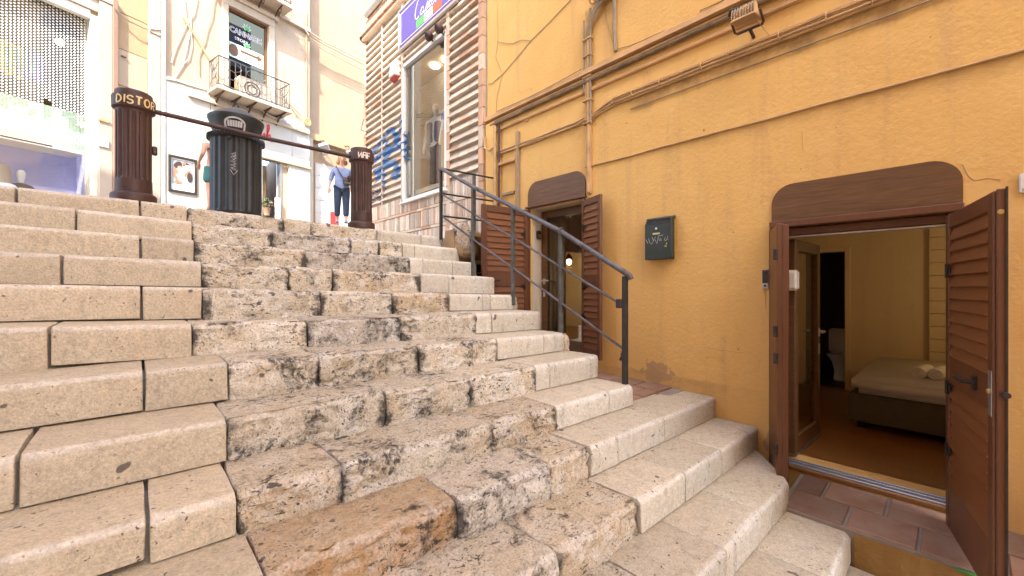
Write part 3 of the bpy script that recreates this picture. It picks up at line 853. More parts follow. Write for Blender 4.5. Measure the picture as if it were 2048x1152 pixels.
# ---- retaining wall at the head of the landing, with basement window and a little tiled roof
rw = MB(); rw.box(E - 0.01, W, 4.55, 4.75, -1.2, 0.78)
retain = empty('basement_hatch', (3.55, 4.55, LZ), 'small basement window under a little terracotta tiled roof beside the stairs', 'basement window')
rw.build('wall', M['tan_stone'], retain, bevel=0.01)
pw = MB(); pw.box(E + 0.01, E + 0.2, 4.42, 4.68, 0.42, 0.88)
def rough_block(name, x0, x1, y0, y1, z0, z1, mat, parent, amp=0.025, seed=0):
    bm = bmesh.new(); bmesh.ops.create_cube(bm, size=1)
    bmesh.ops.bevel(bm, geom=bm.edges[:], offset=0.12, segments=2, affect='EDGES')
    bmesh.ops.subdivide_edges(bm, edges=bm.edges[:], cuts=2, use_grid_fill=True)
    mb = MB()
    c = Vector(((x0 + x1) / 2, (y0 + y1) / 2, (z0 + z1) / 2)); d = Vector((x1 - x0, y1 - y0, z1 - z0))
    bm.normal_update()
    vs = [c + Vector((v.co.x * d.x, v.co.y * d.y, v.co.z * d.z)) + v.normal * amp * noise.noise(Vector((v.co.x * 3 + seed, v.co.y * 3, v.co.z * 3))) for v in bm.verts]
    bm.verts.index_update()
    mb.add(vs, [tuple(v.index for v in f.verts) for f in bm.faces]); bm.free()
    return mb.build(name, mat, parent, smooth='all')
rough_block('stone', E + 0.01, E + 0.15, 4.36, 4.60, 0.46, 0.84, M['stone_ochre'], retain, 0.03, 3)
rough_block('stone', E + 0.02, E + 0.30, 4.36, 4.56, 0.40, 0.60, M['tan_stone'], retain, 0.03, 7)
def half_tile(x, y, z, ln, r, tilt, up=True, dirv=(0.25, -1)):
    d = Vector((dirv[0], dirv[1], 0)).normalized(); d = (d * math.cos(tilt) + Vector((0, 0, -math.sin(tilt)))).normalized()
    side = d.cross(Vector((0, 0, 1))).normalized(); nrm = side.cross(d)
    mb = MB(); n = 9; rows = []
    for (t, rr) in ((0, r * 0.85), (0.5, r * 0.95), (1, r)):
        for th in (0, 0.014):
            for k in range(n + 1):
                a = math.pi * k / n
                q = Vector((x, y, z)) + d * (ln * t) + side * (math.cos(a) * (rr - th)) + nrm * (math.sin(a) * (rr - th) * (1 if up else -1))
                rows.append(q)
    m1 = n + 1; fs = []
    for a in range(2):
        o1 = a * 2 * m1; o2 = (a + 1) * 2 * m1
        for k in range(n):
            fs.append((o1 + k, o1 + k + 1, o2 + k + 1, o2 + k)); fs.append((o1 + m1 + k, o2 + m1 + k, o2 + m1 + k + 1, o1 + m1 + k + 1))
    for o1 in (0, 4 * m1):
        for k in range(n): fs.append((o1 + k, o1 + m1 + k, o1 + m1 + k + 1, o1 + k + 1))
    for k in (0, n):
        for a in range(2): fs.append((a * 2 * m1 + k, (a + 1) * 2 * m1 + k, (a + 1) * 2 * m1 + m1 + k, a * 2 * m1 + m1 + k))
    mb.add(rows, fs)
    return mb.build('roof_tile', M['roof_tile'], retain, smooth=True)
for (tx, ty, tz) in ((3.27, 4.40, 0.70), (3.32, 4.60, 0.73), (3.27, 4.80, 0.74)): half_tile(tx, ty, tz, 0.56, 0.10, R(19), True, (1, -0.22))
for (tx, ty, tz) in ((3.29, 4.50, 0.74), (3.31, 4.70, 0.76)): half_tile(tx, ty, tz, 0.52, 0.085, R(19), False, (1, -0.22))
bw = MB()
for (xa, xb, za, zb) in ((3.42, 3.86, 0.33, 0.38), (3.42, 3.47, -0.35, 0.33), (3.81, 3.86, -0.35, 0.33)): bw.box(xa, xb, 4.50, 4.56, za, zb)
bw.build('window_frame', M['white_frame'], retain, bevel=0.004)
for k in range(5):
    sl_ = MB(); sl_.box(3.47, 3.81, 4.515, 4.53, 0.20 - k * 0.1, 0.215 - k * 0.1); sl_.build('bar', M['steel'], retain)
bb = MB(); bb.box(3.47, 3.81, 4.541, 4.549, -0.35, 0.33); bb.build('pane', M['dark_inside'], retain)

# ================================================================ YELLOW BUILDING
def wall_grid(mapf, s_cuts, h_cuts, holes, thick):
    """wall with real openings: front at d=0, back at d=-thick, reveals round the holes"""
    mb = MB()
    def hole(a, b): return any(h[0] - 1e-6 <= (a[0] + a[1]) / 2 <= h[1] + 1e-6 and h[2] - 1e-6 <= (b[0] + b[1]) / 2 <= h[3] + 1e-6 for h in holes)
    ss = sorted(set(s_cuts)); hs = sorted(set(h_cuts))
    cs = list(zip(ss[:-1], ss[1:])); ch = list(zip(hs[:-1], hs[1:]))
    solid = {(i, j): not hole(a, b) for i, a in enumerate(cs) for j, b in enumerate(ch)}
    for (i, j), ok in solid.items():
        if not ok: continue
        s0, s1 = cs[i]; h0, h1 = ch[j]
        mb.quad(mapf(s0, 0, h0), mapf(s1, 0, h0), mapf(s1, 0, h1), mapf(s0, 0, h1))
        mb.quad(mapf(s0, -thick, h0), mapf(s0, -thick, h1), mapf(s1, -thick, h1), mapf(s1, -thick, h0))
        for (di, dj, p, q) in ((-1, 0, (s0, h0), (s0, h1)), (1, 0, (s1, h0), (s1, h1)), (0, -1, (s0, h0), (s1, h0)), (0, 1, (s0, h1), (s1, h1))):
            if not solid.get((i + di, j + dj), False):
                mb.quad(mapf(p[0], 0, p[1]), mapf(q[0], 0, q[1]), mapf(q[0], -thick, q[1]), mapf(p[0], -thick, p[1]))
    # weld
    key = {}; rem = {}; nv = []
    for k, v in enumerate(mb.v):
        t = (round(v.x, 4), round(v.y, 4), round(v.z, 4))
        if t not in key: key[t] = len(nv); nv.append(v)
        rem[k] = key[t]
    mb.v = nv; mb.f = [tuple(rem[k] for k in f) for f in mb.f]
    return mb

yb_ = empty('yellow_building', (W + 0.1, 0, -1.5), 'ochre yellow plastered building with two brown shuttered doors along the right of the stairs', 'building')
D2 = (0.045, 1.035, -1.46, 0.545)      # lower door opening: y0, y1, z0, z1
D1 = (3.09, 3.985, -0.86, 1.085)       # upper door opening
UPW = [(-6.2, -5.2, 5.2, 7.0), (-2.2, -1.2, 5.2, 7.0), (1.4, 2.4, 5.2, 7.0), (-6.2, -5.2, 8.4, 10.2), (-2.2, -1.2, 8.4, 10.2), (1.4, 2.4, 8.4, 10.2)]
cutsY = [-12, D2[0], D2[1], D1[0], D1[1], 4.93] + [q for h in UPW for q in h[:2]]
cutsZ = [-5.0, D2[2], D2[3], D1[2], D1[3], 11.5] + [q for h in UPW for q in h[2:]]
wmap = lambda s, d, h: Vector((W - d, s, h))
wall_grid(wmap, cutsY, cutsZ, [D2, D1] + UPW, 0.3).build('wall', M['yellow'], yb_, origin=(0, 0, 0))
for (a, b, c, d) in UPW:
    q = MB(); q.box(W + 0.10, W + 0.14, a, b, c, d); o = q.build('window', M['brown'], yb_)
    q = MB(); q.box(W + 0.085, W + 0.095, a + 0.07, b - 0.07, c + 0.07, d - 0.07); q.build('pane', M['dark_glass'], o)

def slab_panel(y0, y1, z0, z1, r, name):
    pts = [(W, y0, z0), (W, y1, z0)]
    for k in range(9):
        a = math.pi / 2 * k / 8
        pts.append((W, y1 - r + r * math.cos(a), z1 - r + r * math.sin(a)))
    for k in range(9):
        a = math.pi / 2 + math.pi / 2 * k / 8
        pts.append((W, y0 + r + r * math.cos(a), z1 - r + r * math.sin(a)))
    mb = MB(); mb.prism([Vector(p) + Vector((-0.012, 0, 0)) for p in pts], (0.02, 0, 0)); mb.build(name, M['panel'], yb_)
slab_panel(-0.012, 1.085, 0.565, 0.862, 0.16, 'lintel_panel')
slab_panel(3.045, 4.03, 1.115, 1.437, 0.17, 'lintel_panel')

def bars(rects, x0, x1, name, mat, parent, bev=0.006):
    mb = MB()
    for (a, b, c, d) in rects: mb.box(x0, x1, a, b, c, d)
    return mb.build(name, M[mat] if isinstance(mat, str) else mat, parent, bevel=bev)
# outer frames
f2 = bars([(1.036, 1.095, -1.50, 0.50), (-0.02, 1.095, 0.502, 0.558)], W - 0.045, W + 0.08, 'door_frame', 'brown', yb_)
bars([(0.0, 0.044, -1.50, 0.50)], W - 0.03, W + 0.08, 'door_frame', 'brown', yb_)
bars([(0.05, 1.03, 0.44, 0.50)], W + 0.05, W + 0.12, 'head_rail', 'brown', yb_)
bars([(0.05, 1.03, 0.42, 0.436)], W + 0.06, W + 0.10, 'head_track', 'alu', yb_, 0.002)
bars([(0.05, 1.03, -1.50, -1.466)], W - 0.012, W + 0.06, 'threshold_strip', 'wood_floor', yb_)
bars([(0.05, 1.03, -1.4655, -1.448)], W + 0.00, W + 0.10, 'threshold', 'alu', yb_, 0.003)
bars([(0.05, 1.03, -1.4475, -1.436)], W + 0.035, W + 0.05, 'threshold_rib', 'alu', yb_, 0.002)
bars([(0.05, 1.03, -1.4475, -1.436)], W + 0.08, W + 0.095, 'threshold_rib', 'alu', yb_, 0.002)
bars([(3.03, 4.05, 1.087, 1.112)], W - 0.05, W + 0.05, 'door_frame', 'brown', yb_)
bars([(3.05, 3.088, -0.80, 1.085), (3.987, 4.025, -0.80, 1.085)], W - 0.02, W + 0.03, 'door_frame', 'brown', yb_)
bars([(3.10, 3.975, -0.90, -0.845)], W - 0.01, W + 0.25, 'threshold', 'alu', yb_, 0.004)
# white plastered reveal of the upper door
rv = MB(); rv.box(W + 0.032, W + 0.20, 3.972, 3.9845, -0.84, 1.08); rv.box(W + 0.032, W + 0.20, 3.095, 3.972, 1.07, 1.084)
rv.build('reveal', M['reveal_white'], yb_)

def shutter(hinge, d, w, z0, z1, panels, label=None, handle=None, flip=1, thick=0.042):
    """one louvred leaf: frame mesh with its slats, hinges and handle as sub-parts"""
    d = Vector((d[0], d[1], 0)).normalized(); e = Vector((-d.y, d.x, 0)) * flip
    H = Vector((hinge[0], hinge[1], 0))
    def P(a, t, z): return H + d * a + e * t + Vector((0, 0, z))
    def bx(mb, a0, a1, t0, t1, za, zb):
        mb.hexa([P(a0, t0, za), P(a1, t0, za), P(a1, t1, za), P(a0, t1, za), P(a0, t0, zb), P(a1, t0, zb), P(a1, t1, zb), P(a0, t1, zb)])
    st = 0.075 if w > 0.6 else 0.05
    fr = MB(); t2 = thick / 2
    bx(fr, 0, st, -t2, t2, z0, z1); bx(fr, w - st, w, -t2, t2, z0, z1)
    zs = [z0] + [q for p in sorted(panels) for q in p] + [z1]
    for k in range(0, len(zs), 2): bx(fr, st, w - st, -t2 + 0.002, t2 - 0.002, zs[k], zs[k + 1])
    o = fr.build('shutter', M['brown'], yb_, bevel=0.006)
    if label: o['label'] = label
    pitch = 0.072
    first = None
    for (za, zb) in panels:
        n = int((zb - za) / pitch); pp = (zb - za) / n
        for k in range(n):
            zc = za + (k + 0.5) * pp
            if first is None or abs(first[1] - pp) > 1e-4:
                mb = MB()
                hh = pp * 0.60
                a0, a1 = st + 0.001, w - st - 0.001
                pts = []
                for zz, tt in ((-hh, 0.018), (hh, -0.006)):
                    for a in (a0, a1):
                        pts += [P(a, tt - 0.006, zc + zz), P(a, tt + 0.006, zc + zz)]
                mb.hexa([pts[0], pts[2], pts[3], pts[1], pts[4], pts[6], pts[7], pts[5]])
                s = mb.build('slat', M['brown_slat'], o, bevel=0.004)
                first = (s, pp, zc)
            else:
                copy_to(first[0], o, wm(first[0]) @ Matrix.Translation((0, 0, zc - first[2])), 'slat')
    # hinges on the hinge stile
    for zc in (z0 + 0.25 * (z1 - z0), z0 + 0.5 * (z1 - z0) - 0.1, z0 + 0.82 * (z1 - z0)):
        hb = MB(); bx(hb, st - 0.02, st + 0.05, -t2 * -1 + 0.001, t2 + 0.006, zc - 0.02, zc + 0.02)
        bx(hb, st - 0.012, st + 0.012, t2 + 0.006, t2 + 0.016, zc - 0.045, zc + 0.045)
        hb.build('hinge', M['black'], o, bevel=0.003)
    if handle:
        za, a = handle
        hb = MB(); bx(hb, a - 0.02, a + 0.02, t2, t2 + 0.012, za - 0.035, za + 0.035)
        hb.tube([P(a, t2 + 0.01, za), P(a, t2 + 0.05, za), P(a - 0.11, t2 + 0.055, za + 0.008)], 0.011, 8)
        hb.build('handle', M['black'], o, smooth=True)
    return o, P, bx
# lower door, near leaf swung out square to the wall
lf, P, bx = shutter((3.86, 0.045), (-0.979, -0.20), 0.85, -1.515, 0.465, [(-1.22, -0.60), (-0.42, 0.375)],
    'wide louvred brown shutter swung out square to the wall', (-0.50, 0.60), flip=-1)
mb = MB(); bx(mb, 0.851, 0.868, -0.02, 0.012, -1.515, 0.47)
mb.build('edge_strip', M['brown'], lf, bevel=0.004)
mb = MB(); bx(mb, 0.8685, 0.873, -0.022, -0.014, -1.515, 0.476); mb.build('gasket', M['black'], lf)
mb = MB(); bx(mb, 0.795, 0.845, 0.0212, 0.0245, -0.62, -0.40); mb.build('lock_plate', M['steel'], lf, bevel=0.002)
mb = MB(); mb.tube([P(0.82, 0.024, -0.50), P(0.82, 0.035, -0.50)], 0.012, 10); mb.build('lock_cylinder', M['brass'], lf)
mb = MB(); mb.tube([P(0.868, 0.0, 0.36), P(0.870, 0.0, 0.36)], 0.012, 10); mb.build('screw', M['brass'], lf)
mb = MB(); mb.tube([P(0.868, -0.012, -0.5), P(0.90, -0.012, -0.5)], 0.014, 8); mb.build('bolt', M['black'], lf)
# lower door, far leaf folded in two, seen on edge
dd = Vector((-0.93, -0.368, 0)).normalized()
l2, P2, bx2 = shutter((3.955, 1.075), dd, 0.47, -1.49, 0.48, [], 'narrow folded brown shutter leaf seen on edge', None, flip=1)
l3, P3, bx3 = shutter((3.955 - 0.03, 1.075 - 0.048), dd, 0.43, -1.49, 0.47, [], None, None, flip=1)
for (a_, b_) in ((0.02, 0.10), (0.14, 0.20), (0.24, 0.38)):
    mb = MB(); bx3(mb, a_, b_, -0.034, -0.0212, -1.45, 0.43); mb.build('moulding', M['brown'], l3, bevel=0.006)
for zc in (0.25, -0.32, -0.52, -1.2):
    mb = MB(); mb.box(-0.012, 0.012, -0.012, 0.012, zc - 0.04, zc + 0.04, m=Matrix.Translation(P2(0.476, -0.03, 0)))
    mb.build('hinge', M['black'], l2, bevel=0.003)
# upper door
u1, P4, bx4 = shutter((3.98, 4.02), (-0.74, 0.10), 0.74, -0.80, 1.07, [(-0.70, 0.02), (0.22, 0.98)], 'louvred brown shutter leaf standing open behind the railing', (0.09, 0.62), flip=1)
u2, P5, bx5 = shutter((3.975, 3.075), (-0.375, -0.93), 0.40, -0.81, 1.05, [(-0.70, 0.02), (0.16, 0.97)], 'narrow louvred brown shutter leaf folded back to the wall', None, flip=-1)

# glazed inner doors
def glass_door(h, d, w, z0, z1, label, hz, curtain=False, flip=1):
    d = Vector((d[0], d[1], 0)).normalized(); e = Vector((-d.y, d.x, 0)) * flip; H = Vector((h[0], h[1], 0))
    def P(a, t, z): return H + d * a + e * t + Vector((0, 0, z))
    def bx(mb, a0, a1, t0, t1, za, zb):
        mb.hexa([P(a0, t0, za), P(a1, t0, za), P(a1, t1, za), P(a0, t1, za), P(a0, t0, zb), P(a1, t0, zb), P(a1, t1, zb), P(a0, t1, zb)])
    m_ = MB(); s = 0.10
    bx(m_, 0, s, -0.03, 0.03, z0, z1); bx(m_, w - s, w, -0.03, 0.03, z0, z1); bx(m_, s, w - s, -0.029, 0.029, z0, z0 + 0.14); bx(m_, s, w - s, -0.029, 0.029, z1 - s, z1)
    o = m_.build('glazed_door', M['panel'], yb_, bevel=0.006); o['label'] = label
    m_ = MB(); bx(m_, s, w - s, -0.004, 0.004, z0 + 0.14, z1 - s); m_.build('pane', M['glass'], o)
    for sgn in (1, -1):
        m_ = MB(); bx(m_, w - 0.075, w - 0.03, sgn * 0.03, sgn * 0.036, hz - 0.05, hz + 0.03); bx(m_, w - 0.07, w - 0.035, sgn * 0.03, sgn * 0.036, hz - 0.22, hz - 0.12)
        m_.tube([P(w - 0.05, sgn * 0.03, hz), P(w - 0.05, sgn * 0.075, hz), P(w - 0.17, sgn * 0.08, hz)], 0.012, 8)
        m_.build('handle', M['steel'], o, smooth=True)
    return o, P, bx
gd2, _, bxg = glass_door((4.16, 0.985), (1, -0.03), 0.80, -1.425, 0.42, 'dark framed glass door swung into the bedroom', -0.42)
mb = MB(); bxg(mb, 0.02, 0.8, -0.035, 0.035, -1.44, -1.426); mb.build('drip_rail', M['alu'], gd2)
gd1, _, _ = glass_door((4.22, 3.10), (0, 1), 0.86, -0.83, 1.06, 'brown framed glass door of the upper room', 0.10)
bars([(1.0, 1.034, -1.44, 0.44)], W + 0.09, W + 0.16, 'door_frame', 'panel', yb_)

# rooms behind the doors
def room(name, x0, x1, y0, y1, z0, z1, wallm, floorm, holes=()):
    mb = MB()
    mb.quad((x0, y0, z0), (x0, y1, z0), (x1, y1, z0), (x1, y0, z0)); fl = mb.build(name + '_floor', floorm, fixn=False); tag(fl, kind='structure')
    wl = wall_grid(lambda s, d, h: Vector((x1 - d, s, h)), [y0, y1] + [q for h in holes for q in h[:2]], [z0, z1] + [q for h in holes for q in h[2:]], holes, 0.12)
    wl.quad((x0, y0, z0), (x1, y0, z0), (x1, y0, z1), (x0, y0, z1)); wl.quad((x0, y1, z0), (x0, y1, z1), (x1, y1, z1), (x1, y1, z0))
    mb = MB(); mb.quad((x0, y0, z1), (x1, y0, z1), (x1, y1, z1), (x0, y1, z1)); tag(mb.build(name + '_ceiling', M['sign_white'] if floorm is not M['dark_room'] else wallm, fixn=False), kind='structure')
    w_ = wl.build(name + '_wall', wallm, fixn=False); tag(w_, kind='structure')
    return fl, w_
BO = (1.11, 1.60, -1.45, 0.52)
bf, bwl = room('bedroom', W + 0.3, 7.45, -2.2, 1.75, -1.45, 1.15, M['cream_wall'], M['wood_floor'], [BO])
room('lodging', W + 0.3, 7.2, 2.1, 6.4, -0.85, 1.9, M['cream_wall'], M['wood_floor'])
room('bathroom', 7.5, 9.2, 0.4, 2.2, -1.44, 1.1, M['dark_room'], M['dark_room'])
bars([(1.05, 1.11, -1.449, 0.58), (1.60, 1.66, -1.449, 0.58), (1.11, 1.60, 0.52, 0.58)], 7.425, 7.47, 'door_casing', 'cream_wall', bwl)
mb = MB(); mb.box(W + 0.302, 9.6, -12, 4.9, -1.75, -1.456); mb.box(9.3, 9.6, -12, 4.9, -1.4, 11); mb.box(W + 0.302, 9.6, -12, 4.9, 11.0, 11.3); mb.box(W + 0.302, 9.29, -12, -11.7, -1.4, 11); mb.box(W + 0.302, 9.29, 6.5, 6.7, -1.4, 3); mb.build('rear_shell', M['yellow_trim'], yb_)
# lower half of the right-hand wall is boarded
for k in range(14):
    mb = MB(); mb.box(7.40, 7.448, -2.19, 0.27, -1.44 + k * 0.16, -1.285 + k * 0.16); mb.build('board', M['cream_wall'], bwl, bevel=0.004)

# ---- things on the yellow wall: mouldings, pipes and cables are fixed parts of the building
def wp(u, v, off=0.02): 
    p = atX(u, v, W); return Vector((W - off, p.y, p.z))
def hline(y0, y1, z, off, wob=0.006, n=24, seed=0, sag=0.0):
    out = []
    for k in range(n + 1):
        t = k / n; y = y0 + (y1 - y0) * t
        out.append(Vector((W - off, y, z + wob * noise.noise(Vector((y * 2.2, seed, 0))) - sag * abs(math.sin(t * math.pi * 7)))))
    return out
mb = MB()
ys_ = [-9 + k * 0.35 for k in range(40)] 
ys_ = [y for y in ys_ if y < 4.9] + [4.92]
for a, b in zip(ys_[:-1], ys_[1:]):
    fa = 0.006 * noise.noise(Vector((a * 1.5, 3, 0))); fb_ = 0.006 * noise.noise(Vector((b * 1.5, 3, 0)))
    mb.hexa([(W - 0.07, a, 2.535 + fa), (W + 0.01, a, 2.52 + fa), (W + 0.01, b, 2.52 + fb_), (W - 0.07, b, 2.535 + fb_),
             (W - 0.055, a, 2.60 + fa), (W + 0.01, a, 2.645 + fa), (W + 0.01, b, 2.645 + fb_), (W - 0.055, b, 2.60 + fb_)])
mb.build('moulding', M['yellow_trim'], yb_, fixn=False)
mb = MB(); mb.box(W - 0.035, W + 0.01, -9, 4.92, 2.33, 2.375); mb.build('moulding', M['yellow_trim'], yb_, bevel=0.01)
mb = MB(); mb.tube(hline(-6, 4.8, 2.455, 0.035, 0.008, 60, 1), 0.022, 8); mb.build('pipe', M['cable_dark'], yb_, smooth=True)
mb = MB(); mb.tube(hline(-6, 4.8, 2.495, 0.03, 0.004, 40, 2), 0.016, 8); mb.build('pipe', M['cable_painted'], yb_, smooth=True)
YC = atX(1180, 200, W).y       # the vertical conduit
# the sagging cable bundle
for k in range(5):
    z = 2.07 + 0.019 * k; o_ = 0.018 + 0.014 * (k % 2)
    pts = [Vector((W - o_, YC - 0.02, 1.985 + 0.012 * k)), Vector((W - o_, YC - 0.12, 2.03 + 0.012 * k))] + [p for p in hline(YC - 0.35, -7, z, o_, 0.016, 60, 10 + k * 3)]
    mb = MB(); mb.tube(pts, 0.010 if k else 0.014, 6); mb.build('cable', M['cable_painted'] if k != 3 else M['yellow_trim'], yb_, smooth=True)
    pts = [Vector((W - o_, YC + 0.02, 2.01 + 0.012 * k))] + [p for p in hline(YC + 0.2, 4.72, 1.985 + 0.012 * k - 0.012 * (k == 1), o_, 0.012, 16, 30 + k)]
    if k < 4:
        mb = MB(); mb.tube(pts, 0.010 if k else 0.016, 6); mb.build('cable', M['cable_painted'], yb_, smooth=True)
for k in range(26):
    y = YC - 0.3 - k * 0.33 + random.uniform(-0.06, 0.06)
    mb = MB(); mb.torus((W - 0.025, y, 2.11), 0.036, 0.006, (1, 0, 0), (0, 0, 1), 12, 6); mb.build('cable_tie', M['cable_painted'], yb_, smooth=True)
mb = MB(); mb.tube(hline(YC - 0.55, -7, 1.955, 0.012, 0.004, 40, 50), 0.006, 5); mb.build('cable', M['cable_grey'], yb_, smooth=True)
mb = MB(); mb.tube(hline(3.05, -7, 1.447, 0.010, 0.007, 50, 60), 0.010, 6); mb.build('cable', M['cable_painted'], yb_, smooth=True)
# vertical conduit with several cables
for k, (dy, r_, zt, zb, mt) in enumerate(((0, 0.022, 3.15, 1.14, 'cable_painted'), (-0.035, 0.014, 3.3, 1.95, 'cable_grey'), (0.035, 0.012, 3.3, 2.0, 'cable_painted'), (0.062, 0.010, 3.2, 2.35, 'cable_grey'))):
    mb = MB(); n = 14
    mb.tube([Vector((W - 0.03 - 0.01 * (k % 2), YC + dy + 0.006 * noise.noise(Vector((j * 0.7, k, 0))), zt + (zb - zt) * j / n)) for j in range(n + 1)], r_, 8)
    mb.build('conduit', M[mt], yb_, smooth=True)
mb = MB(); mb.box(W - 0.035, W + 0.005, YC - 0.03, YC + 0.03, 1.12, 2.52); mb.build('trunking', M['yellow_trim'], yb_, bevel=0.006)
for z in (1.95, 2.22, 2.5, 2.75, 2.95):
    mb = MB(); mb.box(W - 0.06, W - 0.005, YC - 0.055, YC + 0.075, z, z + 0.018); mb.build('clamp', M['cable_painted'], yb_, bevel=0.004)
# knot of cables at the top and the dark pipe beside it
yk, zk = atX(1222, 5, W).y, atX(1222, 5, W).z
for k in range(9):
    pts = []
    for j in range(16):
        a = j / 15 * math.pi * 2.4 + k
        pts.append(Vector((W - 0.05 - 0.03 * math.sin(a * 1.3 + k), yk + 0.02 + 0.10 * math.cos(a) + 0.02 * k * math.sin(k), zk + 0.08 + 0.055 * math.sin(a) + 0.008 * k)))
    mb = MB(); mb.tube(pts, 0.011, 6); mb.build('cable_coil', M['cable_grey'] if k % 2 else M['cable_painted'], yb_, smooth=True)
for k in range(3):
    mb = MB(); mb.tube([Vector((W - 0.04, YC - 0.02 + 0.02 * k, 3.0)), Vector((W - 0.06, YC - 0.06, 3.13 + 0.03 * k)), Vector((W - 0.06, yk + 0.15, 3.24 + 0.03 * k)), Vector((W - 0.06, yk - 0.1, zk + 0.12))], 0.014, 8)
    mb.build('cable', M['cable_grey'], yb_, smooth=True)
mb = MB(); pA, pB = wp(1231, 12), wp(1233, 104); mb.tube([pA + Vector((-0.02, 0, 0.1)), pA, (pA + pB) / 2 + Vector((0, 0.01, 0)), pB], 0.021, 8); mb.build('pipe', M['cable_grey'], yb_, smooth=True)
def wire(pts, r_=0.004, mt='cable_grey', off=0.008):
    mb = MB(); P_ = [wp(u, v, off) for u, v in pts]
    fine = []
    for a, b in zip(P_[:-1], P_[1:]):
        fine += [a.lerp(b, t / 4) for t in range(4)]
    fine.append(P_[-1])
    fine = [p + Vector((0, 0.006 * noise.noise(p * 5), 0.006 * noise.noise(p * 5 + Vector((3, 3, 3))))) for p in fine]
    mb.tube(fine, r_, 5); return mb.build('wire', M[mt], yb_, smooth=True)
wire([(1145, -3), (1105, 40), (1060, 85), (1010, 145), (985, 168), (977, 168)], 0.0045)
wire([(995, -5), (997, 80), (992, 115), (1006, 150), (995, 190), (993, 225)], 0.004, 'cable_painted')
wire([(995, 84), (1025, 88), (1045, 80), (1062, 82)], 0.004)
wire([(1209, 15), (1218, 60), (1231, 95)], 0.004, 'cable_painted')
wire([(1234, 98), (1260, 92), (1290, 80), (1330, 62)], 0.004)
wire([(1170, 142), (1120, 170), (1060, 200), (1000, 226)], 0.005, 'cable_grey', 0.07)
wire([(1400, 22), (1440, 5), (1450, 0)], 0.004, 'cable_dark')
# corner pilaster beside the brick shop, meter frame and pipe
mb = MB(); mb.box(W - 0.05, W + 0.01, 4.70, 4.92, -1.0, 2.50); mb.build('pilaster', M['yellow'], yb_, bevel=0.012)
mb = MB(); mb.tube([Vector((W - 0.075, 4.66, 2.40)), Vector((W - 0.075, 4.66, 1.6)), Vector((W - 0.07, 4.66, 0.9)), Vector((W - 0.07, 4.66, -0.9))], 0.022, 8); mb.build('pipe', M['cable_painted'], yb_, smooth=True)
mb = MB(); mb.tube([Vector((W - 0.045, 4.60, 2.45)), Vector((W - 0.045, 4.60, 1.0))], 0.016, 8); mb.build('pipe', M['rust'], yb_, smooth=True)
mb = MB(); mb.tube([Vector((W - 0.07, 4.90, 2.30)), Vector((W - 0.09, 4.88, 2.12)), Vector((W - 0.09, 4.76, 2.06)), Vector((W - 0.075, 4.67, 2.10))], 0.014, 8); mb.build('pipe', M['cable_painted'], yb_, smooth=True)
pa = atX(1036, 265, W); 
mb = MB(); mb.box(W - 0.035, W + 0.004, pa.y - 0.03, pa.y + 0.03, 1.0, pa.z); mb.build('batten', M['yellow_trim'], yb_, bevel=0.006)
mb = MB(); mb.box(W - 0.05, W + 0.004, pa.y - 0.045, pa.y - 0.028, 1.0, pa.z); mb.build('batten', M['cable_grey'], yb_, bevel=0.004)
mb = MB(); mb.box(W - 0.06, W + 0.004, pa.y + 0.031, 4.62, 1.80, 1.845); mb.build('batten', M['yellow_trim'], yb_, bevel=0.006)
mb = MB(); mb.lathe([(0.05, 0), (0.05, 0.03), (0.032, 0.032)], (0, 0, 0), 16, m=Matrix.Rotation(R(-90), 4, 'Y'))
o = mb.build('vent_ring', M['yellow_trim'], yb_, smooth=True); pv = wp(1054, 244, 0.002); o.location = pv
mb = MB(); mb.box(W - 0.03, W + 0.004, 4.3, 4.55, 1.35, 1.39); mb.build('bracket', M['cable_grey'], yb_, bevel=0.004)
# ================================================================ BRICK SHOP
XS = W - 0.02      # face of its backing wall
ZS = 6.0
shop = empty('brick_shop', (XS + 0.3, 7.2, 0.9), 'pale brick shop with ribbed courses and tall display window above the stairs', 'shop')
Y0S, Y1S = 4.95, 9.37
WN = (5.96, 7.50, 1.73, 4.42)
smap = lambda s, d, h: Vector((XS - d, s, h))
wall_grid(smap, [Y0S, Y1S, WN[0], WN[1]], [0.2, ZS, WN[2], WN[3]], [WN], 0.22).build('wall', M['brick_joint'], shop)
mb = MB(); mb.box(XS + 0.22, XS + 6, Y1S - 0.25, Y1S, 0.2, ZS); mb.build('side_wall', M['peach'], shop)
mb = MB(); mb.box(XS + 0.0, XS + 6, Y0S, Y1S, ZS, ZS + 0.12); mb.build('roof', M['tan_stone'], shop)
# vertical trim strips
for (ya, yb2) in ((9.29, 9.37), (8.43, 8.48), (7.50, 7.58), (5.86, 5.955), (4.955, 5.06)):
    z = 0.8
    if yb2 > 9 or ya < 5.9:
        while z < ZS - 0.25:
            h = random.uniform(0.2, 0.34)
            q = MB(); q.box(XS - 0.055, XS + 0.01, ya, yb2, z + 0.004, min(z + h - 0.004, ZS - 0.25))
            q.build('edge_brick', M['brick_orange'] if random.random() < 0.4 else M['brick_light'], shop, bevel=0.004); z += h
    else:
        q = MB(); q.box(XS - 0.055, XS + 0.01, ya, yb2, 1.8, ZS - 0.3); q.build('edge_brick', M['brick_light'], shop, bevel=0.006)
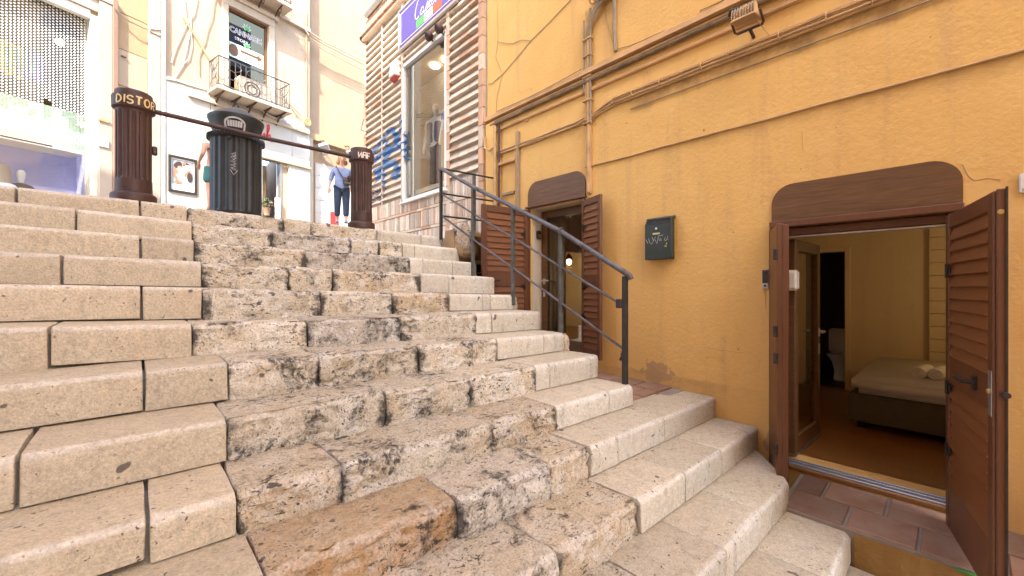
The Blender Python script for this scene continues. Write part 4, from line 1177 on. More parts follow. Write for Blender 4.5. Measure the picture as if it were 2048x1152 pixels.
# ribbed courses: bricks whose lower edge juts out
PITCH = 0.146
def course_brick(ln, mat):
    q = MB()
    q.hexa([(-0.07, 0, 0), (0.012, 0, -0.004), (0.012, ln, -0.004), (-0.07, ln, 0), (-0.022, 0, 0.098), (0.012, 0, 0.105), (0.012, ln, 0.105), (-0.022, ln, 0.098)])
    o = q.build('brick', M[mat], shop, bevel=0.005, origin=(0, 0, 0)); return o
srcs = {m_: course_brick(0.24, m_) for m_ in ('brick_light', 'brick_orange')}
used_src = {m_: False for m_ in srcs}
PAN = [(5.065, 5.855, 1.86, ZS - 0.3), (7.585, 8.425, 1.86, ZS - 0.3), (8.485, 9.285, 1.86, ZS - 0.3), (5.96, 7.50, 4.50, ZS - 0.3)]
cnt = 0; far = MB()
spots = []
for pi_, (ya, yb2, za, zb) in enumerate(PAN):
    rows = int((zb - za) / PITCH)
    for r_ in range(rows):
        z = za + r_ * PITCH; n = max(1, round((yb2 - ya) / 0.27)); dy = (yb2 - ya) / n
        for k in range(n): spots.append((ya + k * dy, dy, z))
spots.sort(key=lambda s: s[0] ** 2 + s[2] ** 2)
for k, (y, dy, z) in enumerate(spots):
    mt = 'brick_orange' if random.random() < 0.09 else 'brick_light'
    sc = Matrix.Diagonal((random.uniform(0.93, 1.07), (dy - 0.004) / 0.24, random.uniform(0.96, 1.03), 1))
    mat4 = Matrix.Translation((XS, y + 0.002, z)) @ sc
    if k < 290:
        if not used_src[mt]:
            used_src[mt] = True; o = srcs[mt]; o.matrix_parent_inverse = Matrix.Identity(4); o.parent = None; o.matrix_basis = mat4; put(o, shop)
        else:
            copy_to(srcs[mt], shop, mat4, 'brick')
    else:
        far.hexa([mat4 @ Vector(p) for p in ((-0.075, 0, 0), (0.012, 0, -0.004), (0.012, 0.24, -0.004), (-0.075, 0.24, 0), (-0.028, 0, 0.082), (0.012, 0, 0.09), (0.012, 0.24, 0.09), (-0.028, 0.24, 0.082))], 1 if mt == 'brick_orange' else 0)
if far.v:
    o = far.build('brick_courses', [M['brick_light'], M['brick_orange']], shop); o['kind'] = 'stuff'
# bricks set on end along the foot, with flat string courses between
sb_ = {}
for m_ in ('brick_foot', 'brick_orange'):
    q = MB(); q.box(-0.045, 0.012, 0, 0.06, 0, 0.29); sb_[m_] = [q.build('upright_brick', M[m_], shop, bevel=0.004, origin=(0, 0, 0)), False]
ups = []
for (za, h) in ((1.50, 0.30), (1.14, 0.30), (0.78, 0.30)):
    y = Y0S + 0.115
    while y < Y1S - 0.09:
        w_ = random.uniform(0.05, 0.075)
        top = za + h
        if za > 1.4 and WN[0] - 0.04 < y < WN[1] + 0.03: top = WN[2] - 0.06
        ups.append((y, w_, za, top)); y += w_ + 0.011
ups.sort(key=lambda s: s[0])
farU = MB(); c_ = 0
for (y, w_, za, top) in ups:
    mt = 'brick_orange' if random.random() < 0.13 else 'brick_foot'
    mat4 = Matrix.Translation((XS, y, za + 0.003)) @ Matrix.Diagonal((random.uniform(0.85, 1.1), w_ / 0.06, (top - za - 0.006) / 0.29, 1))
    c_ += 1
    if c_ <= 150:
        if not sb_[mt][1]:
            sb_[mt][1] = True; o = sb_[mt][0]; o.parent = None; o.matrix_parent_inverse = Matrix.Identity(4); o.matrix_basis = mat4; put(o, shop)
        else: copy_to(sb_[mt][0], shop, mat4, 'upright_brick')
    else:
        farU.box(-0.045, 0.012, 0, 0.06, 0, 0.29, 1 if mt == 'brick_orange' else 0, mat4)
if farU.v:
    o = farU.build('upright_brick_rows', [M['brick_foot'], M['brick_orange']], shop); o['kind'] = 'stuff'
for z in (1.445, 1.085):
    y = Y0S + 0.115
    while y < Y1S - 0.3:
        ln = random.uniform(0.22, 0.34); q = MB(); q.box(XS - 0.05, XS + 0.01, y, y + ln - 0.006, z, z + 0.05)
        q.build('string_brick', M['brick_orange'] if random.random() < 0.3 else M['brick_light'], shop, bevel=0.004); y += ln
# window
fr = MB()
for (a, b, c, d) in ((WN[0], WN[1], WN[2] - 0.05, WN[2] + 0.02), (WN[0], WN[1], WN[3] - 0.05, WN[3] + 0.02), (WN[0] - 0.01, WN[0] + 0.04, WN[2], WN[3]), (WN[1] - 0.04, WN[1] + 0.01, WN[2], WN[3])):
    fr.box(XS - 0.065, XS + 0.03, a, b, c, d)
wf = fr.build('window_frame', M['white_plastic'], shop, bevel=0.004)
mb = MB(); mb.box(XS - 0.01, XS - 0.004, WN[0] + 0.03, WN[1] - 0.03, WN[2] + 0.01, WN[3] - 0.03); mb.build('window_pane', M['shop_glass'], shop)
mb = MB(); mb.box(XS - 0.12, XS + 0.02, WN[0] - 0.05, WN[1] + 0.05, WN[2] - 0.075, WN[2] - 0.051); mb.build('window_sill', M['white_plastic'], shop, bevel=0.004)
# eaves: row of bricks on edge round the top, gutter and flashing
for k in range(44):
    y = Y0S + 0.02 + k * 0.1
    q = MB(); q.box(XS - 0.17, XS + 0.02, y, y + 0.085, ZS - 0.22, ZS - 0.02); q.build('eaves_brick', M['brick_orange'], shop, bevel=0.006)
for k in range(7):
    a = R(8 + k * 13)
    m4 = Matrix.Translation((XS + 0.06, Y1S - 0.05, 0)) @ Matrix.Rotation(-a, 4, 'Z')
    q = MB(); q.box(-0.23, -0.03, -0.042, 0.042, ZS - 0.22, ZS - 0.02, 0, m4); q.build('eaves_brick', M['brick_orange'], shop, bevel=0.006)
mb = MB(); mb.box(XS - 0.12, XS + 0.02, Y0S, Y1S, ZS - 0.29, ZS - 0.225); mb.build('eaves_course', M['brick_light'], shop, bevel=0.006)
mb = MB(); mb.tube([(XS - 0.20, Y0S, ZS + 0.06), (XS - 0.20, 8.9, ZS + 0.05)], 0.07, 10); mb.build('gutter', M['steel'], shop, smooth=True)
mb = MB(); mb.hexa([(XS - 0.2, 8.3, ZS - 0.01), (XS + 0.4, 8.3, ZS - 0.01), (XS + 0.4, 9.5, ZS - 0.01), (XS - 0.12, 9.55, ZS - 0.01), (XS - 0.16, 8.3, ZS + 0.16), (XS + 0.4, 8.3, ZS + 0.3), (XS + 0.4, 9.5, ZS + 0.3), (XS - 0.08, 9.5, ZS + 0.16)])
mb.build('flashing', M['limestone'], shop, bevel=0.01)
# display room
mb = MB()
xi0, xi1 = XS + 0.22, XS + 2.6
mb.quad((xi1, 4.97, 1.9), (xi1, 9.1, 1.9), (xi1, 9.1, 4.9), (xi1, 4.97, 4.9))
mb.quad((xi0, 9.1, 1.9), (xi1, 9.1, 1.9), (xi1, 9.1, 4.9), (xi0, 9.1, 4.9)); mb.quad((xi0, 4.97, 1.9), (xi1, 4.97, 1.9), (xi1, 4.97, 4.9), (xi0, 4.97, 4.9))
mb.quad((xi0, 4.97, 4.9), (xi1, 4.97, 4.9), (xi1, 9.1, 4.9), (xi0, 9.1, 4.9)); mb.build('display_wall', M['tan_stone'], shop, fixn=False)
mb = MB(); mb.quad((xi0, 4.97, 1.9), (xi1, 4.97, 1.9), (xi1, 9.1, 1.9), (xi0, 9.1, 1.9)); mb.build('display_floor', M['wood_floor'], shop, fixn=False)
for k in range(18):
    q = MB(); q.box(xi0 + 0.9, xi0 + 0.93, 6.4, 9.0, 3.9 + k * 0.055, 3.93 + k * 0.055); q.build('slat', M['white_frame'], shop)
for (u, v) in ((870, 133), (893, 121)):
    p = atZ(u, v, 4.86)
    if not (xi0 < p.x < xi1): p.x = XS + 0.9; p.y = 7.2 if u < 880 else 6.7
    mb = MB(); mb.lathe([(0.11, 0), (0.10, 0.03)], (p.x, p.y, 4.86), 18); l_ = mb.build('ceiling_lamp', M['shop_lamp'], shop)
# mannequins
def mannequin(x, y, z, rz, label, torso, vest):
    e_ = empty('mannequin', (x, y, z), label, 'mannequin', 'shop window mannequins')
    m4 = Matrix.Translation((x, y, z)) @ Matrix.Rotation(rz, 4, 'Z')
    nodes = [(0, 0, .98, .14, .10), (0, 0, 1.2, .125, .095), (0, 0, 1.42, .165, .105), (0, 0, 1.53, .06, .055), (0, 0, 1.60, .055, .055), (0, -.02, 1.70, .082, .095), (0, -.01, 1.80, .06, .07),
             (.20, 0, 1.44, .06, .06), (.26, 0, 1.16, .045, .045), (.28, -.05, .90, .035, .035), (.28, -.07, .78, .03, .02),
             (-.20, 0, 1.44, .06, .06), (-.26, 0, 1.16, .045, .045), (-.28, -.05, .90, .035, .035), (-.28, -.07, .78, .03, .02),
             (.09, 0, .88, .10, .10), (.10, -.01, .48, .065, .065), (.11, .02, .09, .045, .045), (.12, -.10, .03, .04, .03),
             (-.09, 0, .88, .10, .10), (-.10, -.01, .48, .065, .065), (-.11, .02, .09, .045, .045), (-.12, -.10, .03, .04, .03)]
    ed = [(0, 1), (1, 2), (2, 3), (3, 4), (4, 5), (5, 6), (2, 7), (7, 8), (8, 9), (9, 10), (2, 11), (11, 12), (12, 13), (13, 14), (0, 15), (15, 16), (16, 17), (17, 18), (0, 19), (19, 20), (20, 21), (21, 22)]
    skin_mesh('figure', nodes, ed, M['mannequin'], e_, 2, 0, m4)
    sh = [(0, 0, .95, .17, .125), (0, 0, 1.2, .15, .115), (0, 0, 1.43, .185, .125), (.20, 0, 1.44, .08, .08), (.24, 0, 1.25, .065, .065), (-.20, 0, 1.44, .08, .08), (-.24, 0, 1.25, .065, .065)]
    skin_mesh('shirt', sh, [(0, 1), (1, 2), (2, 3), (3, 4), (2, 5), (5, 6)], torso, e_, 2, 0, m4)
    if vest is not None:
        for sg in (1, -1):
            skin_mesh('waistcoat', [(sg * .10, -.045, .97, .10, .11), (sg * .095, -.05, 1.2, .09, .10), (sg * .11, -.04, 1.42, .085, .10)], [(0, 1), (1, 2)], vest, e_, 2, 0, m4)
    tr = [(0, 0, .98, .165, .125), (.095, 0, .85, .115, .115), (.105, -.01, .48, .085, .085), (.11, .01, .13, .07, .075), (-.095, 0, .85, .115, .115), (-.105, -.01, .48, .085, .085), (-.11, .01, .13, .07, .075)]
    skin_mesh('trousers', tr, [(0, 1), (1, 2), (2, 3), (0, 4), (4, 5), (5, 6)], M['jeans'], e_, 2, 0, m4)
    return e_
pm1 = atX(872, 300, XS + 0.62)
mannequin(XS + 0.62, pm1.y, 2.02, R(-70), 'white mannequin in dark blue waistcoat standing behind the shop window', M['mannequin'], M['waistcoat'])
pm2 = atX(906, 300, XS + 0.55)
mannequin(XS + 0.55, pm2.y, 2.02, R(-75), 'mannequin in bright blue top at the right edge of the shop window', M['cobalt'], None)
mb = MB(); mb.box(XS + 0.3, XS + 1.0, 5.3, 8.6, 1.9, 2.02); tag(mb.build('display_plinth', M['white_frame'], None, bevel=0.01), 'low pale plinth under the mannequins in the brick shop window', 'plinth')
# shop sign
sgn = empty('shop_sign', (XS - 0.1, 6.6, 4.74), 'blue shop sign with white script lettering and Italian flag stripe', 'sign')
SY0, SY1, SZ0, SZ1 = 5.62, 7.58, 4.74, 5.50
XSG = XS - 0.10
mb = MB(); mb.box(XSG, XSG + 0.04, SY0, SY1, SZ0, SZ1); mb.build('board', M['sign_blue'], sgn)
mb = MB()
for (a, b, c, d) in ((SY0 - 0.03, SY1 + 0.03, SZ0 - 0.03, SZ0 + 0.02), (SY0 - 0.03, SY1 + 0.03, SZ1 - 0.02, SZ1 + 0.03), (SY0 - 0.03, SY0 + 0.02, SZ0 + 0.02, SZ1 - 0.02), (SY1 - 0.02, SY1 + 0.03, SZ0 + 0.02, SZ1 - 0.02)): mb.box(XSG - 0.008, XSG + 0.05, a, b, c, d)
mb.build('frame', M['steel'], sgn, bevel=0.004)
mb = MB()
for (a, b, c, d) in ((SY0 + 0.06, SY1 - 0.08, SZ0 + 0.075, SZ0 + 0.085), (SY0 + 0.06, SY1 - 0.08, SZ1 - 0.09, SZ1 - 0.08), (SY1 - 0.09, SY1 - 0.08, SZ0 + 0.085, SZ1 - 0.09)): mb.box(XSG - 0.003, XSG + 0.002, a, b, c, d)
mb.build('border_line', M['sign_white'], sgn)
for k, mt in enumerate(('sign_green', 'sign_white', 'sign_red')):
    mb = MB(); a = 6.88 - k * 0.285; mb.box(XSG - 0.004, XSG + 0.002, a - 0.285, a, SZ0 + 0.11, SZ0 + 0.25); mb.build('flag_stripe', M[mt], sgn)
def cursive():
    st = []
    st.append(arc(.30, .52, .20, .50, 50, 300, 18)); st.append(arc(.36, .92, .10, .10, 200, -60, 8))
    st.append(arc(.56, .20, .09, .17, 60, 400, 14) + [(.66, .08), (.70, .02), (.76, .06)])
    st.append([(.76, .06), (.86, .40), (.88, .22), (.90, .08), (.84, .0), (.78, .06)])
    st.append([(.92, .05), (1.02, .75), (1.0, .1), (1.04, .0), (1.10, .08)]); st.append([(.92, .48), (1.12, .50)])
    st.append([(1.10, .14), (1.22, .30), (1.19, .40), (1.12, .30), (1.12, .08), (1.18, .0), (1.28, .1)])
    for x in (1.28, 1.44): st.append([(x, .1), (x + .13, .7), (x + .13, .92), (x + .07, .85), (x + .04, .15), (x + .08, .0), (x + .16, .1)])
    st.append(arc(1.70, .18, .08, .17, 90, 450, 14))
    return [[(p[0] + p[1] * 0.22, p[1]) for p in s] for s in st]
ribbon([[((x - 0.1) * 0.60, z * 0.36) for x, z in s] for s in cursive()], 0.017, lambda s, h: Vector((XSG - 0.006, 6.97 - s, SZ0 + 0.275 + h)), 'script_lettering', M['sign_white'], sgn)
# small spotlights under the sign, alarm siren on the wall
for (u, v) in ((853, 73), (873, 58)):
    p = atX(u, v, XS - 0.2)
    s_ = empty('wall_spotlight', p, 'small round brown spotlight below the blue sign, ' + ('left one' if u < 860 else 'right one'), 'spotlight', 'spotlights below the shop sign')
    m4 = Matrix.Rotation(R(65), 4, 'Y') @ Matrix.Rotation(R(15), 4, 'X')
    q = MB(); q.lathe([(0.075, 0), (0.085, 0.02), (0.07, 0.09), (0.03, 0.12)], p, 18, m=m4); q.build('housing', M['rust'], s_, smooth=True)
    q = MB(); q.lathe([(0.06, -0.004), (0.06, 0.001)], p, 18, m=m4); q.build('lens', M['dark_inside'], s_)
    q = MB(); q.tube([p + Vector((0.04, 0, 0.02)), p + Vector((0.1, 0, -0.02)), p + Vector((0.2, 0, -0.05))], 0.012, 6); q.build('arm', M['rust'], s_)
p = atX(789, 145, XS - 0.1)
s_ = empty('alarm_siren', p, 'white alarm siren box with red lens on ribbed brick wall', 'alarm')
q = MB(); q.hexa([(p.x - 0.07, p.y - 0.13, p.z - 0.10), (XS, p.y - 0.13, p.z - 0.10), (XS, p.y + 0.13, p.z - 0.10), (p.x - 0.07, p.y + 0.13, p.z - 0.10), (p.x - 0.04, p.y - 0.12, p.z + 0.22), (XS, p.y - 0.12, p.z + 0.22), (XS, p.y + 0.12, p.z + 0.22), (p.x - 0.04, p.y + 0.12, p.z + 0.22)])
q.build('case', M['white_plastic'], s_, bevel=0.015, segs=2)
q = MB(); q.hexa([(p.x - 0.01, p.y - 0.09, p.z - 0.18), (XS, p.y - 0.09, p.z - 0.18), (XS, p.y + 0.09, p.z - 0.18), (p.x - 0.01, p.y + 0.09, p.z - 0.18), (p.x - 0.065, p.y - 0.12, p.z - 0.101), (XS, p.y - 0.12, p.z - 0.101), (XS, p.y + 0.12, p.z - 0.101), (p.x - 0.065, p.y + 0.12, p.z - 0.101)])
q.build('lens', pm('red_lens', (0.40, 0.035, 0.02), None, 5, 0.35), s_, bevel=0.01)
# graffiti sprayed over the ribs
def shopmap(off): 
    def f(u, v):
        q_ = atX(u, v, XS - off); return Vector((XS - off - 0.0, q_.y, q_.z))
    return f
gr = MB()
tagpts = [[(742, 305), (760, 285), (775, 262), (782, 258), (790, 275), (786, 290)], [(744, 322), (770, 300), (800, 290), (806, 300)], [(752, 350), (768, 318), (772, 280)], [(798, 232), (801, 250), (797, 268), (790, 282), (778, 300), (772, 315)], [(806, 262), (807, 290), (808, 320)], [(786, 332), (796, 340), (790, 350), (780, 352)], [(745, 345), (765, 332), (790, 322)], [(748, 362), (765, 345), (764, 372)]]
strokes = []
fgr = shopmap(0.077)
def to_sh(u, v):
    q_ = atX(u, v, XS - 0.077); return (q_.y, q_.z)
strokes = [[to_sh(*p_) for p_ in st] for st in tagpts]
zmap = lambda s, h: Vector((XS - 0.080, s, h))
def ribmap(s, h):
    t = ((h - 1.86) % PITCH) / PITCH
    if h < 1.86: d = 0.05
    elif t < 0.67: d = 0.072 - 0.048 * (t / 0.67)
    else: d = 0.006 + 0.070 * max(0, (t - 0.9) / 0.1)
    return Vector((XS - d - 0.006, s, h))
def ribbon_fine(strokes, w, mapf, name, mat, parent):
    mb = MB()
    for k, st in enumerate(strokes):
        pts = [Vector(p) for p in st]; fine = [pts[0]]
        for a, b in zip(pts[:-1], pts[1:]):
            m_ = max(1, int((b - a).length / 0.02)); fine += [a.lerp(b, (i + 1) / m_) for i in range(m_)]
        rows = []
        for i, p in enumerate(fine):
            t = (fine[min(i + 1, len(fine) - 1)] - fine[max(i - 1, 0)]).normalized(); nn = Vector((-t.y, t.x))
            ww = w * (0.7 + 0.7 * abs(noise.noise(Vector((p.x * 3, p.y * 3, k)))))
            rows.append([mapf(*(p + nn * ww * (j / 5 - 0.5))) for j in range(6)])
        for a, b in zip(rows[:-1], rows[1:]):
            for j in range(5): mb.quad(a[j], a[j + 1], b[j + 1], b[j])
    return mb.build(name, mat, parent, fixn=False)
for st in strokes: ribbon_fine([st], 0.15, ribmap, 'graffiti_stroke', M['blue_graffiti'], shop)
zz = word('ZENOT.', 0, 0, 0.26, 0.12, 0.1, 0.06)
pz = atX(742, 412, XS)
for st in zz: ribbon_fine([[(pz.y - x * 0.95, pz.z + 0.03 + z + x * 0.02) for x, z in st]], 0.028, lambda s, h: ribmap(s, h), 'graffiti_stroke', M['purple_graffiti'], shop)

# ================================================================ BACK OF THE STREET
class Facade:
    def __init__(s, u, fwd, vp, back=0.0):
        g2 = Vector((vp - 1024.0, FPX)).normalized()           # (lat, fwd)
        s.g = latfwd(g2.x, g2.y); s.g.z = 0
        s.n = latfwd(g2.y, -g2.x); s.n.z = 0
        s.o = latfwd((u - 1024.0) / FPX * fwd, fwd) - s.n * back
    def sh(s, u, v, d=0.0):
        """photo point -> (along, up) on the plane d metres in front of the wall"""
        r_ = ray(u, v); o = s.o + s.n * d
        t = o.dot(s.n) / r_.dot(s.n); p = r_ * t
        return ((p - o).dot(s.g), p.z)
    def P(s, a, d, h): 
        q = s.o + s.g * a + s.n * d; return Vector((q.x, q.y, h))
    def box(s, mb, a0, a1, d0, d1, h0, h1, mi=0):
        mb.hexa([s.P(a0, d1, h0), s.P(a1, d1, h0), s.P(a1, d0, h0), s.P(a0, d0, h0), s.P(a0, d1, h1), s.P(a1, d1, h1), s.P(a1, d0, h1), s.P(a0, d0, h1)], mi)
        return mb
B = Facade(450, 11.45, 1580)
L = Facade(225, 9.5, 1450)
GZ = 1.0    # walls start below the street surface

# ---- centre building with balcony
cb = empty('balcony_building', B.P(0.5, 0, streetZ(13)), 'cream sunlit building with iron balcony over a white shopfront', 'building')
a0 = B.sh(327, 200)[0]; a1 = B.sh(619, 200)[0]
wl0, wt = B.sh(455, 8); wr0, wt2 = B.sh(536, 56)
wb = B.sh(480, 190)[1]
wt = (wt + wt2) / 2
dl = B.sh(523, 330)[0]; dr = B.sh(562, 330)[0]; dtop = B.sh(540, 319)[1]
wall_grid(lambda s, d, h: B.P(s, d, h), [a0, a1, wl0, wr0, dl, dr], [GZ, 17, wb, wt, dtop], [(wl0, wr0, wb, wt), (dl, dr, GZ, dtop)], 0.25).build('wall', M['cream'], cb, fixn=False)
# white shopfront cladding in boards
pt = B.sh(400, 180)[1] + 0.05
mb = MB(); ps = [a0 + 0.02, B.sh(419, 300)[0], dl]
for q0, q1 in zip(ps[:-1], ps[1:]):
    q = MB(); B.box(q, q0 + 0.006, q1 - 0.006, 0.003, 0.07, dtop + 0.02 if q1 == dl and False else GZ + 0.6, pt); q.build('cladding_board', M['white_panel'], cb, bevel=0.004)
q = MB(); B.box(q, dl - 0.004, dr + 0.3, 0.003, 0.07, dtop + 0.03, pt); q.build('cladding_board', M['white_panel'], cb, bevel=0.004)
sf0 = B.sh(575, 380)[0]; sf1 = a1 - 0.03
q = MB(); B.box(q, sf0, sf1, 0.003, 0.09, GZ + 0.6, dtop - 0.05); q.build('cladding_board', M['white_panel'], cb, bevel=0.004)
q = MB(); B.box(q, dr + 0.31, a1 - 0.03, 0.003, 0.06, dtop + 0.06, pt); q.build('cladding_board', M['white_panel'], cb, bevel=0.004)
q = MB(); B.box(q, dl - 0.05, a1 - 0.02, 0.072, 0.16, dtop - 0.04, dtop + 0.02); q.build('ledge', M['cream'], cb, bevel=0.006)
q = MB(); B.box(q, B.sh(392, 350)[0], B.sh(392, 350)[0] + 0.42, 0.0705, 0.085, GZ + 0.5, B.sh(392, 275)[1]); q.build('stone_strip', M['limestone'], cb)
# doorway interior
q = MB()
for (p0, p1) in (((dl, -0.26), (dl, -2.2)), ((dl, -2.2), (dr + 0.6, -2.2)), ((dr, -0.26), (dr + 0.6, -2.2))):
    q.quad(B.P(p0[0], p0[1], GZ), B.P(p1[0], p1[1], GZ), B.P(p1[0], p1[1], dtop + 0.4), B.P(p0[0], p0[1], dtop + 0.4))
q.build('doorway_wall', M['limestone'], cb, fixn=False)
q = MB(); B.box(q, dl + 0.02, dl + 0.34, -0.5, -0.45, GZ, dtop - 0.6); q.build('door', M['tan_stone'], cb)
q = MB()
for (x0_, x1_, h0_, h1_) in ((dl - 0.03, dr + 0.03, dtop - 0.05, dtop), (dr - 0.04, dr + 0.03, GZ, dtop - 0.05)): B.box(q, x0_, x1_, -0.1, 0.02, h0_, h1_)
q.build('door_frame', M['steel'], cb)
# window with surround
q = MB(); wo = 0.16
for (x0_, x1_, h0_, h1_) in ((wl0 - wo, wl0, wb, wt), (wr0, wr0 + wo, wb, wt), (wl0 - wo, wr0 + wo, wt, wt + 0.22)): B.box(q, x0_, x1_, 0.001, 0.09, h0_, h1_)
B.box(q, wl0 - 0.26, wr0 + 0.26, 0.001, 0.16, wt + 0.22, wt + 0.34)
q.build('window_surround', M['limestone'], cb, bevel=0.01)
q = MB(); B.box(q, wl0, wr0, -0.14, -0.10, wb, wt); win = q.build('window', M['dark_glass'], cb)
q = MB(); B.box(q, wl0, wr0, -1.2, -1.1, wb - 0.2, wt + 0.2); q.build('room_back', M['dark_inside'], cb)
q = MB()
for (x0_, x1_, h0_, h1_) in ((wl0, wl0 + 0.06, wb, wt), (wr0 - 0.06, wr0, wb, wt), (wl0 + 0.06, wr0 - 0.06, wt - 0.06, wt)): B.box(q, x0_, x1_, -0.099, -0.05, h0_, h1_)
q.build('window_frame', M['panel'], win)
ww = wr0 - wl0
def wmapB(s, h): return B.P(wl0 + s, -0.094, h)
h1_ = B.sh(470, 55)[1]
for k_, (dx_, dy_) in enumerate(((.010, 0), (-.010, 0), (0, .010), (0, -.010), (.007, .007), (-.007, -.007), (.007, -.007), (-.007, .007))):
    text_mesh('CANNABIS', ww * 0.205, lambda x, y: B.P(wl0 + ww * 0.08 + dx_ + x * 0.80, -0.0945 + 0.0003 * k_, h1_ - 0.10 + dy_ + y), 'lettering_edge', M['sign_white'], win)
text_mesh('CANNABIS', ww * 0.205, lambda x, y: B.P(wl0 + ww * 0.08 + x * 0.80, -0.090, h1_ - 0.10 + y), 'lettering', M['black'], win)
text_mesh('STORE', ww * 0.11, lambda x, y: wmapB(ww * 0.20 + x, h1_ - 0.28 + y), 'lettering', M['sign_white'], win)
def leaf_fan(s0, h0, sc, name):
    for (mt, k_, dd_) in (('sign_white', 1.18, -0.0945), ('leaf_green', 1.0, -0.091)):
        q = MB()
        for a in (-100, -62, -30, 0, 30, 62, 100):
            ln = sc * (1.0 if abs(a) < 40 else 0.75 if abs(a) < 80 else 0.45) * k_; an = R(90 - a); w_ = 0.13 * sc * k_
            d_ = Vector((math.cos(an), math.sin(an))); n_ = Vector((-d_.y, d_.x)); c = Vector((s0, h0))
            pts = [c, c + d_ * ln * .5 + n_ * w_, c + d_ * ln, c + d_ * ln * .5 - n_ * w_]
            q.poly([B.P(wl0 + p.x, dd_, p.y) for p in pts])
        q.build(name, M[mt], win, fixn=False)
leaf_fan(ww * 0.50, h1_ + 0.14, 0.15, 'leaf_emblem'); leaf_fan(ww * 0.50, h1_ - 0.36, 0.14, 'leaf_emblem')
ph1 = B.sh(470, 83)[1]
q = MB(); q.quad(B.P(wl0 + ww * .06, -0.0935, ph1 - 0.42), B.P(wl0 + ww * .92, -0.0935, ph1 - 0.42), B.P(wl0 + ww * .92, -0.0935, ph1), B.P(wl0 + ww * .06, -0.0935, ph1)); q.build('arrow_sign', M['pale_green'], win, fixn=False)
q = MB(); q.poly([B.P(wl0 + ww * .175 + 0.13 * math.cos(a / 20 * 2 * math.pi), -0.091, ph1 - 0.21 + 0.17 * math.sin(a / 20 * 2 * math.pi)) for a in range(20)]); q.build('oval_badge', M['panel'], win, fixn=False)
q = MB(); ah = ph1 - 0.15; q.poly([B.P(wl0 + ww * x, -0.091, ah + y) for x, y in ((.34, -.035), (.76, -.035), (.76, -.10), (.90, 0), (.76, .10), (.76, .035), (.34, .035))]); q.build('arrow', M['panel'], win, fixn=False)
text_mesh('VIA CIMA', ww * 0.115, lambda x, y: B.P(wl0 + ww * .36 + x, -0.0905, ph1 - 0.36 + y), 'lettering', M['black'], win)
# balcony
bl = B.sh(437, 107, 0.62)[0] ; br = B.sh(579, 172, 0.62)[0]
bt = (B.sh(445, 109, 0.62)[1] + B.sh(578, 172, 0.62)[1]) / 2
bz = (B.sh(445, 168, 0.62)[1] + B.sh(578, 226, 0.62)[1]) / 2
q = MB(); B.box(q, bl - 0.06, br + 0.06, 0.001, 0.68, bz - 0.09, bz)
balc = q.build('balcony', M['limestone'], cb, bevel=0.012)
q = MB(); B.box(q, bl - 0.5, br + 0.9, 0.071, 0.16, bz - 0.34, bz - 0.20); q.build('string_course', M['limestone'], cb, bevel=0.012)
for k in range(5):
    x = bl + 0.12 + (br - bl - 0.24) * k / 4
    q = MB(); pts = [B.P(x, 0.60, bz - 0.10), B.P(x, 0.45, bz - 0.12), B.P(x, 0.28, bz - 0.17), B.P(x, 0.15, bz - 0.28), B.P(x, 0.08, bz - 0.36)]
    q.tube(pts, 0.025, 6); q.tube([B.P(x, 0.64, bz - 0.10), B.P(x, 0.05, bz - 0.10)], 0.018, 6); q.build('bracket', M['rust'], balc, smooth=True)
def ironwork(path_pts, zb, zt, parent):
    # rails
    q = MB(); q.tube([Vector((p.x, p.y, zt)) for p in path_pts], 0.018, 6); q.tube([Vector((p.x, p.y, zb + 0.06)) for p in path_pts], 0.012, 6); q.build('rail', M['rail'], parent, smooth=True)
    for p0, p1 in zip(path_pts[:-1], path_pts[1:]):
        L_ = (p1 - p0).length; n = max(2, int(L_ / 0.13)); d_ = (p1 - p0) / L_
        for k in range(n + 1):
            x = p0 + d_ * (L_ * k / n); q = MB()
            q.tube([Vector((x.x, x.y, zb + 0.06)), Vector((x.x, x.y, zt))], 0.008, 5); q.build('baluster', M['rail'], parent)
        m_ = max(1, int(L_ / 0.52))
        for k in range(m_):
            c = p0 + d_ * (L_ * (k + 0.5) / m_); zc = (zb + zt) / 2
            q = MB(); q.torus((c.x, c.y, zc), 0.12, 0.009, d_, (0, 0, 1), 18, 5)
            for s1 in (-1, 1):
                for s2 in (-1, 1):
                    pts = []
                    for j in range(9):
                        t = j / 8; pts.append(c + d_ * (s1 * (0.05 + 0.19 * math.sin(t * math.pi))) + Vector((0, 0, zc - c.z + s2 * (0.1 + (zt - zc - 0.12) * t))))
                    q.tube(pts, 0.007, 5)
            q.build('scroll', M['rail'], parent, smooth=True)
ironwork([B.P(bl, 0.05, bz), B.P(bl, 0.62, bz), B.P(br, 0.62, bz), B.P(br, 0.05, bz)], bz, bt, balc)
# the balcony above, only its underside shows
ub = bt + 2.28; ul, ur = B.sh(505, 0, 0.6)[0], B.sh(583, 14, 0.6)[0]
ub = B.sh(560, 5, 0.6)[1]
q = MB(); B.box(q, bl - 0.3, ur + 0.05, 0.001, 0.62, ub, ub + 0.10); b2 = q.build('balcony', M['limestone'], cb, bevel=0.012)
for k in range(4):
    x = bl + (ur - bl - 0.2) * (k + 0.5) / 3.6
    q = MB(); q.tube([B.P(x, 0.56, ub - 0.01), B.P(x, 0.3, ub - 0.07), B.P(x, 0.1, ub - 0.24)], 0.022, 6); q.torus(B.P(x, 0.42, ub - 0.12), 0.07, 0.014, B.n, (0, 0, 1), 14, 5); q.build('bracket', M['rust'], b2, smooth=True)
ironwork([B.P(bl - 0.2, 0.05, ub), B.P(bl - 0.2, 0.58, ub), B.P(ur, 0.58, ub), B.P(ur, 0.05, ub)], ub + 0.1, ub + 1.0, b2)
